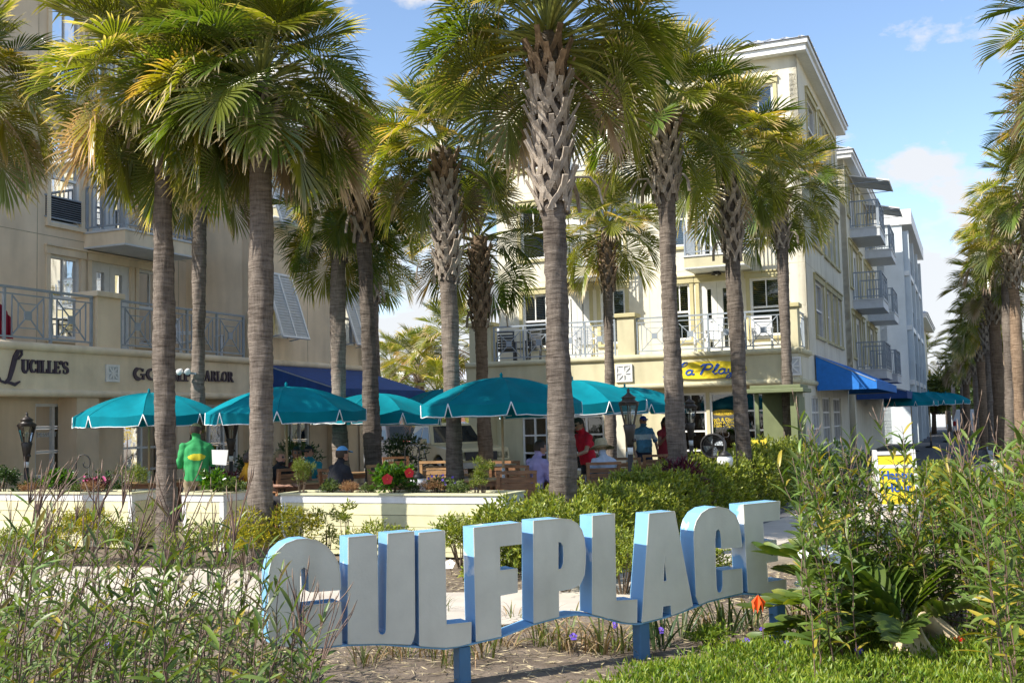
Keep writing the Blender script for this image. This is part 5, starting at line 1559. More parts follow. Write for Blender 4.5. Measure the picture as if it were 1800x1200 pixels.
# ================================================================== LANTERNS AND HOOKS
M_lamp = mat('lamp_bronze', (0.045, 0.035, 0.028), 0.45, 0.2, 10)
M_lglass = glassmat('lamp_glass', (0.85, 0.88, 0.86), 0.10)
M_candle = mat('lamp_candle', (0.75, 0.72, 0.62), 0.6, 0.05, 5)
def lantern(label, px, d, ztop):
    p = gx(px, d); e = empty('lamp_post', (p.x, p.y, 0), 0.3, label, 'lamp post', 'black lantern posts')
    s = ztop - 0.80
    mb = MB(); mb.lathe([(0.09, 0), (0.09, 0.05), (0.045, 0.12), (0.038, s - 0.05)], 12); mb.build('post', M_lamp, e, True)
    mb = MB(); mb.lathe([(0.04, s - 0.16), (0.042, s - 0.06)], 12); mb.build('sleeve', M_white, e, True)
    mb = MB(); mb.lathe([(0.04, s - 0.05), (0.05, s), (0.075, s + 0.16), (0.095, s + 0.26), (0.08, s + 0.28)], 12); mb.build('neck', M_lamp, e, True)
    mb = MB()
    for k in range(6):
        a = k * PI / 3
        mb.bar((0.075 * math.cos(a), 0.075 * math.sin(a), s + 0.27), (0.145 * math.cos(a), 0.145 * math.sin(a), s + 0.56), 0.013)
    mb.lathe([(0.155, s + 0.555), (0.165, s + 0.575), (0.155, s + 0.59)], 6); mb.build('lantern_frame', M_lamp, e)
    for k in range(6):
        a, b = k * PI / 3, (k + 1) * PI / 3
        mb = MB(); q = [(0.073 * math.cos(a), 0.073 * math.sin(a), s + 0.275), (0.073 * math.cos(b), 0.073 * math.sin(b), s + 0.275), (0.141 * math.cos(b), 0.141 * math.sin(b), s + 0.556), (0.141 * math.cos(a), 0.141 * math.sin(a), s + 0.556)]
        mb.add(q, [(0, 1, 2, 3)]); mb.build('pane', M_lglass, e)
    for k in range(3):
        a = k * 2 * PI / 3; mb = MB(); mb.lathe([(0.012, s + 0.28), (0.012, s + 0.42), (0.004, s + 0.45)], 8, (0.03 * math.cos(a), 0.03 * math.sin(a), 0)); mb.build('candle', M_candle, e, True)
    mb = MB(); mb.lathe([(0.16, s + 0.592), (0.10, s + 0.63), (0.095, s + 0.66), (0.12, s + 0.665), (0.055, s + 0.71), (0.03, s + 0.73), (0.018, s + 0.75), (0.026, s + 0.77), (0.006, s + 0.81)], 12); mb.build('roof_cap', M_lamp, e, True)
    mb = MB(); mb.lathe([(0.02, 0), (0.03, 0.02), (0.02, 0.05)], 8, (0.05, -0.06, s + 0.02)); mb.build('photocell', M_lamp, e, True)
lantern('black lantern post in front of the dessert window', 47, 19.0, 2.06)
lantern('black lantern post half hidden under the striped umbrella', 406, 21.0, 2.02)
lantern('black lantern post left of the man in the blue cap, the nearest lantern', 1106, 15.9, 2.13)
lantern('black lantern post beside the shop door', 1213, 21.0, 2.10)
def hook(label, px, d, ztop, face=1, hang='lantern'):
    p = gx(px, d); e = empty('shepherd_hook', (p.x, p.y, 0), 0, label, 'hook', 'curled iron hooks')
    mb = MB(); pts = [(0, 0, 0), (0, 0, ztop - 0.14)] + [(face * (0.11 - 0.11 * math.cos(t)), 0, ztop - 0.14 + 0.12 * math.sin(t)) for t in [0.3 * i for i in range(1, 12)]]
    c = Vector((face * 0.165, 0, ztop - 0.16))
    pts += [(face * (0.165 + 0.055 * math.cos(t)), 0, ztop - 0.17 + 0.05 * math.sin(t)) for t in (0.0, -0.8, -1.6, -2.4, -3.1, -3.9)]
    mb.tube(pts, 0.010, 6); mb.build('hook', M_black, e, True)
    hx = face * 0.2
    if hang == 'globe':
        mb = MB(); mb.ball((hx, 0, ztop - 0.62), 0.14, 16, 10); mb.build('globe', mat('white_globe', (0.78, 0.78, 0.76), 0.25, 0.03, 4), e, True)
        mb = MB(); mb.lathe([(0.13, ztop - 0.53), (0.05, ztop - 0.47), (0.012, ztop - 0.44), (0.006, ztop - 0.2)], 12, (hx, 0, 0)); mb.build('hanger', M_black, e, True)
    else:
        mb = MB(); mb.lathe([(0.06, ztop - 0.52), (0.07, ztop - 0.5), (0.05, ztop - 0.47), (0.006, ztop - 0.42), (0.006, ztop - 0.2)], 10, (hx, 0, 0)); mb.build('hanger', M_black, e, True)
        mb = MB(); mb.lathe([(0.05, ztop - 0.68), (0.055, ztop - 0.53)], 10, (hx, 0, 0)); mb.build('lamp_glass', M_lglass, e, True)
hook('curled black hook with small lantern beside the second shop window', 134, 17.0, 1.36, 1)
hook('curled black hook right of the man in green', 368, 18.0, 1.46, 1)
hook('grey curved hook with white globe above the hibiscus', 711, 16.6, 1.40, 1, 'globe')
hook('curled black hook in front of the tall palm left of the yellow sign', 1196, 17.9, 1.50, -1)
hook('curled black hook with white globe beside the black fan', 1292, 18.5, 1.55, -1, 'globe')

# small things near the shop door
def drum_fan(px, py, d):
    p = gx(px, d); zc = at(px, py, d).z
    e = empty('drum_fan', (p.x, p.y, 0), rad(-22), 'black round drum fan on a stand in front of the shop door', 'fan')
    n = 28; R = 0.205
    mb = MB(); prof = [(R, -0.09), (R + 0.012, -0.08), (R + 0.012, 0.08), (R, 0.09), (R - 0.01, 0.08), (R - 0.01, -0.08)]
    vs = []; fs = []
    for r, y in prof:
        for k in range(n): vs.append((r * math.cos(2 * PI * k / n), y, zc + r * math.sin(2 * PI * k / n)))
    m_ = len(prof)
    for i in range(m_):
        for k in range(n): fs.append((i * n + k, i * n + (k + 1) % n, ((i + 1) % m_) * n + (k + 1) % n, ((i + 1) % m_) * n + k))
    mb.add(vs, fs); mb.build('drum', M_black, e, True)
    mb = MB()
    for rr in (0.04, 0.08, 0.12, 0.16, 0.195): mb.tube([(rr * math.cos(t), -0.085, zc + rr * math.sin(t)) for t in [2 * PI * i / 20 for i in range(21)]], 0.003, 4)
    for k in range(8): mb.bar((0, -0.085, zc), (R * math.cos(k * PI / 4), -0.085, zc + R * math.sin(k * PI / 4)), 0.005)
    mb.build('grille', M_black, e)
    mb = MB(); mb.prism([(0.2 * math.cos(t), zc + 0.2 * math.sin(t)) for t in [2 * PI * i / 24 for i in range(24)]], lambda x, z, k: (x, 0.07 + 0.01 * k, z)); mb.build('rear_cover', M_black, e)
    for k in range(4):
        a = k * PI / 2 + 0.3; mb = MB()
        mb.add([(0.03 * math.cos(a), -0.02, zc + 0.03 * math.sin(a)), (0.18 * math.cos(a - 0.3), -0.04, zc + 0.18 * math.sin(a - 0.3)), (0.18 * math.cos(a + 0.35), 0.03, zc + 0.18 * math.sin(a + 0.35)), (0.04 * math.cos(a + 0.8), 0.02, zc + 0.04 * math.sin(a + 0.8))], [(0, 1, 2, 3)])
        mb.build('blade', M_grey, e)
    mb = MB(); mb.lathe([(0.22, 0), (0.22, 0.03), (0.03, 0.05), (0.025, zc - R)], 16); mb.build('stand', M_black, e, True)
drum_fan(1252, 783, 19.0)
p = gx(1280, 22.0)
table('pale topped table behind the black fan', 1262, 22.4, -0.35, 1.5, 0.8)
for lb, px, d, col, h in (('green glass jar lantern on the table behind the fan', 1275, 22.0, (0.02, 0.16, 0.05), 0.26), ('orange red jar lantern beside the green one', 1288, 22.1, (0.55, 0.08, 0.02), 0.17)):
    p = gx(px, d); e = empty('jar_lantern', (p.x, p.y, 0.74), 0, lb, 'lantern')
    mb = MB(); mb.lathe([(0.07, 0), (0.095, 0.05), (0.09, h * 0.6), (0.05, h * 0.8)], 14); mb.build('jar', mat('jar_%d' % px, col, 0.2, 0.1, 5), e, True)
    mb = MB(); mb.lathe([(0.055, h * 0.801), (0.05, h * 0.9), (0.012, h), (0.01, h + 0.05)], 14); mb.build('lid', M_black, e, True)
p = gx(1329, 24.0); e = empty('yellow_rack', (p.x, p.y, 0), RZ, 'yellow slatted rack left of the green kiosk', 'rack')
for i in range(4):
    mb = MB(); mb.box(-0.17, 0.17, -0.02, 0.02, 0.80 + i * 0.09, 0.875 + i * 0.09); mb.build('slat', mat('yellow_paint', (0.75, 0.58, 0.05), 0.5, 0.06, 5), e)
for s in (-1, 1):
    mb = MB(); mb.box(s * 0.19 - 0.02, s * 0.19 + 0.02, -0.025, 0.025, 0, 1.18); mb.build('leg', MATS['yellow_paint'], e)
# green kiosk
M_kg = mat('kiosk_green', (0.17, 0.20, 0.095), 0.6, 0.08, 3, objvar=0.05)
p = gx(1374, 25.2); KF = Fr(p[:2], DV, DU * -1)
e = empty('kiosk', p, 0, 'olive green wooden kiosk at the corner of the cream house', 'kiosk')
def kb_(nm, *q, m=M_kg, bev=0.0):
    mb = MB(); mb.fbox(KF, *q); return mb.build(nm, m, e, origin=p, bevel=bev)
for i in range(7): kb_('board', -0.62 + i * 0.124, -0.62 + (i + 1) * 0.124 - 0.006, -0.02, 0.02, 0.0, 1.02)
kb_('counter', -0.72, 0.26, -0.16, 0.12, 1.021, 1.07, bev=0.01)
for x in (-0.62, 0.2): kb_('post', x, x + 0.09, -0.11, -0.021, 0.0, 2.2)
kb_('side_panel', 0.30, 0.36, -1.0, 0.05, 0.0, 2.2); kb_('panel_trim', 0.361, 0.40, -0.95, 0.0, 0.1, 2.1)
kb_('back_panel', -0.6, 0.29, -1.0, -0.96, 0.0, 2.2)
kb_('roof', -0.75, 0.55, -1.1, 0.25, 2.201, 2.30, bev=0.015); kb_('roof_trim', -0.68, 0.48, -1.05, 0.18, 2.302, 2.38, bev=0.01)
# A-frame board on the path
p = gx(1567, 17.6); e = empty('sandwich_board', p, rad(-6), 'white sandwich board with yellow panel reading Happy Hour behind tall stems', 'sign')
for s, nm in ((-1, 'front_board'), (1, 'rear_board')):
    mb = MB()
    for x in (-0.30, 0.30): mb.bar((x, s * 0.26, 0), (x, s * 0.03, 1.08), 0.055, 0.03, up=(0, 1, 0))
    for z in (0.2, 0.82, 1.03): t = 0.26 - 0.23 * z / 1.08; mb.bar((-0.27, s * t, z), (0.27, s * t, z), 0.03, 0.055)
    f = mb.build(nm, M_wtrim, e)
    mb = MB(); q = lambda x, z, o: (x, s * (0.26 - 0.23 * z / 1.08 + o), z)
    mb.hexa([q(-0.27, 0.22, -0.006), q(0.27, 0.22, -0.006), q(0.27, 0.22, 0.006), q(-0.27, 0.22, 0.006), q(-0.27, 0.98, -0.006), q(0.27, 0.98, -0.006), q(0.27, 0.98, 0.006), q(-0.27, 0.98, 0.006)])
    mb.build('panel', M_yel, f)
for t_, z in (('Happy', 0.68), ('Hour', 0.48)):
    me = text_mesh(t_, 0.19, 0.004, M_cobalt, 'lettering', 0, 0.004)
    o = mkobj('lettering', me, e, (0, -(0.26 - 0.23 * z / 1.08) - 0.016, z), (rad(90 - 12), 0, 0))
# clay pot lying on its side in the bed
M_clay = mat('clay', (0.62, 0.50, 0.33), 0.8, 0.12, 6, 0.2, 40)
p = gp(1650, 1168); e = empty('clay_pot', (p.x, p.y, 0.0), rad(40), 'large pale clay pot half buried on its side at lower right', 'pot')
mb = MB(); prof = [(0.16, -0.42), (0.27, -0.3), (0.31, -0.15), (0.27, -0.02), (0.24, 0.03), (0.275, 0.085), (0.29, 0.10), (0.265, 0.105), (0.225, 0.03), (0.25, -0.03), (0.285, -0.15), (0.22, -0.3)]
mb.lathe(prof, 30)
o = mb.build('pot_body', M_clay, e, True); o.location = (0, 0.0, 0.10); o.scale = (0.85,) * 3; o.rotation_euler = (rad(48), rad(-6), rad(12))
# floodlights on the slim palm
p = at(322, 652, 20.75); e = empty('floodlight', p, 0, 'pair of small white floodlights strapped to the slim palm', 'floodlight')
for x, rx in ((-0.055, 0.5), (0.09, -0.3)):
    mb = MB(); mb.lathe([(0.025, -0.06), (0.045, -0.03), (0.06, 0.06), (0.055, 0.065)], 12); o = mb.build('lamp_head', M_white, e, True); o.location = (x, 0, 0); o.rotation_euler = (rad(115), rx, 0)
mb = MB(); mb.bar((-0.05, 0.05, -0.02), (0.22, 0.10, -0.05), 0.04); mb.build('bracket', M_grey, e)
# power poles far down the street
for lb, px, d, h in (('bare wooden power pole with crossarm at the end of the street', 1668, 84, 5.6), ('second power pole nearer the palms', 1677, 74, 4.6), ('third thin power pole at the end of the street', 1664, 100, 5.0)):
    p = gx(px, d); e = empty('power_pole', p, 0.3, lb, 'power pole')
    mb = MB(); mb.lathe([(0.16, 0), (0.11, h)], 10); mb.build('pole', mat('pole_wood', (0.28, 0.23, 0.19), 0.9, 0.2, 5), e, True)
    mb = MB(); mb.bar((-0.9, 0, h - 0.3), (0.9, 0, h - 0.3), 0.1, 0.12); mb.build('crossarm', MATS['pole_wood'], e)
    for x in (-0.8, -0.4, 0.4, 0.8):
        mb = MB(); mb.lathe([(0.03, 0), (0.05, 0.06), (0.03, 0.14)], 8, (x, 0, h - 0.24)); mb.build('insulator', M_grey2, e, True)

# ================================================================== VEHICLES
M_tyre = mat('tyre', (0.02, 0.02, 0.02), 0.85, 0.2, 10); M_rim = mat('rim', (0.4, 0.4, 0.4), 0.35, 0.05, 5, metal=0.8); M_cglass = mat('car_glass', (0.015, 0.02, 0.022), 0.05, 0.1, 2)
def vehicle(label, px, d, rz, col, kind='pickup', cat='car'):
    p = gx(px, d); e = empty({'pickup': 'parked_pickup', 'suv': 'parked_car'}[kind], p, rz, label, cat, 'vehicles parked beyond the patio')
    mpaint = mat('paint_%d_%d' % (px, d), col, 0.25, 0.03, 3)
    W = 0.92
    def prof(pts, w0, w1, nm, m, par=e):
        mb = MB(); mb.prism(pts, lambda x, z, k: (x, (-1 if k == 0 else 1) * (w0 + (w1 - w0) * min(1, max(0, (z - 0.95) / 0.7))), z))
        return mb.build(nm, m, par, bevel=0.03)
    def arch(cx): return [(cx + 0.42 * math.cos(t), 0.36 + 0.42 * math.sin(t)) for t in [PI * i / 8 for i in range(8, -1, -1)]]
    low = [(-2.45, 0.4)] + arch(-1.5)[0:] + arch(1.5) + [(2.4, 0.4), (2.45, 0.62), (2.38, 0.98), (1.0, 1.06), (-2.42, 1.06)]
    low = [(-2.45, 0.38)] + [q for q in arch(-1.5)] + [q for q in arch(1.5)] + [(2.4, 0.38), (2.46, 0.62), (2.38, 0.95), (0.95, 1.06), (-2.45, 1.06)]
    body = prof(low, W, W, 'body', mpaint)
    if kind == 'pickup': gh_ = [(-0.75, 1.062), (0.95, 1.062), (0.45, 1.66), (-0.55, 1.70)]
    else: gh_ = [(-2.3, 1.062), (1.0, 1.062), (0.42, 1.68), (-2.05, 1.72)]
    cab = prof(gh_, W, W - 0.2, 'cab', mpaint)
    x0, x1 = gh_[0][0], gh_[1][0]
    for s in (-1, 1):
        wl = [(x0 + 0.15, 1.12), ((x0 + x1) / 2 - 0.03, 1.12), ((x0 + x1) / 2 - 0.06, 1.58), (x0 + 0.25, 1.58)]
        wr = [((x0 + x1) / 2 + 0.04, 1.12), (x1 - 0.16, 1.12), (x1 - 0.52, 1.57), ((x0 + x1) / 2 + 0.01, 1.58)]
        for q in (wl, wr):
            mb = MB(); mb.add([(x, s * (W + 0.006 - 0.2 * (z - 0.95) / 0.7), z) for x, z in q], [(0, 1, 2, 3)]); mb.build('side_window', M_cglass, cab)
    mb = MB(); f = lambda z: x1 - (z - 1.062) / 0.6 * 0.5 + 0.012
    mb.add([(f(1.12), -0.76, 1.12), (f(1.12), 0.76, 1.12), (f(1.6), 0.62, 1.6), (f(1.6), -0.62, 1.6)], [(0, 1, 2, 3)]); mb.build('windscreen', M_cglass, cab)
    for cx in (-1.5, 1.5):
        for s in (-1, 1):
            mb = MB(); n = 20; R = 0.36
            prof_ = [(R - 0.12, -0.10), (R - 0.02, -0.11), (R, -0.07), (R, 0.07), (R - 0.02, 0.11), (R - 0.12, 0.10)]
            vs = [(cx + r * math.cos(2 * PI * k / n), s * 0.80 + y, R + r * math.sin(2 * PI * k / n)) for r, y in prof_ for k in range(n)]
            fs = [(i * n + k, i * n + (k + 1) % n, (i + 1) * n + (k + 1) % n, (i + 1) * n + k) for i in range(len(prof_) - 1) for k in range(n)]
            mb.add(vs, fs); wh = mb.build('wheel', M_tyre, e, True)
            mb = MB(); vs = [(cx + r * math.cos(2 * PI * k / n), s * (0.80 + y), R + r * math.sin(2 * PI * k / n)) for r, y in ((0.24, 0.08), (0.2, 0.095), (0.06, 0.085)) for k in range(n)]
            fs = [(i * n + k, i * n + (k + 1) % n, (i + 1) * n + (k + 1) % n, (i + 1) * n + k) for i in range(2) for k in range(n)] + [tuple(2 * n + k for k in range(n))]
            mb.add(vs, fs); mb.build('rim', M_rim, wh)
    for s in (-1, 1):
        mb = MB(); mb.box(2.36, 2.455, s * 0.68 - 0.16, s * 0.68 + 0.16, 0.66, 0.84); mb.build('headlight', M_lglass, e)
        mb = MB(); mb.box(-2.47, -2.40, s * 0.8 - 0.08, s * 0.8 + 0.08, 0.7, 0.98); mb.build('tail_light', mat('tail_red', (0.4, 0.01, 0.01), 0.3), e)
        mb = MB(); mb.box(0.62, 0.78, s * (W + 0.1) - 0.07, s * (W + 0.1) + 0.07, 1.1, 1.24); mb.build('mirror', mpaint, e)
    mb = MB(); mb.box(2.44, 2.53, -0.86, 0.86, 0.40, 0.56); mb.build('bumper', M_rim, e); mb = MB(); mb.box(2.40, 2.47, -0.5, 0.5, 0.62, 0.86); mb.build('grille', M_black, e)
vehicle('cream pickup truck parked facing the patio behind the tables', 782, 33.0, rad(-62), (0.62, 0.53, 0.30), cat='truck')
vehicle('red pickup truck parked beyond the cream one', 792, 41.0, rad(-28), (0.50, 0.02, 0.015), cat='truck')
vehicle('dark blue car parked right of the red truck', 838, 44.0, rad(-60), (0.03, 0.06, 0.16), 'suv')
vehicle('dark car parked left behind the shaded umbrella poles', 700, 42.0, rad(-60), (0.04, 0.04, 0.045), 'suv')
vehicle('white van parked among the avenue palms', 1710, 70.0, rad(60), (0.75, 0.75, 0.75), 'suv')
# bicycle
p = gx(722, 27.5); e = empty('bicycle', p, 0.2, 'dark bicycle standing in front of the cream truck', 'bicycle')
for x in (-0.5, 0.5):
    mb = MB(); mb.tube([(x + 0.33 * math.cos(t), 0, 0.34 + 0.33 * math.sin(t)) for t in [2 * PI * i / 26 for i in range(27)]], 0.018, 6); wh = mb.build('wheel', M_tyre, e, True)
    mb = MB()
    for k in range(9): mb.bar((x, 0, 0.34), (x + 0.32 * math.cos(k * 0.698), 0, 0.34 + 0.32 * math.sin(k * 0.698)), 0.004)
    mb.build('spokes', M_rim, wh)
mb = MB()
for a, b in (((-0.5, 0, 0.34), (-0.15, 0, 0.78)), ((-0.5, 0, 0.34), (-0.05, 0, 0.32)), ((-0.05, 0, 0.32), (-0.18, 0, 0.88)), ((-0.15, 0, 0.78), (0.36, 0, 0.82)), ((-0.05, 0, 0.32), (0.37, 0, 0.74)), ((0.34, 0, 0.95), (0.5, 0, 0.34))): mb.tube([a, b], 0.016, 6)
mb.build('frame', M_black, e, True)
mb = MB(); mb.tube([(0.34, 0, 0.92), (0.33, 0, 1.05), (0.36, 0.2, 1.08), (0.25, 0.28, 1.06)], 0.012, 6); mb.tube([(0.33, 0, 1.05), (0.36, -0.2, 1.08), (0.25, -0.28, 1.06)], 0.012, 6); mb.build('handlebar', M_grey2, e, True)
mb = MB(); mb.ball((-0.2, 0, 0.92), (0.14, 0.07, 0.035), 10, 6); mb.build('saddle', M_black, e, True)

# ================================================================== PEOPLE
M_skin = mat('skin', (0.50, 0.27, 0.18), 0.55, 0.06, 8); M_skin2 = mat('skin_dark', (0.20, 0.095, 0.055), 0.55, 0.06, 8)
M_eye = mat('eye_dark', (0.02, 0.015, 0.012), 0.3, 0.1, 8); M_lip = mat('lip', (0.42, 0.16, 0.13), 0.5, 0.05, 8)
def cloth(nm, c): return mat('cloth_' + nm, c, 0.85, 0.08, 9, 0.35, 14)
def capsule(mb, p, q, r0, r1, n=10):
    p = Vector(p); q = Vector(q); d = q - p; L = d.length or 1e-4; d.normalize()
    st = []
    for i in range(4): a = -PI / 2 + PI / 2 * i / 3; st.append((r0 * math.sin(a), r0 * math.cos(a) + 1e-4))
    st += [(L * 0.5, (r0 + r1) / 2)]
    for i in range(4): a = PI / 2 * i / 3; st.append((L + r1 * math.sin(a), r1 * math.cos(a) + 1e-4))
    x = d.cross(Vector((0, 0, 1)) if abs(d.z) < 0.9 else Vector((1, 0, 0))).normalized(); y = d.cross(x)
    vs = []; fs = []
    for h, r in st:
        for k in range(n): vs.append(p + d * h + (x * math.cos(2 * PI * k / n) + y * math.sin(2 * PI * k / n)) * r)
    for i in range(len(st) - 1):
        for k in range(n):
            a = i * n + k; b = i * n + (k + 1) % n; fs.append((a, b, b + n, a + n))
    fs.append(tuple(range(n - 1, -1, -1))); fs.append(tuple((len(st) - 1) * n + k for k in range(n)))
    mb.add(vs, fs)
def person(label, loc, rz, pose='stand', lean=(0, 0), turn=0.0, nod=0.0, arms=None, top=None, legs=None, skin=None, hair=None, hairlen=0, cap=None, hat=None,
           sleeve=0.55, belly=0.0, H=1.75, skirt=False, shades=False, stripes=None, emblem=None):
    """faces -y; lean = (forward, sideways) metres at the shoulders"""
    k = H / 1.75; sk = skin or M_skin
    e = empty('person', loc, rz, label, 'person')
    mb = MB(); bones = []
    hipz = 0.92 * k if pose == 'stand' else 0.50
    hip = Vector((0, 0, hipz)); sh = hip + Vector((lean[1], -lean[0], 0.52 * k)); V = Vector
    def cap_(p, q, r0, r1, t): capsule(mb, p, q, r0 * k, r1 * k); bones.append((V(p), V(q), t, max(r0, r1) * k))
    # torso: stacked ellipses
    prof = [(0.0, 0.18, 0.13 + belly * 0.4), (0.12, 0.175, 0.13 + belly), (0.25, 0.178, 0.128 + belly * 0.7), (0.38, 0.188, 0.125 + belly * 0.2), (0.47, 0.172, 0.105), (0.53, 0.11, 0.075)]
    n = 16; vs = []; fs = []
    ax = sh - hip
    for h, rx, ry in [(-0.08, 0.12, 0.08)] + prof + [(0.57, 0.05, 0.05)]:
        c = hip + ax * (h / 0.52)
        off = -belly * 0.5 * math.exp(-((h - 0.14) / 0.14) ** 2)
        for j in range(n):
            a = 2 * PI * j / n; vs.append((c.x + rx * k * math.cos(a), c.y + off + ry * k * math.sin(a), c.z))
    m_ = len(prof) + 2
    for i in range(m_ - 1):
        for j in range(n):
            a = i * n + j; b = i * n + (j + 1) % n; fs.append((a, b, b + n, a + n))
    fs.append(tuple(range(n - 1, -1, -1))); fs.append(tuple((m_ - 1) * n + j for j in range(n)))
    mb.add(vs, fs); bones.append((hip + ax * 0.1, sh + V((0, 0, 0.03)), 'top', 0.17)); bones.append((hip + V((0, 0, -0.09)), hip + V((0, 0, -0.03)), 'legs', 0.16))
    # legs
    for s in (-1, 1):
        hp = hip + V((s * 0.095 * k, 0, -0.02))
        if pose == 'stand':
            kn = hp + V((s * 0.015, -0.02 - (0.08 if s > 0 else 0), -0.43 * k)); an = V((kn.x + s * 0.01, kn.y + 0.03 + (0.04 if s > 0 else 0), 0.08))
        else:
            kn = hp + V((s * 0.06, -0.44 * k, 0.0)); an = V((kn.x, kn.y + 0.02, 0.08))
        cap_(hp, kn, 0.088, 0.062, 'legs'); cap_(kn, an, 0.062, 0.042, 'legs' if not skirt else 'skin')
        cap_(an + V((0, 0.03, -0.035)), an + V((s * 0.01, -0.17, -0.045)), 0.042, 0.034, 'shoe')
    if skirt: cap_(hip, hip + V((0, -0.02, -0.35 * k)), 0.17, 0.2, 'top')
    # arms: (elbow offset, wrist offset from shoulder) per side
    arms = arms or {-1: ((-0.05, 0.02, -0.29), (-0.02, -0.08, -0.52)), 1: ((0.05, 0.02, -0.29), (0.02, -0.08, -0.52))}
    hands = []
    for s in (-1, 1):
        s0 = sh + V((s * 0.175 * k, 0, -0.03)); el = s0 + V(arms[s][0]) * k; wr = s0 + V(arms[s][1]) * k
        md = s0.lerp(el, sleeve) if sleeve <= 1 else el
        cap_(sh + V((s * 0.03, 0.01, 0.045)) * 1.0, s0 + V((-s * 0.03, 0.0, 0.005)), 0.042, 0.05, 'top')
        cap_(s0, md, 0.058, 0.055, 'top')
        if sleeve > 1: cap_(el, el.lerp(wr, 0.92), 0.05, 0.036, 'top')
        cap_(md if sleeve <= 1 else el, el, 0.044, 0.038, 'skin' if sleeve <= 1 else 'top'); cap_(el, wr, 0.04, 0.027, 'skin' if sleeve <= 1 else 'top')
        d = (wr - el).normalized(); side = d.cross(V((0, 0, 1)))
        side = side.normalized() if side.length > 0.05 else V((1, 0, 0))
        pm = wr + d * 0.075
        cap_(wr, pm, 0.028, 0.034, 'skin'); 
        for f in range(4):
            b0 = pm + side * ((f - 1.5) * 0.02) + d * 0.01; ln = (0.06, 0.072, 0.068, 0.052)[f]
            m1 = b0 + (d + V((0, 0, -0.15))).normalized() * ln * 0.55; capsule(mb, b0, m1, 0.010, 0.009, 6); capsule(mb, m1, m1 + (d + V((0, 0, -0.6))).normalized() * ln * 0.5, 0.009, 0.008, 6)
        bones.append((pm, pm + d * 0.09, 'skin', 0.05))
        t0 = wr + d * 0.03 + side * (-s * 0.028); capsule(mb, t0, t0 + (d * 0.7 - side * s * 0.5).normalized() * 0.06, 0.012, 0.009, 6)
        hands.append(pm + d * 0.05)
    # neck, head
    nk = sh + V((0, 0, 0.02)); hd = sh + V((lean[1] * 0.25, -lean[0] * 0.3 - 0.03 - nod * 0.06, 0.188 * k))
    cap_(nk, nk.lerp(hd, 0.5), 0.058, 0.055, 'skin')
    R = Matrix.Rotation(turn, 3, 'Z') @ Matrix.Rotation(nod, 3, 'X')
    def hp_(x, y, z): return hd + (R @ V((x, y, z))) * k
    hv = len(mb.v); mb.ball((0, 0, 0), (0.079, 0.099, 0.113), 16, 12)
    mb.v[hv:] = [tuple(hp_(q[0] * (1 - 0.12 * max(0, -q[2] / 0.108)), q[1], q[2] + 0.015)) for q in mb.v[hv:]]
    capsule(mb, hp_(-0.02, -0.055, -0.075), hp_(0.02, -0.055, -0.075), 0.035, 0.035)
    capsule(mb, hp_(0, -0.092, 0.01), hp_(0, -0.112, -0.022), 0.010, 0.015, 8)
    for s in (-1, 1): capsule(mb, hp_(s * 0.074, 0.012, 0.02), hp_(s * 0.076, 0.018, -0.025), 0.014, 0.011, 8)
    bones.append((hp_(0, 0, 0.06), hp_(0, 0, -0.06), 'skin', 0.1))
    me = mb.mesh('src', M_skin); so = bpy.data.objects.new('src', me); COL.objects.link(so)
    rm = so.modifiers.new('r', 'REMESH'); rm.mode = 'VOXEL'; rm.voxel_size = 0.0125; rm.use_smooth_shade = True
    sm = so.modifiers.new('s', 'SMOOTH'); sm.factor = 0.5; sm.iterations = 2
    dg = bpy.context.evaluated_depsgraph_get(); body = bpy.data.meshes.new_from_object(so.evaluated_get(dg)); bpy.data.objects.remove(so)
    body.name = 'body'; body.materials.clear()
    tm, lm = top, legs
    slots = {'skin': 0, 'top': 1, 'legs': 2, 'shoe': 3, 'eye': 4, 'lip': 5, 'stripe': 6}
    for m in (sk, tm, lm, cloth('shoe', (0.04, 0.035, 0.03)), M_eye, M_lip, stripes or tm): body.materials.append(m)
    cen = np.empty(len(body.polygons) * 3); body.polygons.foreach_get('center', cen); cen = cen.reshape(-1, 3)
    best = np.full(len(cen), 1e9); idx = np.zeros(len(cen), np.int32)
    for p, q, t, r in bones:
        p_, q_ = np.array(p), np.array(q); d = q_ - p_; L2 = max(1e-9, d @ d)
        tt = np.clip(((cen - p_) @ d) / L2, 0, 1); dist = np.linalg.norm(cen - p_ - tt[:, None] * d, axis=1) - r
        u = dist < best; best[u] = dist[u]; idx[u] = slots[t]
    if stripes is not None:
        zz = (cen[:, 2] - hip.z) / (0.52 * k); sel = (idx == 1) & (((zz > 0.55) & (zz < 0.78)))
        idx[sel] = 6
    for s in (-1, 1):
        q = np.array(hp_(s * 0.032, -0.086, 0.022)); idx[np.linalg.norm(cen - q, axis=1) < 0.019] = 4
    q = np.array(hp_(0, -0.092, -0.055)); idx[(np.abs(cen[:, 2] - q[2]) < 0.009) & (np.linalg.norm(cen - q, axis=1) < 0.03)] = 5
    body.polygons.foreach_set('material_index', idx); body.polygons.foreach_set('use_smooth', [True] * len(body.polygons)); body.update()
    # folds in the cloth
    from mathutils import noise as nz_
    nv = len(body.vertices); co = np.empty(nv * 3); body.vertices.foreach_get('co', co); co = co.reshape(-1, 3)
    no = np.empty(nv * 3); body.vertices.foreach_get('normal', no); no = no.reshape(-1, 3)
    lv = np.empty(len(body.loops), np.int32); body.loops.foreach_get('vertex_index', lv)
    lt = np.empty(len(body.polygons), np.int32); body.polygons.foreach_get('loop_total', lt)
    vc = np.zeros(nv, bool); vc[lv[np.repeat(np.isin(idx, (1, 2, 6)), lt)]] = True
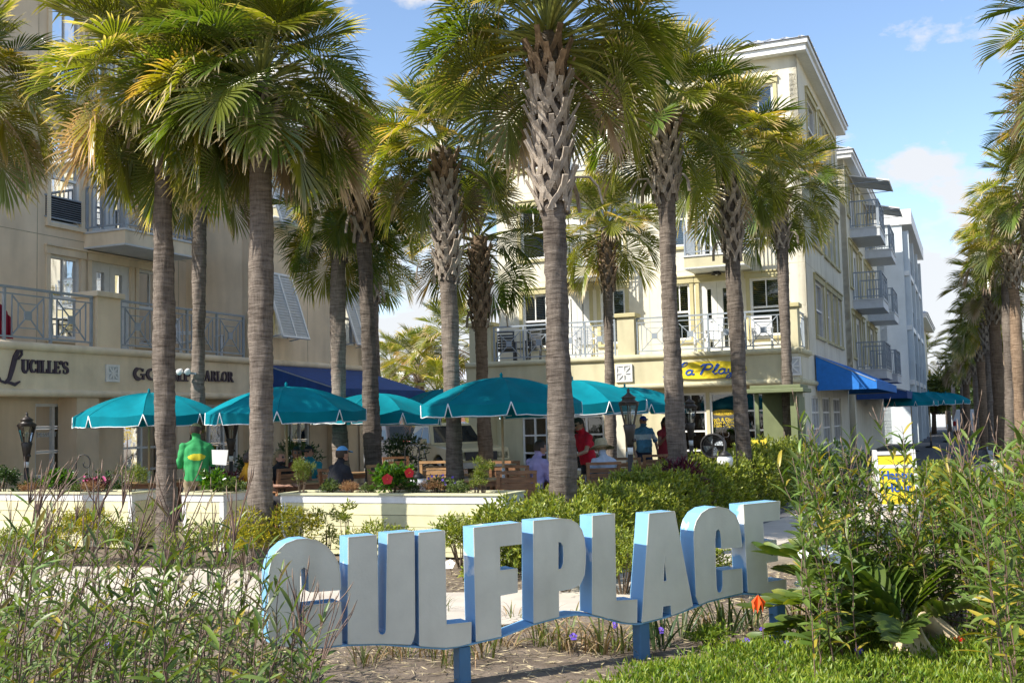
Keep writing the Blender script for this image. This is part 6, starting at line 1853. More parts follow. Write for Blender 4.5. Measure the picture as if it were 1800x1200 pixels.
    a_, b_ = co[:, 0] * 34 + co[:, 2] * 9, co[:, 2] * 23 - co[:, 0] * 12
    q = np.sin(a_ + 1.7 * np.sin(co[:, 1] * 15 + b_ * 0.4)) * np.sin(b_ * 0.8 + 2.1 * np.sin(a_ * 0.35)) + 0.5 * np.sin(b_ * 1.9 + co[:, 1] * 31)
    co[vc] += no[vc] * (0.006 + 0.008 * q[vc])[:, None]
    body.vertices.foreach_set('co', co.ravel()); body.update()
    bo = mkobj('body', body, e)
    def shell(nm, m, rx, ry, rz_, keep, dz=0.012, off=0.0):
        b = MB(); b.ball((0, 0, 0), (rx, ry, rz_), 20, 14)
        kp = [f for f in b.f if all(keep(*b.v[i]) for i in f)]
        b.f = kp; b.v = [tuple(hp_(q[0], q[1] + off, q[2] + dz)) for q in b.v]; b.mi = [0] * len(kp)
        return b.build(nm, m, e, True)
    if hair:
        lo = -0.03 - hairlen
        shell('hair', hair, 0.086, 0.108, 0.122 + hairlen * 0.3, lambda x, y, z: (z > 0.045 and not cap) or (z < 0.06 and y > 0.0 + (0.02 if z < 0 else -0.04) and z > lo - 0.03), off=0.006)
        if hairlen > 0.05:
            b = MB(); capsule(b, hp_(0, 0.07, 0.0), hp_(0, 0.085, -0.05 - hairlen), 0.075, 0.05); b.build('hair_back', hair, e, True)
    if cap:
        shell('cap', cap, 0.088, 0.108, 0.118, lambda x, y, z: z > 0.028, off=0.004)
        b = MB(); pts = [(0.085 * math.cos(t), -0.075 - 0.115 * math.sin(t) * 1.0, 0.042 - 0.02 * math.sin(t)) for t in [PI * i / 12 for i in range(13)]]
        b.add([hp_(*q) for q in pts] + [hp_(q[0], q[1], q[2] + 0.012) for q in pts], [tuple(range(13)), tuple(range(25, 12, -1))] + [(i, i + 1, i + 14, i + 13) for i in range(12)]); b.build('brim', cap, e)
    if hat:
        b = MB(); pr = [(0.215, 0.01), (0.16, 0.03), (0.105, 0.045), (0.102, 0.10), (0.085, 0.145), (0.04, 0.155)]
        b.lathe(pr, 24); b.v = [tuple(hp_(q[0], q[1] * 1.08, q[2] + 0.012 - 0.03 * (abs(q[0]) / 0.2) ** 2 * (1 if q[2] < 0.04 else 0))) for q in b.v]; b.build('straw_hat', hat, e, True)
    if shades:
        b = MB(); 
        for s in (-1, 1): b.ball(hp_(s * 0.034, -0.098, 0.022), (0.028, 0.010, 0.02), 10, 6)
        b.bar(hp_(-0.07, -0.09, 0.028), hp_(0.07, -0.09, 0.028), 0.006)
        for s in (-1, 1): b.bar(hp_(s * 0.07, -0.09, 0.028), hp_(s * 0.08, 0.0, 0.028), 0.005)
        b.build('sunglasses', M_eye, e)
    if emblem is not None:
        # printed oval on the back of the shirt, following the cloth
        sel = np.linalg.norm((cen - np.array((0.0, 0.0, hip.z + 0.34 * k))) * np.array((1, 0, 2.6)), axis=1) < 0.125
        sel &= cen[:, 1] > 0.03
        idx2 = idx.copy(); idx2[sel & (idx == 1)] = 6
        body.materials[6] = emblem; body.polygons.foreach_set('material_index', idx2); body.update()
    return e, hands
hb = mat('hair_brown', (0.05, 0.03, 0.018), 0.6, 0.2, 20); hk = mat('hair_dark', (0.018, 0.013, 0.01), 0.55, 0.2, 20); hg = mat('hair_fair', (0.25, 0.17, 0.08), 0.6, 0.2, 20)
jeans = cloth('navy_trousers', (0.03, 0.04, 0.08)); khaki = cloth('khaki', (0.30, 0.24, 0.15)); dk = cloth('dark_trousers', (0.025, 0.025, 0.03))
def gl(px, d): p = gx(px, d); return (p.x, p.y, 0)
e, hands = person('standing man in green shirt and olive cap holding a white menu', gl(345, 16.2), PI + 0.35, 'stand', (0.04, 0.0), turn=-0.5, nod=0.25,
       arms={-1: ((-0.06, -0.06, -0.26), (0.02, -0.30, -0.24)), 1: ((0.07, 0.0, -0.28), (0.02, -0.26, -0.30))},
       top=cloth('green', (0.03, 0.30, 0.09)), legs=khaki, hair=hb, cap=cloth('olive_cap', (0.20, 0.21, 0.09)), sleeve=0.95, H=1.78, emblem=cloth('yellow_print', (0.62, 0.55, 0.03)))
p = at(384, 802, 15.9); en = empty('menu', p, 0, 'white paper menu held by the man in green', 'menu')
mb = MB(); mb.hexa([(-0.09, 0, -0.11), (0.11, 0.01, -0.13), (0.11, 0.014, -0.13), (-0.09, 0.004, -0.11), (-0.11, 0.04, 0.10), (0.13, 0.05, 0.09), (0.13, 0.054, 0.09), (-0.11, 0.044, 0.10)])
mb.build('paper', M_wlet, en)
sitarm = {-1: ((-0.05, -0.08, -0.26), (0.06, -0.32, -0.26)), 1: ((0.05, -0.08, -0.26), (-0.06, -0.32, -0.26))}
person('seated person in orange shirt beside the grey trunk', gl(428, 17.2), PI * 0.6, 'sit', (0.05, 0), arms=sitarm, top=cloth('orange', (0.75, 0.36, 0.01)), legs=dk, hair=hb, H=1.7)
person('seated woman with fair hair in a dark top under the striped umbrella', gl(488, 18.4), PI * 1.28 - PI, 'sit', (0.02, 0), turn=0.3, arms=sitarm, top=cloth('black_top', (0.02, 0.02, 0.022)), legs=dk, hair=hg, hairlen=0.10, H=1.66)
person('seated person with dark curly hair in dark red beside the umbrella pole', gl(521, 19.2), 0.25, 'sit', (0.02, 0), arms=sitarm, top=cloth('maroon', (0.10, 0.012, 0.015)), legs=dk, hair=hk, hairlen=0.02, skin=M_skin2, H=1.76)
person('seated person in dark cap and teal shirt behind the table', gl(546, 19.6), -0.3, 'sit', (0.04, 0), arms=sitarm, top=cloth('aqua', (0.02, 0.26, 0.33)), legs=dk, hair=hk, cap=cloth('black_cap', (0.02, 0.02, 0.025)), H=1.78)
person('seated man in black shirt and pale blue cap seen from behind', gl(586, 16.8), PI * 0.5 + 0.75, 'sit', (0.10, 0), turn=0.15, arms=sitarm, top=cloth('black', (0.015, 0.016, 0.022)), legs=khaki, hair=hb, cap=cloth('sky_cap', (0.13, 0.38, 0.70)), H=1.84)
person('seated man in lilac shirt facing the largest palm trunk', gl(932, 17.4), PI * 0.72, 'sit', (0.12, 0), turn=-0.2, nod=0.15, arms=sitarm, top=cloth('lilac', (0.42, 0.34, 0.58)), legs=dk, hair=hb, sleeve=1.2, H=1.84)
person('waiter in red shirt and sunglasses bending over a table', gl(1033, 19.6), -0.95, 'stand', (0.12, 0), turn=-0.1, nod=0.35, arms={-1: ((-0.05, -0.12, -0.26), (0.0, -0.34, -0.36)), 1: ((0.05, -0.12, -0.26), (-0.04, -0.34, -0.34))}, top=cloth('red', (0.62, 0.008, 0.03)), legs=dk, hair=hb, hairlen=0.02, shades=True, H=1.72)
person('seated person in wide straw hat and pale blue shirt seen from behind', gl(1062, 17.9), PI + 0.45, 'sit', (0.06, 0), turn=-0.3, nod=0.2, arms={-1: sitarm[-1], 1: ((0.12, 0.02, -0.26), (0.14, -0.05, -0.46))}, top=cloth('pale_blue', (0.50, 0.58, 0.70)), legs=khaki, hair=hg, hat=mat('straw', (0.50, 0.42, 0.26), 0.8, 0.15, 25, 0.4, 90), sleeve=1.2, H=1.76)
person('walking man in blue cap and blue and white striped polo facing us', gl(1130, 25.0), 0.15, 'stand', (0.0, 0), turn=0.1, arms={-1: ((-0.10, 0.03, -0.27), (-0.08, -0.14, -0.48)), 1: ((0.12, 0.02, -0.26), (0.12, -0.10, -0.46))}, top=cloth('polo_blue', (0.10, 0.28, 0.44)), legs=jeans, hair=hg, cap=cloth('royal_cap', (0.01, 0.07, 0.50)), belly=0.07, stripes=cloth('polo_white', (0.66, 0.70, 0.72)), sleeve=0.9, H=1.74)
person('woman in dark red dress half hidden by the tall palm', gl(1167, 24.6), 0.6, 'stand', (0.02, 0), arms={-1: ((-0.06, -0.05, -0.27), (0.0, -0.2, -0.12)), 1: ((0.06, 0.0, -0.28), (0.02, -0.15, -0.40))}, top=cloth('wine', (0.20, 0.012, 0.02)), legs=dk, hair=hk, hairlen=0.08, skin=M_skin2, skirt=True, sleeve=0.2, H=1.68)

# ================================================================== SHRUBS, HEDGE, BEDDING
M_hedge = leafmat('hedge_leaf', (0.16, 0.215, 0.028), (0.28, 0.31, 0.045), 0.5, 0.42, 0.32, (1.7, 1.6, 0.4), 0.4)
M_yshrub = leafmat('yellow_green_leaf', (0.21, 0.25, 0.03), (0.32, 0.30, 0.03), 0.45, 0.42, 0.38, (1.6, 1.5, 0.4), 0.35, old=(0.55, 0.42, 0.02))
M_conif = leafmat('feathery_leaf', (0.13, 0.19, 0.03), (0.24, 0.27, 0.05), 0.5, 0.5, 0.35, (1.6, 1.5, 0.4), 0.3)
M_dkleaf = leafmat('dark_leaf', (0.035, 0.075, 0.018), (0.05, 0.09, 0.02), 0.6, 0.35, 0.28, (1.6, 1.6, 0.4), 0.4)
M_hib = leafmat('hibiscus_leaf', (0.055, 0.14, 0.015), (0.10, 0.18, 0.02), 0.6, 0.25, 0.35, (1.7, 1.7, 0.4), 0.4)
M_grn = leafmat('soft_green_leaf', (0.10, 0.15, 0.045), (0.16, 0.19, 0.06), 0.6, 0.5, 0.3, (1.5, 1.5, 0.5), 0.35)
M_dry = leafmat('dried_leaf', (0.30, 0.16, 0.07), (0.36, 0.22, 0.11), 0.5, 0.8, 0.2, (1.3, 1.1, 0.6), 0.35)
M_plum = leafmat('plum_leaf', (0.07, 0.012, 0.025), (0.12, 0.02, 0.04), 0.5, 0.4, 0.3, (1.6, 0.8, 0.9), 0.3)
M_cover = leafmat('ground_cover_leaf', (0.13, 0.22, 0.02), (0.24, 0.30, 0.03), 0.5, 0.45, 0.35, (1.6, 1.6, 0.4), 0.35)
M_straw = leafmat('straw', (0.27, 0.205, 0.145), (0.36, 0.28, 0.20), 0.5, 0.9, 0.1, (1.2, 1.1, 0.8), 0.5)
M_twig = mat('twig', (0.14, 0.10, 0.065), 0.9, 0.2, 12)
M_red = mat('red_petal', (0.62, 0.008, 0.012), 0.5, 0.08, 8); M_orange = mat('orange_petal', (0.80, 0.10, 0.01), 0.5, 0.08, 8)
M_wpet = mat('white_petal', (0.82, 0.82, 0.80), 0.5, 0.03, 8); M_violet = mat('violet_petal', (0.16, 0.09, 0.55), 0.5, 0.08, 8); M_pink = mat('pink_petal', (0.5, 0.04, 0.2), 0.5, 0.08, 8)
M_ypet = mat('yellow_petal', (0.8, 0.6, 0.05), 0.5, 0.05, 8)

def stems(root, H, R, n, seed, m=M_twig, r=0.008):
    rg = random.Random(seed); mb = MB()
    for i in range(n):
        a = rg.uniform(0, 2 * PI); q = R * math.sqrt(rg.random()) * 0.75; h = H * rg.uniform(0.6, 0.95)
        mb.tube([(q * 0.2 * math.cos(a), q * 0.2 * math.sin(a), 0), (q * 0.6 * math.cos(a), q * 0.6 * math.sin(a), h * 0.5), (q * math.cos(a), q * math.sin(a), h)], [r, r * 0.8, r * 0.4], 5)
    mb.build('stem', m, root)
def shrub(label, pos, R, H, m, n, ln, wd, name='shrub', cat='shrub', group=None, seed=0, lumps=9, up=0.5, upright=False, shell=0.55, pz=0.0, sprigs=True):
    """leaves gathered in sprigs around a lumpy crown"""
    rg = np.random.default_rng(seed + 9)
    root = empty(name, (pos[0], pos[1], pz), 0, label, cat, group)
    # lumps
    th = rg.uniform(0, 2 * PI, lumps); rr = R * 0.55 * np.sqrt(rg.random(lumps)); zz = H * rg.uniform(0.35, 0.75, lumps)
    C = np.stack([rr * np.cos(th), rr * np.sin(th), zz], 1); lr = R * rg.uniform(0.35, 0.6, lumps)
    if upright: C[:, 2] = H * rg.uniform(0.25, 0.85, lumps); lr = R * rg.uniform(0.3, 0.5, lumps) * (1.15 - C[:, 2] / H * 0.6)
    ns = max(1, n // 7) if sprigs else n
    k = rg.integers(0, lumps, ns)
    d = rg.normal(size=(ns, 3)); d /= np.linalg.norm(d, axis=1, keepdims=True); d[:, 2] = np.abs(d[:, 2]) * 0.9 - 0.25
    rad_ = lr[k] * (shell + (1 - shell) * rg.random(ns)) 
    base = C[k] + d * rad_[:, None] * np.array([1, 1, min(1.4, H / R * 0.7)])
    base[:, 2] = np.clip(base[:, 2], 0.02, H * 1.05)
    if sprigs:
        axis = d + np.array([0, 0, up]) + rg.normal(size=(ns, 3)) * 0.3; axis /= np.linalg.norm(axis, axis=1, keepdims=True)
        P = np.repeat(base, 7, 0); A = np.repeat(axis, 7, 0)
        f = np.tile(np.linspace(0, 1, 7), ns)[:, None]
        P = P + A * f * ln * 1.3
        D = A * (0.55 + 0.5 * f) + rg.normal(size=A.shape) * 0.55
    else:
        P = base; D = d + np.array([0, 0, up]) + rg.normal(size=d.shape) * 0.5
    L = ln * rg.uniform(0.6, 1.2, len(P)); W = wd * rg.uniform(0.7, 1.2, len(P))
    o = leaf_cloud('foliage', P, D, L, W, m, root); o['kind'] = 'stuff'
    stems(root, H * 0.8, R * 0.8, max(4, lumps), seed)
    return root
def flower(parent, c, r, m, n=5, out=(0, -1, 0.4), centre=M_ypet, cup=0.3):
    """petals and centre as one bloom part"""
    o = Vector(out).normalized(); x = o.cross(Vector((0.3, 0.2, 1))).normalized(); y = o.cross(x)
    mb = MB()
    for k in range(n):
        a = 2 * PI * k / n; dr = x * math.cos(a) + y * math.sin(a); sd = o.cross(dr)
        c_ = Vector(c)
        mb.add([c_, c_ + dr * r * 0.62 - sd * r * 0.58 + o * r * cup * 0.7, c_ + dr * r + o * r * cup * 0.3, c_ + dr * r * 0.62 + sd * r * 0.58 + o * r * cup * 0.35, c_ + dr * r * 0.6 + o * r * cup * 0.2], [(0, 1, 4), (1, 2, 4), (2, 3, 4), (3, 0, 4)])
    b = mb.build('bloom', m, parent)
    mb = MB(); mb.tube([Vector(c), Vector(c) + o * r * 0.75], [r * 0.09, r * 0.05], 6); mb.build('stamen', centre, b)

# hedge along the patio, three runs
def hedge(label, u0, u1, wv, wid, h0, h1, n, ln, wd, seed):
    rg = np.random.default_rng(seed)
    c = wu(wv, (u0 + u1) / 2); root = empty('hedge', (c[0], c[1], 0), 0, label, 'hedge', 'hedge beside the patio')
    L = u1 - u0; ns = n // 7
    s = rg.uniform(-L / 2, L / 2, ns); a = rg.uniform(-0.12, PI + 0.12, ns)
    H = h0 + (h1 - h0) * (s + L / 2) / L + 0.07 * np.sin(s * 3.1 + seed) + 0.06 * np.sin(s * 7.3) + 0.03 * np.sin(s * 17)
    q = 0.82 + 0.18 * rg.random(ns)
    ex = np.sign(np.cos(a)) * np.abs(np.cos(a)) ** 0.55 * wid / 2 * q * (1 + 0.12 * np.sin(s * 4 + 1))
    ez = np.clip(np.sin(a), 0, 1) ** 0.55 * H * q
    low = rg.random(ns) < 0.35; ez[low] *= rg.random(low.sum())
    DUn, DVn = np.array(DU), np.array(DV)
    base = s[:, None] * DUn + ex[:, None] * DVn; base[:, 2] = np.maximum(0.03, ez)
    nrm = np.cos(a)[:, None] * DVn + np.sin(a)[:, None] * np.array([0, 0, 1.0])
    axis = nrm + np.array([0, 0, 0.55]) + rg.normal(size=(ns, 3)) * 0.35; axis /= np.linalg.norm(axis, axis=1, keepdims=True)
    P = np.repeat(base, 7, 0); A = np.repeat(axis, 7, 0); f = np.tile(np.linspace(0, 1, 7), ns)[:, None]
    P = P + A * f * ln * 1.1; D = A * (0.5 + 0.6 * f) + rg.normal(size=A.shape) * 0.55
    o = leaf_cloud('foliage', P, D, ln * rg.uniform(0.6, 1.2, len(P)), wd * rg.uniform(0.8, 1.2, len(P)), M_hedge, root); o['kind'] = 'stuff'
    # dark twiggy core
    mb = MB(); fr = Fr((-DU * (L / 2))[:2], DU, DV)
    for i in range(int(L * 5)):
        x = (i + 0.5) / 5; r1 = RND.uniform(-0.3, 0.3) * wid
        mb.tube([fr.p(x, r1 * 0.3, 0), fr.p(x + RND.uniform(-0.15, 0.15), r1, h0 * 0.8)], [0.012, 0.005], 5)
    mb.build('branches', M_twig, root)
hedge('near end of the sunlit hedge behind the letters PLA', 10.5, 14.0, -4.35, 1.35, 0.74, 0.82, 27000, 0.075, 0.024, 1)
hedge('middle run of hedge in front of the middle lantern', 13.8, 20.0, -4.25, 1.2, 0.84, 0.88, 24000, 0.085, 0.030, 2)
hedge('shaded far end of the hedge beside the green kiosk', 19.8, 26.5, -4.15, 1.4, 0.92, 1.05, 16000, 0.10, 0.038, 3)

# yellow-green shrubs between path and planters
BEDS = [
 (512, 13.3, 0.42, 0.80, M_yshrub, 2600, 'bushy yellow green shrub with yellow leaves right of the second grey trunk'),
 (572, 13.6, 0.20, 0.70, M_hedge, 500, 'thin upright shrub in front of the left part of the long planter'),
 (603, 13.5, 0.16, 0.80, M_hedge, 420, 'tallest thin sprig in front of the long planter'),
 (640, 13.2, 0.34, 0.52, M_hedge, 1500, 'low rounded shrub behind the letter U'),
 (706, 13.2, 0.22, 0.44, M_hedge, 700, 'low shrub behind the second stroke of the letter U'),
 (805, 12.9, 0.42, 0.62, M_hedge, 2600, 'dense green shrub behind the letters L and F'),
 (878, 12.6, 0.35, 0.66, M_hedge, 2200, 'green shrub under the right corner of the long planter'),
 (430, 13.0, 0.40, 0.72, M_yshrub, 2400, 'yellow green shrub in front of the second grey trunk'),
 (395, 14.0, 0.35, 0.60, M_hedge, 1600, 'green shrub in front of the short planter'),
 (140, 14.2, 0.50, 0.72, M_yshrub, 3000, 'large yellow green shrub in front of the left planter'),
 (225, 14.0, 0.38, 0.58, M_hedge, 1800, 'green shrub at the right corner of the left planter'),
 (30, 13.9, 0.45, 0.50, M_hedge, 2200, 'green shrub at the left edge in front of the planter'),
 (85, 13.8, 0.30, 0.46, M_yshrub, 1400, 'small yellow green shrub near the left edge'),
 (330, 13.6, 0.35, 0.50, M_hedge, 1500, 'green shrub right of the first grey trunk'),
 (1215, 10.4, 0.34, 0.55, M_hedge, 1800, 'green shrub seen through the letter C'),
 (1085, 10.6, 0.42, 0.62, M_hedge, 2400, 'green shrub seen between the letters L and A'),
 (985, 10.8, 0.36, 0.52, M_hedge, 2000, 'green shrub seen through the letter P'),
]
for i, (px, d, R, H, m, n, lb) in enumerate(BEDS):
    shrub(lb, gx(px, d), R, H, m, n, 0.06, 0.017, seed=i * 5 + 40, upright=R < 0.25, lumps=6 if R < 0.25 else 11)
# plants in the planter boxes
def pp(px, dep=0.3): a = PF.hit(px, 860, -dep)[0]; return PF.p(a, -dep, 0)
PL = [
 (530, M_conif, 0.20, 0.50, 1300, 0.05, 0.007, True, 'feathery bright green shrub at the left end of the long planter'),
 (850, M_conif, 0.16, 0.52, 1300, 0.045, 0.008, True, 'upright golden green shrub at the right end of the long planter'),
 (838, M_conif, 0.11, 0.40, 600, 0.045, 0.008, True, 'smaller upright golden shrub beside the taller one'),
 (230, M_conif, 0.26, 0.44, 1800, 0.055, 0.007, False, 'feathery bright green shrub in the left planter by the trunk'),
 (612, M_dry, 0.17, 0.17, 900, 0.05, 0.006, False, 'dried brown clump in the middle of the long planter'),
 (762, M_dry, 0.19, 0.19, 1000, 0.05, 0.006, False, 'dried brown clump right of the hibiscus'),
 (165, M_dry, 0.17, 0.17, 900, 0.05, 0.006, False, 'dried brown clump in the left planter near the feathery shrub'),
 (50, M_dry, 0.17, 0.15, 800, 0.05, 0.006, False, 'dried brown clump in the left planter near the picture edge'),
 (580, M_grn, 0.15, 0.20, 700, 0.045, 0.018, False, 'low leafy plant right of the feathery shrub'),
 (648, M_grn, 0.12, 0.12, 400, 0.04, 0.016, False, 'low grey green plant left of the hibiscus'),
 (722, M_grn, 0.17, 0.17, 800, 0.04, 0.014, False, 'grey green mound below the red flowers'),
 (808, M_grn, 0.18, 0.20, 800, 0.04, 0.016, False, 'leafy green mound between the brown clump and the golden shrub'),
 (100, M_hib, 0.21, 0.32, 650, 0.085, 0.045, False, 'leafy hibiscus with one pink bud in the left planter'),
 (385, M_hib, 0.20, 0.34, 620, 0.08, 0.045, False, 'leafy green plant spilling from the short planter'),
 (410, M_grn, 0.22, 0.20, 900, 0.05, 0.022, False, 'pale trailing plant at the corner of the short planter'),
 (5, M_dkleaf, 0.26, 0.42, 1500, 0.06, 0.018, False, 'dark bushy plant at the left end of the left planter'),
 (140, M_grn, 0.14, 0.14, 500, 0.04, 0.016, False, 'low green plant between the hibiscus and a brown clump'),
]
for i, (px, m, R, H, n, ln, wd, upr, lb) in enumerate(PL):
    shrub(lb, pp(px), R, H, m, n, ln, wd, name='planter_plant', cat='plant', seed=i * 7 + 200, upright=upr, lumps=7, pz=0.75, up=1.0 if m in (M_conif, M_dry) else 0.3)
hbp = shrub('hibiscus bush with two large red flowers in the long planter', pp(692), 0.27, 0.36, M_hib, 900, 0.085, 0.05, name='hibiscus', cat='shrub', seed=77, lumps=9, pz=0.75, up=0.2)
hz = Vector(hbp.location)
flower(hbp, at(681, 842, 14.0) - hz, 0.075, M_red, out=(0.05, -1, 0.15)); flower(hbp, at(719, 831, 14.0) - hz, 0.07, M_red, out=(0.4, -0.9, 0.2))
for i, px in enumerate((175, 160, 770, 785)):
    r_ = shrub(['magenta flowered plant in the left planter', 'second magenta flowered plant in the left planter', 'lilac flowered plant beside the brown clump', 'pale lilac flowered plant right of the brown clump'][i], pp(px, 0.42), 0.12, 0.24, M_plum if i < 2 else M_grn, 350, 0.05, 0.016, name='flowering_plant', cat='plant', seed=300 + i, pz=0.75, lumps=5)
    for j in range(7): flower(r_, (RND.uniform(-0.12, 0.12), RND.uniform(-0.1, 0.05), 0.2 + RND.uniform(-0.05, 0.07)), 0.018, M_pink if i < 2 else M_violet)
# dark greenery on the patio
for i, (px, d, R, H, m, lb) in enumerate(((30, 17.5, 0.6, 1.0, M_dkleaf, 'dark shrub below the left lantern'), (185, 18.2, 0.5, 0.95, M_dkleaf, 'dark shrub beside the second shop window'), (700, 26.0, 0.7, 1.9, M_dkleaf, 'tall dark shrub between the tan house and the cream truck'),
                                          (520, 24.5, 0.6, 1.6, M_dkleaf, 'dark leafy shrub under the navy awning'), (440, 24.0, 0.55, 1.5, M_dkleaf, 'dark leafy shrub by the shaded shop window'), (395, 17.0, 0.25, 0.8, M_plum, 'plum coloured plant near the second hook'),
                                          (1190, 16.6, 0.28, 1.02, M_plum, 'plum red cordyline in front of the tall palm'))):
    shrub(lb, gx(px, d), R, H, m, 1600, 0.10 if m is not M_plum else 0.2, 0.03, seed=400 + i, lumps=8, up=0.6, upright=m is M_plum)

# ------------------------------------------------------------------ litter, ground cover
n = 15000
X = NPR.uniform(-3.5, 5.5, n); Y = NPR.uniform(6.0, 12.5, n)
P = np.stack([X, Y, np.full(n, -0.006) + NPR.random(n) * 0.02], 1); th = NPR.uniform(0, 2 * PI, n)
D = np.stack([np.cos(th), np.sin(th), NPR.normal(size=n) * 0.12], 1)
# keep the paved path clear
pe_f = [gp(*q) for q in far]; pe_n = [gp(*q) for q in near]
fx = np.array([q.x for q in pe_f]); fy = np.array([q.y for q in pe_f]); nx_ = np.array([q.x for q in reversed(pe_n)]); ny_ = np.array([q.y for q in reversed(pe_n)])
on = (Y < np.interp(X, fx, fy)) & (Y > np.interp(X, nx_, ny_))
keep = ~on
o = leaf_cloud('pine_straw', P[keep], D[keep], NPR.uniform(0.04, 0.15, keep.sum()), NPR.uniform(0.004, 0.010, keep.sum()), M_straw, fold=0.3)
tag(o, 'pale straw and bark litter over the bed around the letters', 'straw', kind='stuff')
# bright ground cover at the lower right
n = 26000
poly = [gp(1040, 1225), gp(1150, 1190), gp(1290, 1160), gp(1430, 1128), gp(1560, 1118), gp(1700, 1140), gp(1900, 1150), gp(2050, 1300), gp(1000, 1330)]
pxs = np.array([q.x for q in poly]); pys = np.array([q.y for q in poly])
def inside(x, y):
    c = np.zeros(len(x), bool); j = len(pxs) - 1
    for i in range(len(pxs)):
        m_ = ((pys[i] > y) != (pys[j] > y)) & (x < (pxs[j] - pxs[i]) * (y - pys[i]) / (pys[j] - pys[i] + 1e-12) + pxs[i]); c ^= m_; j = i
    return c
X = NPR.uniform(pxs.min(), pxs.max(), n * 3); Y = NPR.uniform(pys.min(), pys.max(), n * 3); k_ = inside(X + NPR.normal(size=n * 3) * 0.06, Y + NPR.normal(size=n * 3) * 0.06); X, Y = X[k_][:n], Y[k_][:n]
Hh = 0.09 + 0.05 * np.sin(X * 5) * np.cos(Y * 6) + 0.05 * NPR.random(len(X))
P = np.stack([X, Y, Hh * NPR.random(len(X)) ** 0.5], 1); D = np.stack([NPR.normal(size=len(X)) * 0.6, NPR.normal(size=len(X)) * 0.6, np.ones(len(X))], 1)
o = leaf_cloud('ground_cover', P, D, NPR.uniform(0.03, 0.075, len(X)), NPR.uniform(0.009, 0.016, len(X)), M_cover)
tag(o, 'bright green low ground cover at the lower right', 'ground cover', kind='stuff')

# ------------------------------------------------------------------ strap leaf tufts under the letters
def strap_mesh(seed, m, L=0.42, w=0.018, bend=1.2):
    rg = random.Random(seed); mb = MB(); ta = []; ang = rad(rg.uniform(62, 82)); p = Vector((0, 0, 0)); n = 7
    for i in range(n + 1):
        t = i / n; wd = w * (1 - t) ** 0.5 * (0.6 + 0.4 * min(1, t * 4)) + 0.001
        d = Vector((math.cos(ang), 0, math.sin(ang))); up = Vector((-math.sin(ang), 0, math.cos(ang)))
        mb.v += [tuple(p - Vector((0, wd / 2, 0)) + up * wd * 0.2), tuple(p), tuple(p + Vector((0, wd / 2, 0)) + up * wd * 0.2)]; ta += [t] * 3
        p = p + d * (L / n); ang -= bend / n * (0.5 + t * 1.2) * rg.uniform(0.7, 1.3)
    for i in range(n):
        for e_ in (0, 1): b0 = i * 3 + e_; mb.f.append((b0, b0 + 1, b0 + 4, b0 + 3)); mb.mi.append(0)
    mb.ta = ta
    return mb.mesh('leaf', m, True)
M_strapg = leafmat('strap_green', (0.13, 0.165, 0.045), (0.34, 0.26, 0.12), 0.7, 0.5, 0.3, (1.5, 1.4, 0.5), 0.35)
M_strapb = leafmat('strap_brown', (0.26, 0.18, 0.085), (0.36, 0.26, 0.14), 0.4, 0.75, 0.2, (1.3, 1.1, 0.6), 0.4)
M_strapd = leafmat('strap_deep', (0.05, 0.085, 0.03), (0.10, 0.12, 0.05), 0.8, 0.4, 0.3, (1.5, 1.5, 0.5), 0.3)
STRAP = {'g': [strap_mesh(i, M_strapg, bend=1.5) for i in range(4)], 'b': [strap_mesh(10 + i, M_strapb, w=0.014, bend=2.4) for i in range(4)], 'd': [strap_mesh(20 + i, M_strapd, w=0.024, bend=0.9) for i in range(4)]}
def tuft(label, px, py, mixk, n, sc, seed, spread=0.12, flow=None):
    rg = random.Random(seed); p = gp(px, py); root = empty('strap_leaf_plant', (p.x, p.y, -0.01), 0, label, 'plant', 'strap leaved tufts under the letters')
    for i in range(n):
        a = rg.uniform(0, 2 * PI); q = spread * math.sqrt(rg.random())
        mkobj('leaf', STRAP[rg.choice(mixk)][rg.randrange(4)], root, (q * math.cos(a), q * math.sin(a), 0), (rg.uniform(-0.2, 0.2), rg.uniform(-0.35, 0.5), a + rg.uniform(-0.6, 0.6)), sc * rg.uniform(0.6, 1.15))
    for c, m, r in flow or []: flower(root, c, r, m)
    return root
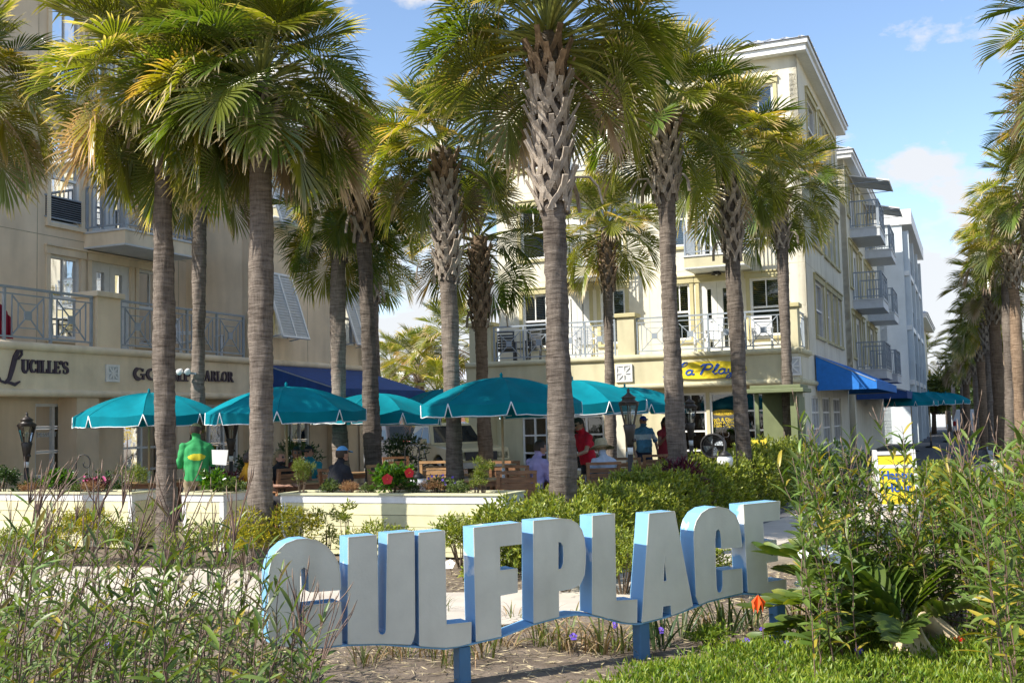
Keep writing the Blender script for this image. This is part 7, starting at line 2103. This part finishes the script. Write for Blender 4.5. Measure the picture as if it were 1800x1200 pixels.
T = [(688, 1150, 'bbg', 26, 0.85, 'browned tuft below the letter U'), (722, 1152, 'bgb', 24, 0.8, 'browned tuft just left of the second post'), (760, 1150, 'gbb', 26, 0.85, 'half green tuft left of the second post'), (785, 1165, 'ggb', 22, 0.7, 'greener tuft at the second post'),
     (848, 1150, 'bbg', 26, 0.9, 'browned tuft right of the second post'), (885, 1135, 'bbbg', 28, 0.9, 'dry tuft below the gap of F and P'), (955, 1130, 'ggb', 30, 0.95, 'yellow green tuft below the letter P'), (990, 1138, 'bbg', 32, 0.95, 'dry tuft below the stem of the second L'),
     (1022, 1142, 'bbb', 34, 0.9, 'brownest tuft below the second L'), (1058, 1146, 'bbg', 34, 0.95, 'brown tuft left of the third post'), (1092, 1140, 'bg', 30, 0.9, 'mixed tuft touching the third post'), (1160, 1136, 'd', 22, 1.05, 'dark green upright tuft right of the third post'),
     (1195, 1120, 'dg', 20, 0.95, 'green upright tuft below the letter A'), (1245, 1108, 'gb', 28, 0.9, 'thin tuft below the letter C'), (1280, 1112, 'd', 24, 1.0, 'dark tuft below the right side of the letter C'), (1318, 1102, 'dgb', 26, 1.0, 'tuft with the orange flower left of the last post'),
     (1400, 1085, 'bbg', 30, 1.0, 'pale dry tuft right of the last post'), (770, 1075, 'g', 14, 0.55, 'small tuft beside the path seen above the foot of the first L'), (905, 1085, 'bg', 22, 0.6, 'small pale tuft beside the path seen between F and P'),
     (640, 1165, 'bgg', 26, 0.8, 'tuft under the left end of the sign'), (1140, 1060, 'g', 20, 0.7, 'tuft behind the letter A')]
for i, (px, py, mk, n, sc, lb) in enumerate(T): tuft(lb, px, py, mk, n, sc, 900 + i)
# fern-like small plant
e = shrub('small ferny green plant right of the third post', gp(1246, 1140), 0.17, 0.16, M_cover, 900, 0.05, 0.010, name='fern', cat='fern', seed=61, up=0.4)
# single flowers
p = at(1333, 1057, 7.6); e = empty('orange_flower', (p.x, p.y, 0), 0, 'orange flower hanging below the letter E', 'flower')
mb = MB(); mb.tube([(0.03, 0.02, 0), (0.03, 0.03, p.z * 0.7), (0, 0, p.z + 0.05)], 0.005, 5); mb.build('stalk', M_twig, e)
mb = MB()
for k in range(5):
    a = 2 * PI * k / 5; mb.add([(0, 0, p.z + 0.05), (0.05 * math.cos(a), 0.05 * math.sin(a), p.z), (0.035 * math.cos(a + 0.5), 0.028 * math.sin(a + 0.5), p.z - 0.075), (0.035 * math.cos(a + 1.26), 0.035 * math.sin(a + 1.26), p.z)], [(0, 1, 2, 3)])
mb.build('bloom', M_orange, e)
for i, (px, py) in enumerate(((1006, 1145), (1160, 1134), (1310, 1155), (1340, 1133), (1382, 1160), (1508, 1172), (1552, 1110), (188, 1160), (1640, 1130), (1078, 1124))):
    p = gp(px, py); e = empty('violet_flower', (p.x, p.y, 0), 0, ['violet flower below the second L', 'violet flower at the foot of the dark tuft', 'violet flower left of the last post', 'violet flower behind the last post', 'violet flower touching the foot of the last post', 'violet flower in the ground cover', 'violet flower left of the clay pot', 'violet flower among the stems at lower left', 'violet flower in front of the clay pot', 'violet flower in the brown tuft'][i], 'flower', 'small violet flowers')
    mb = MB(); mb.tube([(0, 0, -0.01), (0.01, 0, 0.1)], 0.003, 5); mb.build('stalk', M_twig, e)
    flower(e, (0.01, -0.005, 0.11), 0.032, M_violet, out=(0.1, -0.8, 0.6))
for i, (px, py, d, r) in enumerate(((1452, 968, 7.4, 0.055), (1412, 974, 7.4, 0.04), (1402, 1026, 8.4, 0.03), (60, 972, 12.6, 0.07), (85, 975, 12.6, 0.06), (790, 992, 12.2, 0.07), (1466, 982, 7.45, 0.05))):
    p = at(px, py, d); e = empty('white_flower', (p.x, p.y, 0), 0, ['largest white flower over the cycad fronds', 'white flower left of the largest one', 'tiny white flower by the letter E', 'white flower at the left edge of the path', 'second white flower at the left edge of the path', 'white flower seen between the letters L and F', 'white flower just right of the largest one'][i], 'flower', 'white flowers in the beds')
    mb = MB(); mb.tube([(0.02, 0.05, 0), (0.01, 0.04, p.z * 0.6), (0, 0, p.z)], 0.004, 5); mb.build('stalk', M_twig, e)
    flower(e, (0, 0, p.z), r, M_wpet, out=(-0.1, -0.7, 0.7))

# ------------------------------------------------------------------ cycad with broad leaflets
M_cyc = leafmat('cycad_leaflet', (0.085, 0.135, 0.022), (0.16, 0.19, 0.03), 0.8, 0.4, 0.32, (1.7, 1.6, 0.4), 0.3)
def blade_mesh(seed, m, L=1.0, w=0.2, droop=0.3, fold=0.25, wave=0.0, tip=1.0):
    rg = random.Random(seed); mb = MB(); ta = []; n = 7; ang = 0.0; p = Vector((0, 0, 0)); tw = rg.uniform(-0.5, 0.5)
    for i in range(n + 1):
        t = i / n; wd = w * (math.sin(PI * min(1, t * 0.93 + 0.07)) ** (0.75 * tip)) + 0.004
        d = Vector((math.cos(ang), 0.06 * math.sin(wave + t * 4) * wave, math.sin(ang))); up = Vector((-math.sin(ang), 0, math.cos(ang)))
        sd = Vector((0, math.cos(tw * t), math.sin(tw * t)))
        mb.v += [tuple(p - sd * wd / 2 + up * wd * fold), tuple(p), tuple(p + sd * wd / 2 + up * wd * fold)]; ta += [t] * 3
        p = p + d * (L / n); ang -= droop / n * (0.4 + 1.3 * t)
    for i in range(n):
        for e_ in (0, 1): b0 = i * 3 + e_; mb.f.append((b0, b0 + 1, b0 + 4, b0 + 3)); mb.mi.append(0)
    mb.ta = ta
    return mb.mesh('leaf', m, True)
CY = [blade_mesh(i, M_cyc, 1.0, 0.30, 0.25, 0.12, tip=0.7) for i in range(4)]
p = gp(1598, 1148); CYR = empty('cycad', (p.x, p.y, 0), 0, 'cycad with broad overlapping leaflets beside the last letter', 'cycad')
fr_ = [(2.75, 0.75, 1.15), (3.1, 0.42, 1.1), (2.95, 0.20, 1.0), (3.4, 0.55, 0.95), (2.4, 0.62, 1.0), (2.15, 0.85, 1.0), (3.7, 0.30, 0.9), (1.6, 0.8, 0.9), (0.9, 0.7, 0.9), (4.3, 0.4, 0.8), (3.0, 0.95, 0.95), (5.2, 0.6, 0.8)]
for az, el, L in fr_:
    pts = []; q = Vector((0, 0, 0.06)); a = el + 0.35; n = 15
    for i in range(n + 1):
        pts.append(q.copy()); q = q + Vector((math.cos(az) * math.cos(a), math.sin(az) * math.cos(a), math.sin(a))) * (L / n); a -= 1.1 / n
    mb = MB(); mb.tube(pts, [0.012 - 0.008 * i / n for i in range(n + 1)], 5); fo = mb.build('frond', M_pet, CYR, True)
    for i in range(3, n + 1):
        t = i / n; d = (pts[min(n, i + 1)] - pts[i - 1]).normalized()
        for s in (-1, 1):
            hd_ = math.atan2(d.y, d.x) + s * (1.15 - 0.65 * t)
            mkobj('leaflet', CY[RND.randrange(4)], fo, pts[i], (s * 0.55 + RND.uniform(-0.15, 0.15), -0.30 - d.z * 0.6 + RND.uniform(-0.1, 0.1), hd_), (0.21 + 0.05 * math.sin(PI * t)) * RND.uniform(0.85, 1.1))

# ------------------------------------------------------------------ tall narrow-leaved plants
M_ruel = leafmat('narrow_leaf', (0.135, 0.20, 0.05), (0.22, 0.23, 0.08), 0.8, 0.42, 0.28, (1.5, 1.5, 0.5), 0.45, old=(0.24, 0.20, 0.11))
M_ruer = leafmat('narrow_leaf_fresh', (0.125, 0.19, 0.036), (0.13, 0.16, 0.04), 0.85, 0.40, 0.30, (1.6, 1.6, 0.45), 0.45, old=(0.40, 0.32, 0.04))
M_stalk = mat('plum_stalk', (0.16, 0.10, 0.075), 0.7, 0.25, 14, objvar=0.3)
M_pod = mat('seed_pod', (0.30, 0.21, 0.15), 0.8, 0.25, 20, objvar=0.3)
RL = [blade_mesh(i, M_ruel, 1.0, 0.115 + 0.015 * (i % 3), 0.25 + 0.30 * (i % 5) / 2, 0.2, wave=i % 3 * 0.5) for i in range(8)]
RR = [blade_mesh(30 + i, M_ruer, 1.0, 0.135 + 0.02 * (i % 3), 0.35 + 0.30 * (i % 5) / 2, 0.2, wave=i % 3 * 0.5) for i in range(8)]
mb = MB(); mb.tube([(0, 0, 0), (0.45, 0.03, 0.03), (1.0, 0, 0.10)], [0.035, 0.055, 0.01], 5); POD = mb.mesh('seed_pod', M_pod, True)
def stand(name, label, group, spots, meshes, leaf_len, lean, gap, podp, seed, rs=0.0055):
    rg = random.Random(seed)
    c = sum((s[0] for s in spots), Vector()) / len(spots)
    root = empty(name, (c.x, c.y, 0), 0, label, 'plant', group)
    cnt = 0
    for base, H in spots:
        b = base - Vector((c.x, c.y, 0)); n = 8; lx = lean[0] * rg.uniform(0.3, 1.4) * H; ly = lean[1] * rg.uniform(-1, 1) * H
        kx, ky = rg.uniform(-0.04, 0.04), rg.uniform(-0.04, 0.04)
        pts = [b + Vector((lx * (i / n) ** 1.6 + kx * math.sin(i * 1.4), ly * (i / n) ** 1.6 + ky * math.sin(i * 1.1), H * i / n)) for i in range(n + 1)]
        mb = MB(); mb.tube(pts, [rs * (1 - 0.65 * i / n) for i in range(n + 1)], 5); mb.build('stem', M_stalk, root, True)
        z = 0.16 * H + rg.uniform(0, gap); a = rg.uniform(0, PI)
        while z < H:
            t = z / H * n; i0 = min(n - 1, int(t)); q = pts[i0].lerp(pts[i0 + 1], t - i0)
            for s in (0, PI):
                if cnt < 292 and rg.random() < 0.9:
                    f = z / H; L = leaf_len * rg.uniform(0.55, 1.15) * (1.05 - 0.45 * f)
                    mkobj('leaf', meshes[rg.randrange(len(meshes))], root, q, (rg.uniform(-0.6, 0.6), -(0.25 + 0.55 * f) - rg.uniform(-0.35, 0.4), a + s + rg.uniform(-0.35, 0.35)), L); cnt += 1
            a += PI / 2 + rg.uniform(-0.3, 0.3); z += gap * rg.uniform(0.7, 1.3)
        if rg.random() < podp:
            tp = pts[-1]; dr = (pts[-1] - pts[-2]).normalized()
            br = MB(); ends = []
            for k in range(rg.randint(3, 6)):
                e_ = tp + (dr * 0.6 + Vector((rg.uniform(-0.4, 0.7), rg.uniform(-0.5, 0.5), rg.uniform(0.0, 0.9)))) * rg.uniform(0.06, 0.2); br.tube([tp - dr * 0.02, tp.lerp(e_, 0.5) + Vector((0, 0, 0.01)), e_], [0.003, 0.0025, 0.002], 4); ends.append((e_, (e_ - tp).normalized()))
            sp = br.build('flower_stalk', M_stalk, root)
            for e_, d_ in ends: mkobj('seed_pod', POD, sp, e_, (0, -math.asin(max(-1, min(1, d_.z))), math.atan2(d_.y, d_.x)), rg.uniform(0.045, 0.075))
    return root
rg = random.Random(4)
RL = RL + RR[:4]
ORD = 'first second third fourth fifth sixth seventh eighth ninth tenth eleventh twelfth thirteenth fourteenth fifteenth sixteenth seventeenth eighteenth nineteenth twentieth twenty-first twenty-second twenty-third twenty-fourth twenty-fifth twenty-sixth twenty-seventh twenty-eighth'.split()
def top_left(px): return np.interp(px, [-100, 0, 120, 250, 380, 450, 520, 590, 640], [870, 880, 880, 875, 900, 925, 985, 1080, 1140])
sp = []
for i in range(178):
    px = -70 + 660 * ((i * 0.618034) % 1.0); d = rg.uniform(4.3, 7.4)
    y = top_left(px) + abs(rg.gauss(0, 1)) * 140 + rg.uniform(-8, 20)
    t = at(px, min(y, 1165), d); sp.append((px, Vector((t.x - 0.12, t.y, 0)), max(0.25, t.z)))
sp.sort(key=lambda q: q[0])
for g in range(15):
    part = sp[g * 12:(g + 1) * 12]
    if part: stand('narrow_leaved_plant', 'narrow leaved plant with brown seed stalks at lower left, %s from the left edge' % ORD[g], 'narrow leaved plants at lower left', [(q[1], q[2]) for q in part], RL, 0.20, (0.16, 0.08), 0.072, 0.42, 50 + g)
def top_right(px): return np.interp(px, [1380, 1440, 1500, 1560, 1600, 1650, 1720, 1800, 1900], [930, 800, 740, 690, 715, 770, 750, 730, 720])
sp = []
for i in range(216):
    px = 1440 + 452 * ((i * 0.618034) % 1.0); d = rg.uniform(5.6, 9.2)
    y = top_right(px) + abs(rg.gauss(0, 1)) * 120 + rg.uniform(-5, 25)
    if 1550 < px < 1730 and d < 7.6: d = rg.uniform(7.7, 9.4)
    if 1500 < px < 1625 and rg.random() < 0.62: y = max(y, 905 + rg.uniform(0, 60))
    t = at(px, min(y, 1080), d)
    b = Vector((t.x + (0.10 if px < 1600 else -0.05), t.y, 0))
    if px < 1560: b.x += 0.12
    if gp(px, 1130).y > d and px < 1700: b.y += 1.2
    sp.append((px, b, max(0.3, t.z)))
sp.sort(key=lambda q: q[0])
for g in range(27):
    part = sp[g * 8:(g + 1) * 8]
    if part: stand('leafy_stalk_plant', 'leafy plant with plum stalks at lower right, %s from its left side' % ORD[g], 'leafy stalk plants at lower right', [(q[1], q[2]) for q in part], RR, 0.235, (-0.09, 0.12), 0.068, 0.14, 150 + g, 0.0055)
shrub('dense small leaved bush behind the tall stand at right', gx(1448, 12.6), 0.48, 1.45, M_dkleaf, 3600, 0.075, 0.028, seed=71, lumps=16, up=0.3)
shrub('second dense bush behind the tall stand near the street', gx(1655, 13.4), 0.36, 1.2, M_hedge, 2400, 0.075, 0.028, seed=72, lumps=14, up=0.3)
shrub('low broad leaved bush at the right edge', gx(1770, 11.0), 0.6, 0.95, M_hib, 1500, 0.13, 0.09, seed=73, lumps=10, up=0.3)
shrub('yellow leaved bush right of the sandwich board', gx(1690, 11.6), 0.40, 1.05, M_yshrub, 900, 0.13, 0.07, seed=74, lumps=8, up=0.5)

# ------------------------------------------------------------------ trees in the distance
M_tree = leafmat('tree_leaf', (0.06, 0.10, 0.022), (0.09, 0.13, 0.03), 0.7, 0.5, 0.28, (1.5, 1.5, 0.5), 0.45)
M_tree2 = leafmat('tree_leaf_yellow', (0.12, 0.15, 0.03), (0.16, 0.18, 0.04), 0.7, 0.5, 0.28, (1.5, 1.5, 0.5), 0.4)
def tree(label, pos, H, R, m, n, ln, seed):
    rg = np.random.default_rng(seed); root = empty('tree', (pos[0], pos[1], 0), 0, label, 'tree', 'distant trees')
    mb = MB(); mb.tube([(0, 0, 0), (0.05, 0, H * 0.3), (0.1, 0.1, H * 0.6)], [R * 0.09, R * 0.07, R * 0.03], 8)
    L = 16; th = rg.uniform(0, 2 * PI, L); C = np.stack([R * 0.62 * np.sqrt(rg.random(L)) * np.cos(th), R * 0.62 * np.sqrt(rg.random(L)) * np.sin(th), H * rg.uniform(0.42, 0.88, L)], 1); lr = R * rg.uniform(0.25, 0.45, L)
    for c in C: mb.tube([(0.05, 0, H * 0.28), tuple((Vector((0.05, 0, H * 0.28)).lerp(Vector(c), 0.5) + Vector((0, 0, 0.2)))), tuple(c)], [R * 0.035, R * 0.02, R * 0.008], 5)
    mb.build('trunk', M_twig, root, True)
    k = rg.integers(0, L, n); d = rg.normal(size=(n, 3)); d /= np.linalg.norm(d, axis=1, keepdims=True)
    P = C[k] + d * (lr[k] * (0.5 + 0.5 * rg.random(n)))[:, None] * np.array([1, 1, 0.75])
    o = leaf_cloud('crown', P, d + rg.normal(size=(n, 3)) * 0.6 + np.array([0, 0, -0.2]), ln * rg.uniform(0.6, 1.3, n), ln * 0.5, m, root); o['kind'] = 'stuff'
for lb, px, d, H, R, m, n in (
    ('dark round tree behind the avenue palms at the right edge', 1790, 75, 6.2, 3.4, M_tree, 5000), ('green tree behind the avenue trunks', 1745, 85, 5.6, 3.2, M_tree, 4500),
    ('bright green tree left of the power poles', 1640, 78, 4.6, 2.2, M_tree2, 4200), ('small tree beside the white van', 1688, 95, 4.2, 2.0, M_tree, 2800),
    ('tree at the end of the street behind the poles', 1705, 110, 5.0, 3.2, M_tree2, 3000), ('wide tree past the avenue outside the row', 1850, 70, 6.0, 3.6, M_tree, 3500),
    ('tree beyond the car park near the tan house', 668, 70, 4.6, 2.6, M_tree, 3200), ('tree beyond the car park near the cream house', 815, 72, 4.8, 2.6, M_tree, 3200), ('tree beyond the car park between two palms', 755, 76, 4.2, 2.8, M_tree2, 3200)):
    tree(lb, gx(px, d), H, R, m, n, 0.30, px)
n = 9000
X = NPR.uniform(-60, 160, n); P = np.stack([X, 150 + NPR.uniform(-6, 6, n), NPR.random(n) ** 0.7 * (4.2 + 1.4 * np.sin(X * 0.21) + 0.8 * np.sin(X * 0.63))], 1)
o = leaf_cloud('far_wood', P, NPR.normal(size=(n, 3)), 0.9, 0.6, M_tree); tag(o, 'far line of trees closing the view', 'wood', kind='stuff')

# ------------------------------------------------------------------ last small things
def emis(name, col, st):
    m = bpy.data.materials.new(name); m.use_nodes = True; b = m.node_tree.nodes['Principled BSDF']
    b.inputs['Base Color'].default_value = (*col, 1); b.inputs['Emission Color'].default_value = (*col, 1); b.inputs['Emission Strength'].default_value = st
    return m
a_, z_ = RF.hit(1363, 699, -0.66); e = empty('neon_sign', RF.p(a_, -0.66, z_), 0, 'lit red and blue neon oval in the shop window behind the kiosk', 'neon sign')
q = Fr((0, 0), RF.u, RF.n)
mb = MB(); mb.tube([q.p(0.27 * math.cos(t), 0, 0.15 * math.sin(t)) for t in [2 * PI * i / 28 for i in range(29)]], 0.014, 6); mb.build('oval_tube', emis('neon_blue', (0.05, 0.15, 1.0), 1.6), e, True)
mb = MB(); mb.tube([q.p(-0.18 + 0.03 * i, 0.01, 0.06 * (-1) ** i) for i in range(13)], 0.016, 6); mb.build('red_tube', emis('neon_red', (1.0, 0.04, 0.03), 1.6), e, True)
a_, z_ = RF.hit(1119, 700, -0.47); e = empty('menu_board', RF.p(a_, -0.5, z_), 0, 'grey framed menu board on the wall beside the man in the blue cap', 'menu board')
mb = MB(); mb.fbox(q, -0.19, 0.19, 0.0, 0.03, -0.33, 0.33); mb.build('frame', M_grey2, e); mb = MB(); mb.fbox(q, -0.16, 0.16, 0.031, 0.034, -0.30, 0.30); mb.build('sheet', M_white, e)
for i in range(7):
    mb = MB(); mb.fbox(q, -0.12, 0.12 - 0.02 * (i % 3), 0.0345, 0.0355, 0.22 - i * 0.07, 0.235 - i * 0.07); mb.build('print_line', M_grey, e)
a_, z_ = LF.hit(8, 566, -0.2); e = empty('beach_towel', LF.p(a_, -0.2, ZB1 + 0.03), 0, 'crimson beach towel hanging inside the terrace rail at the left edge', 'towel')
q = Fr((0, 0), LF.u, LF.n); mb = MB(); n = 12
top_ = [q.p(-0.22 + 0.4 * i / n, 0.0 + 0.02 * math.sin(i * 1.9), 0.75 - 0.35 * (i / n) ** 1.5) for i in range(n + 1)]; bo_ = [q.p(-0.22 + 0.42 * i / n, 0.01 + 0.035 * math.sin(i * 1.9 + 0.4), 0.06) for i in range(n + 1)]
mb.add(top_ + bo_ + [p + q.n * 0.012 for p in top_] + [p + q.n * 0.012 for p in bo_], [(i, i + 1, n + 2 + i, n + 1 + i) for i in range(n)] + [(2 * n + 2 + i, 3 * n + 3 + i, 3 * n + 4 + i, 2 * n + 3 + i) for i in range(n)] + [(i, 2 * n + 2 + i, 2 * n + 3 + i, i + 1) for i in range(n)] + [(n + 1 + i, n + 2 + i, 3 * n + 4 + i, 3 * n + 3 + i) for i in range(n)])
mb.build('cloth', mat('crimson_towel', (0.42, 0.01, 0.04), 0.9, 0.1, 12), e, True)
p = gp(1700, 1158); r_ = shrub('small plant with scarlet blooms right of the clay pot', p, 0.12, 0.14, M_grn, 260, 0.05, 0.014, name='flowering_plant', cat='plant', seed=811, lumps=4)
for k in range(5): flower(r_, (RND.uniform(-0.12, 0.1), RND.uniform(-0.12, 0.02), 0.12 + RND.uniform(-0.05, 0.05)), 0.022, M_red)
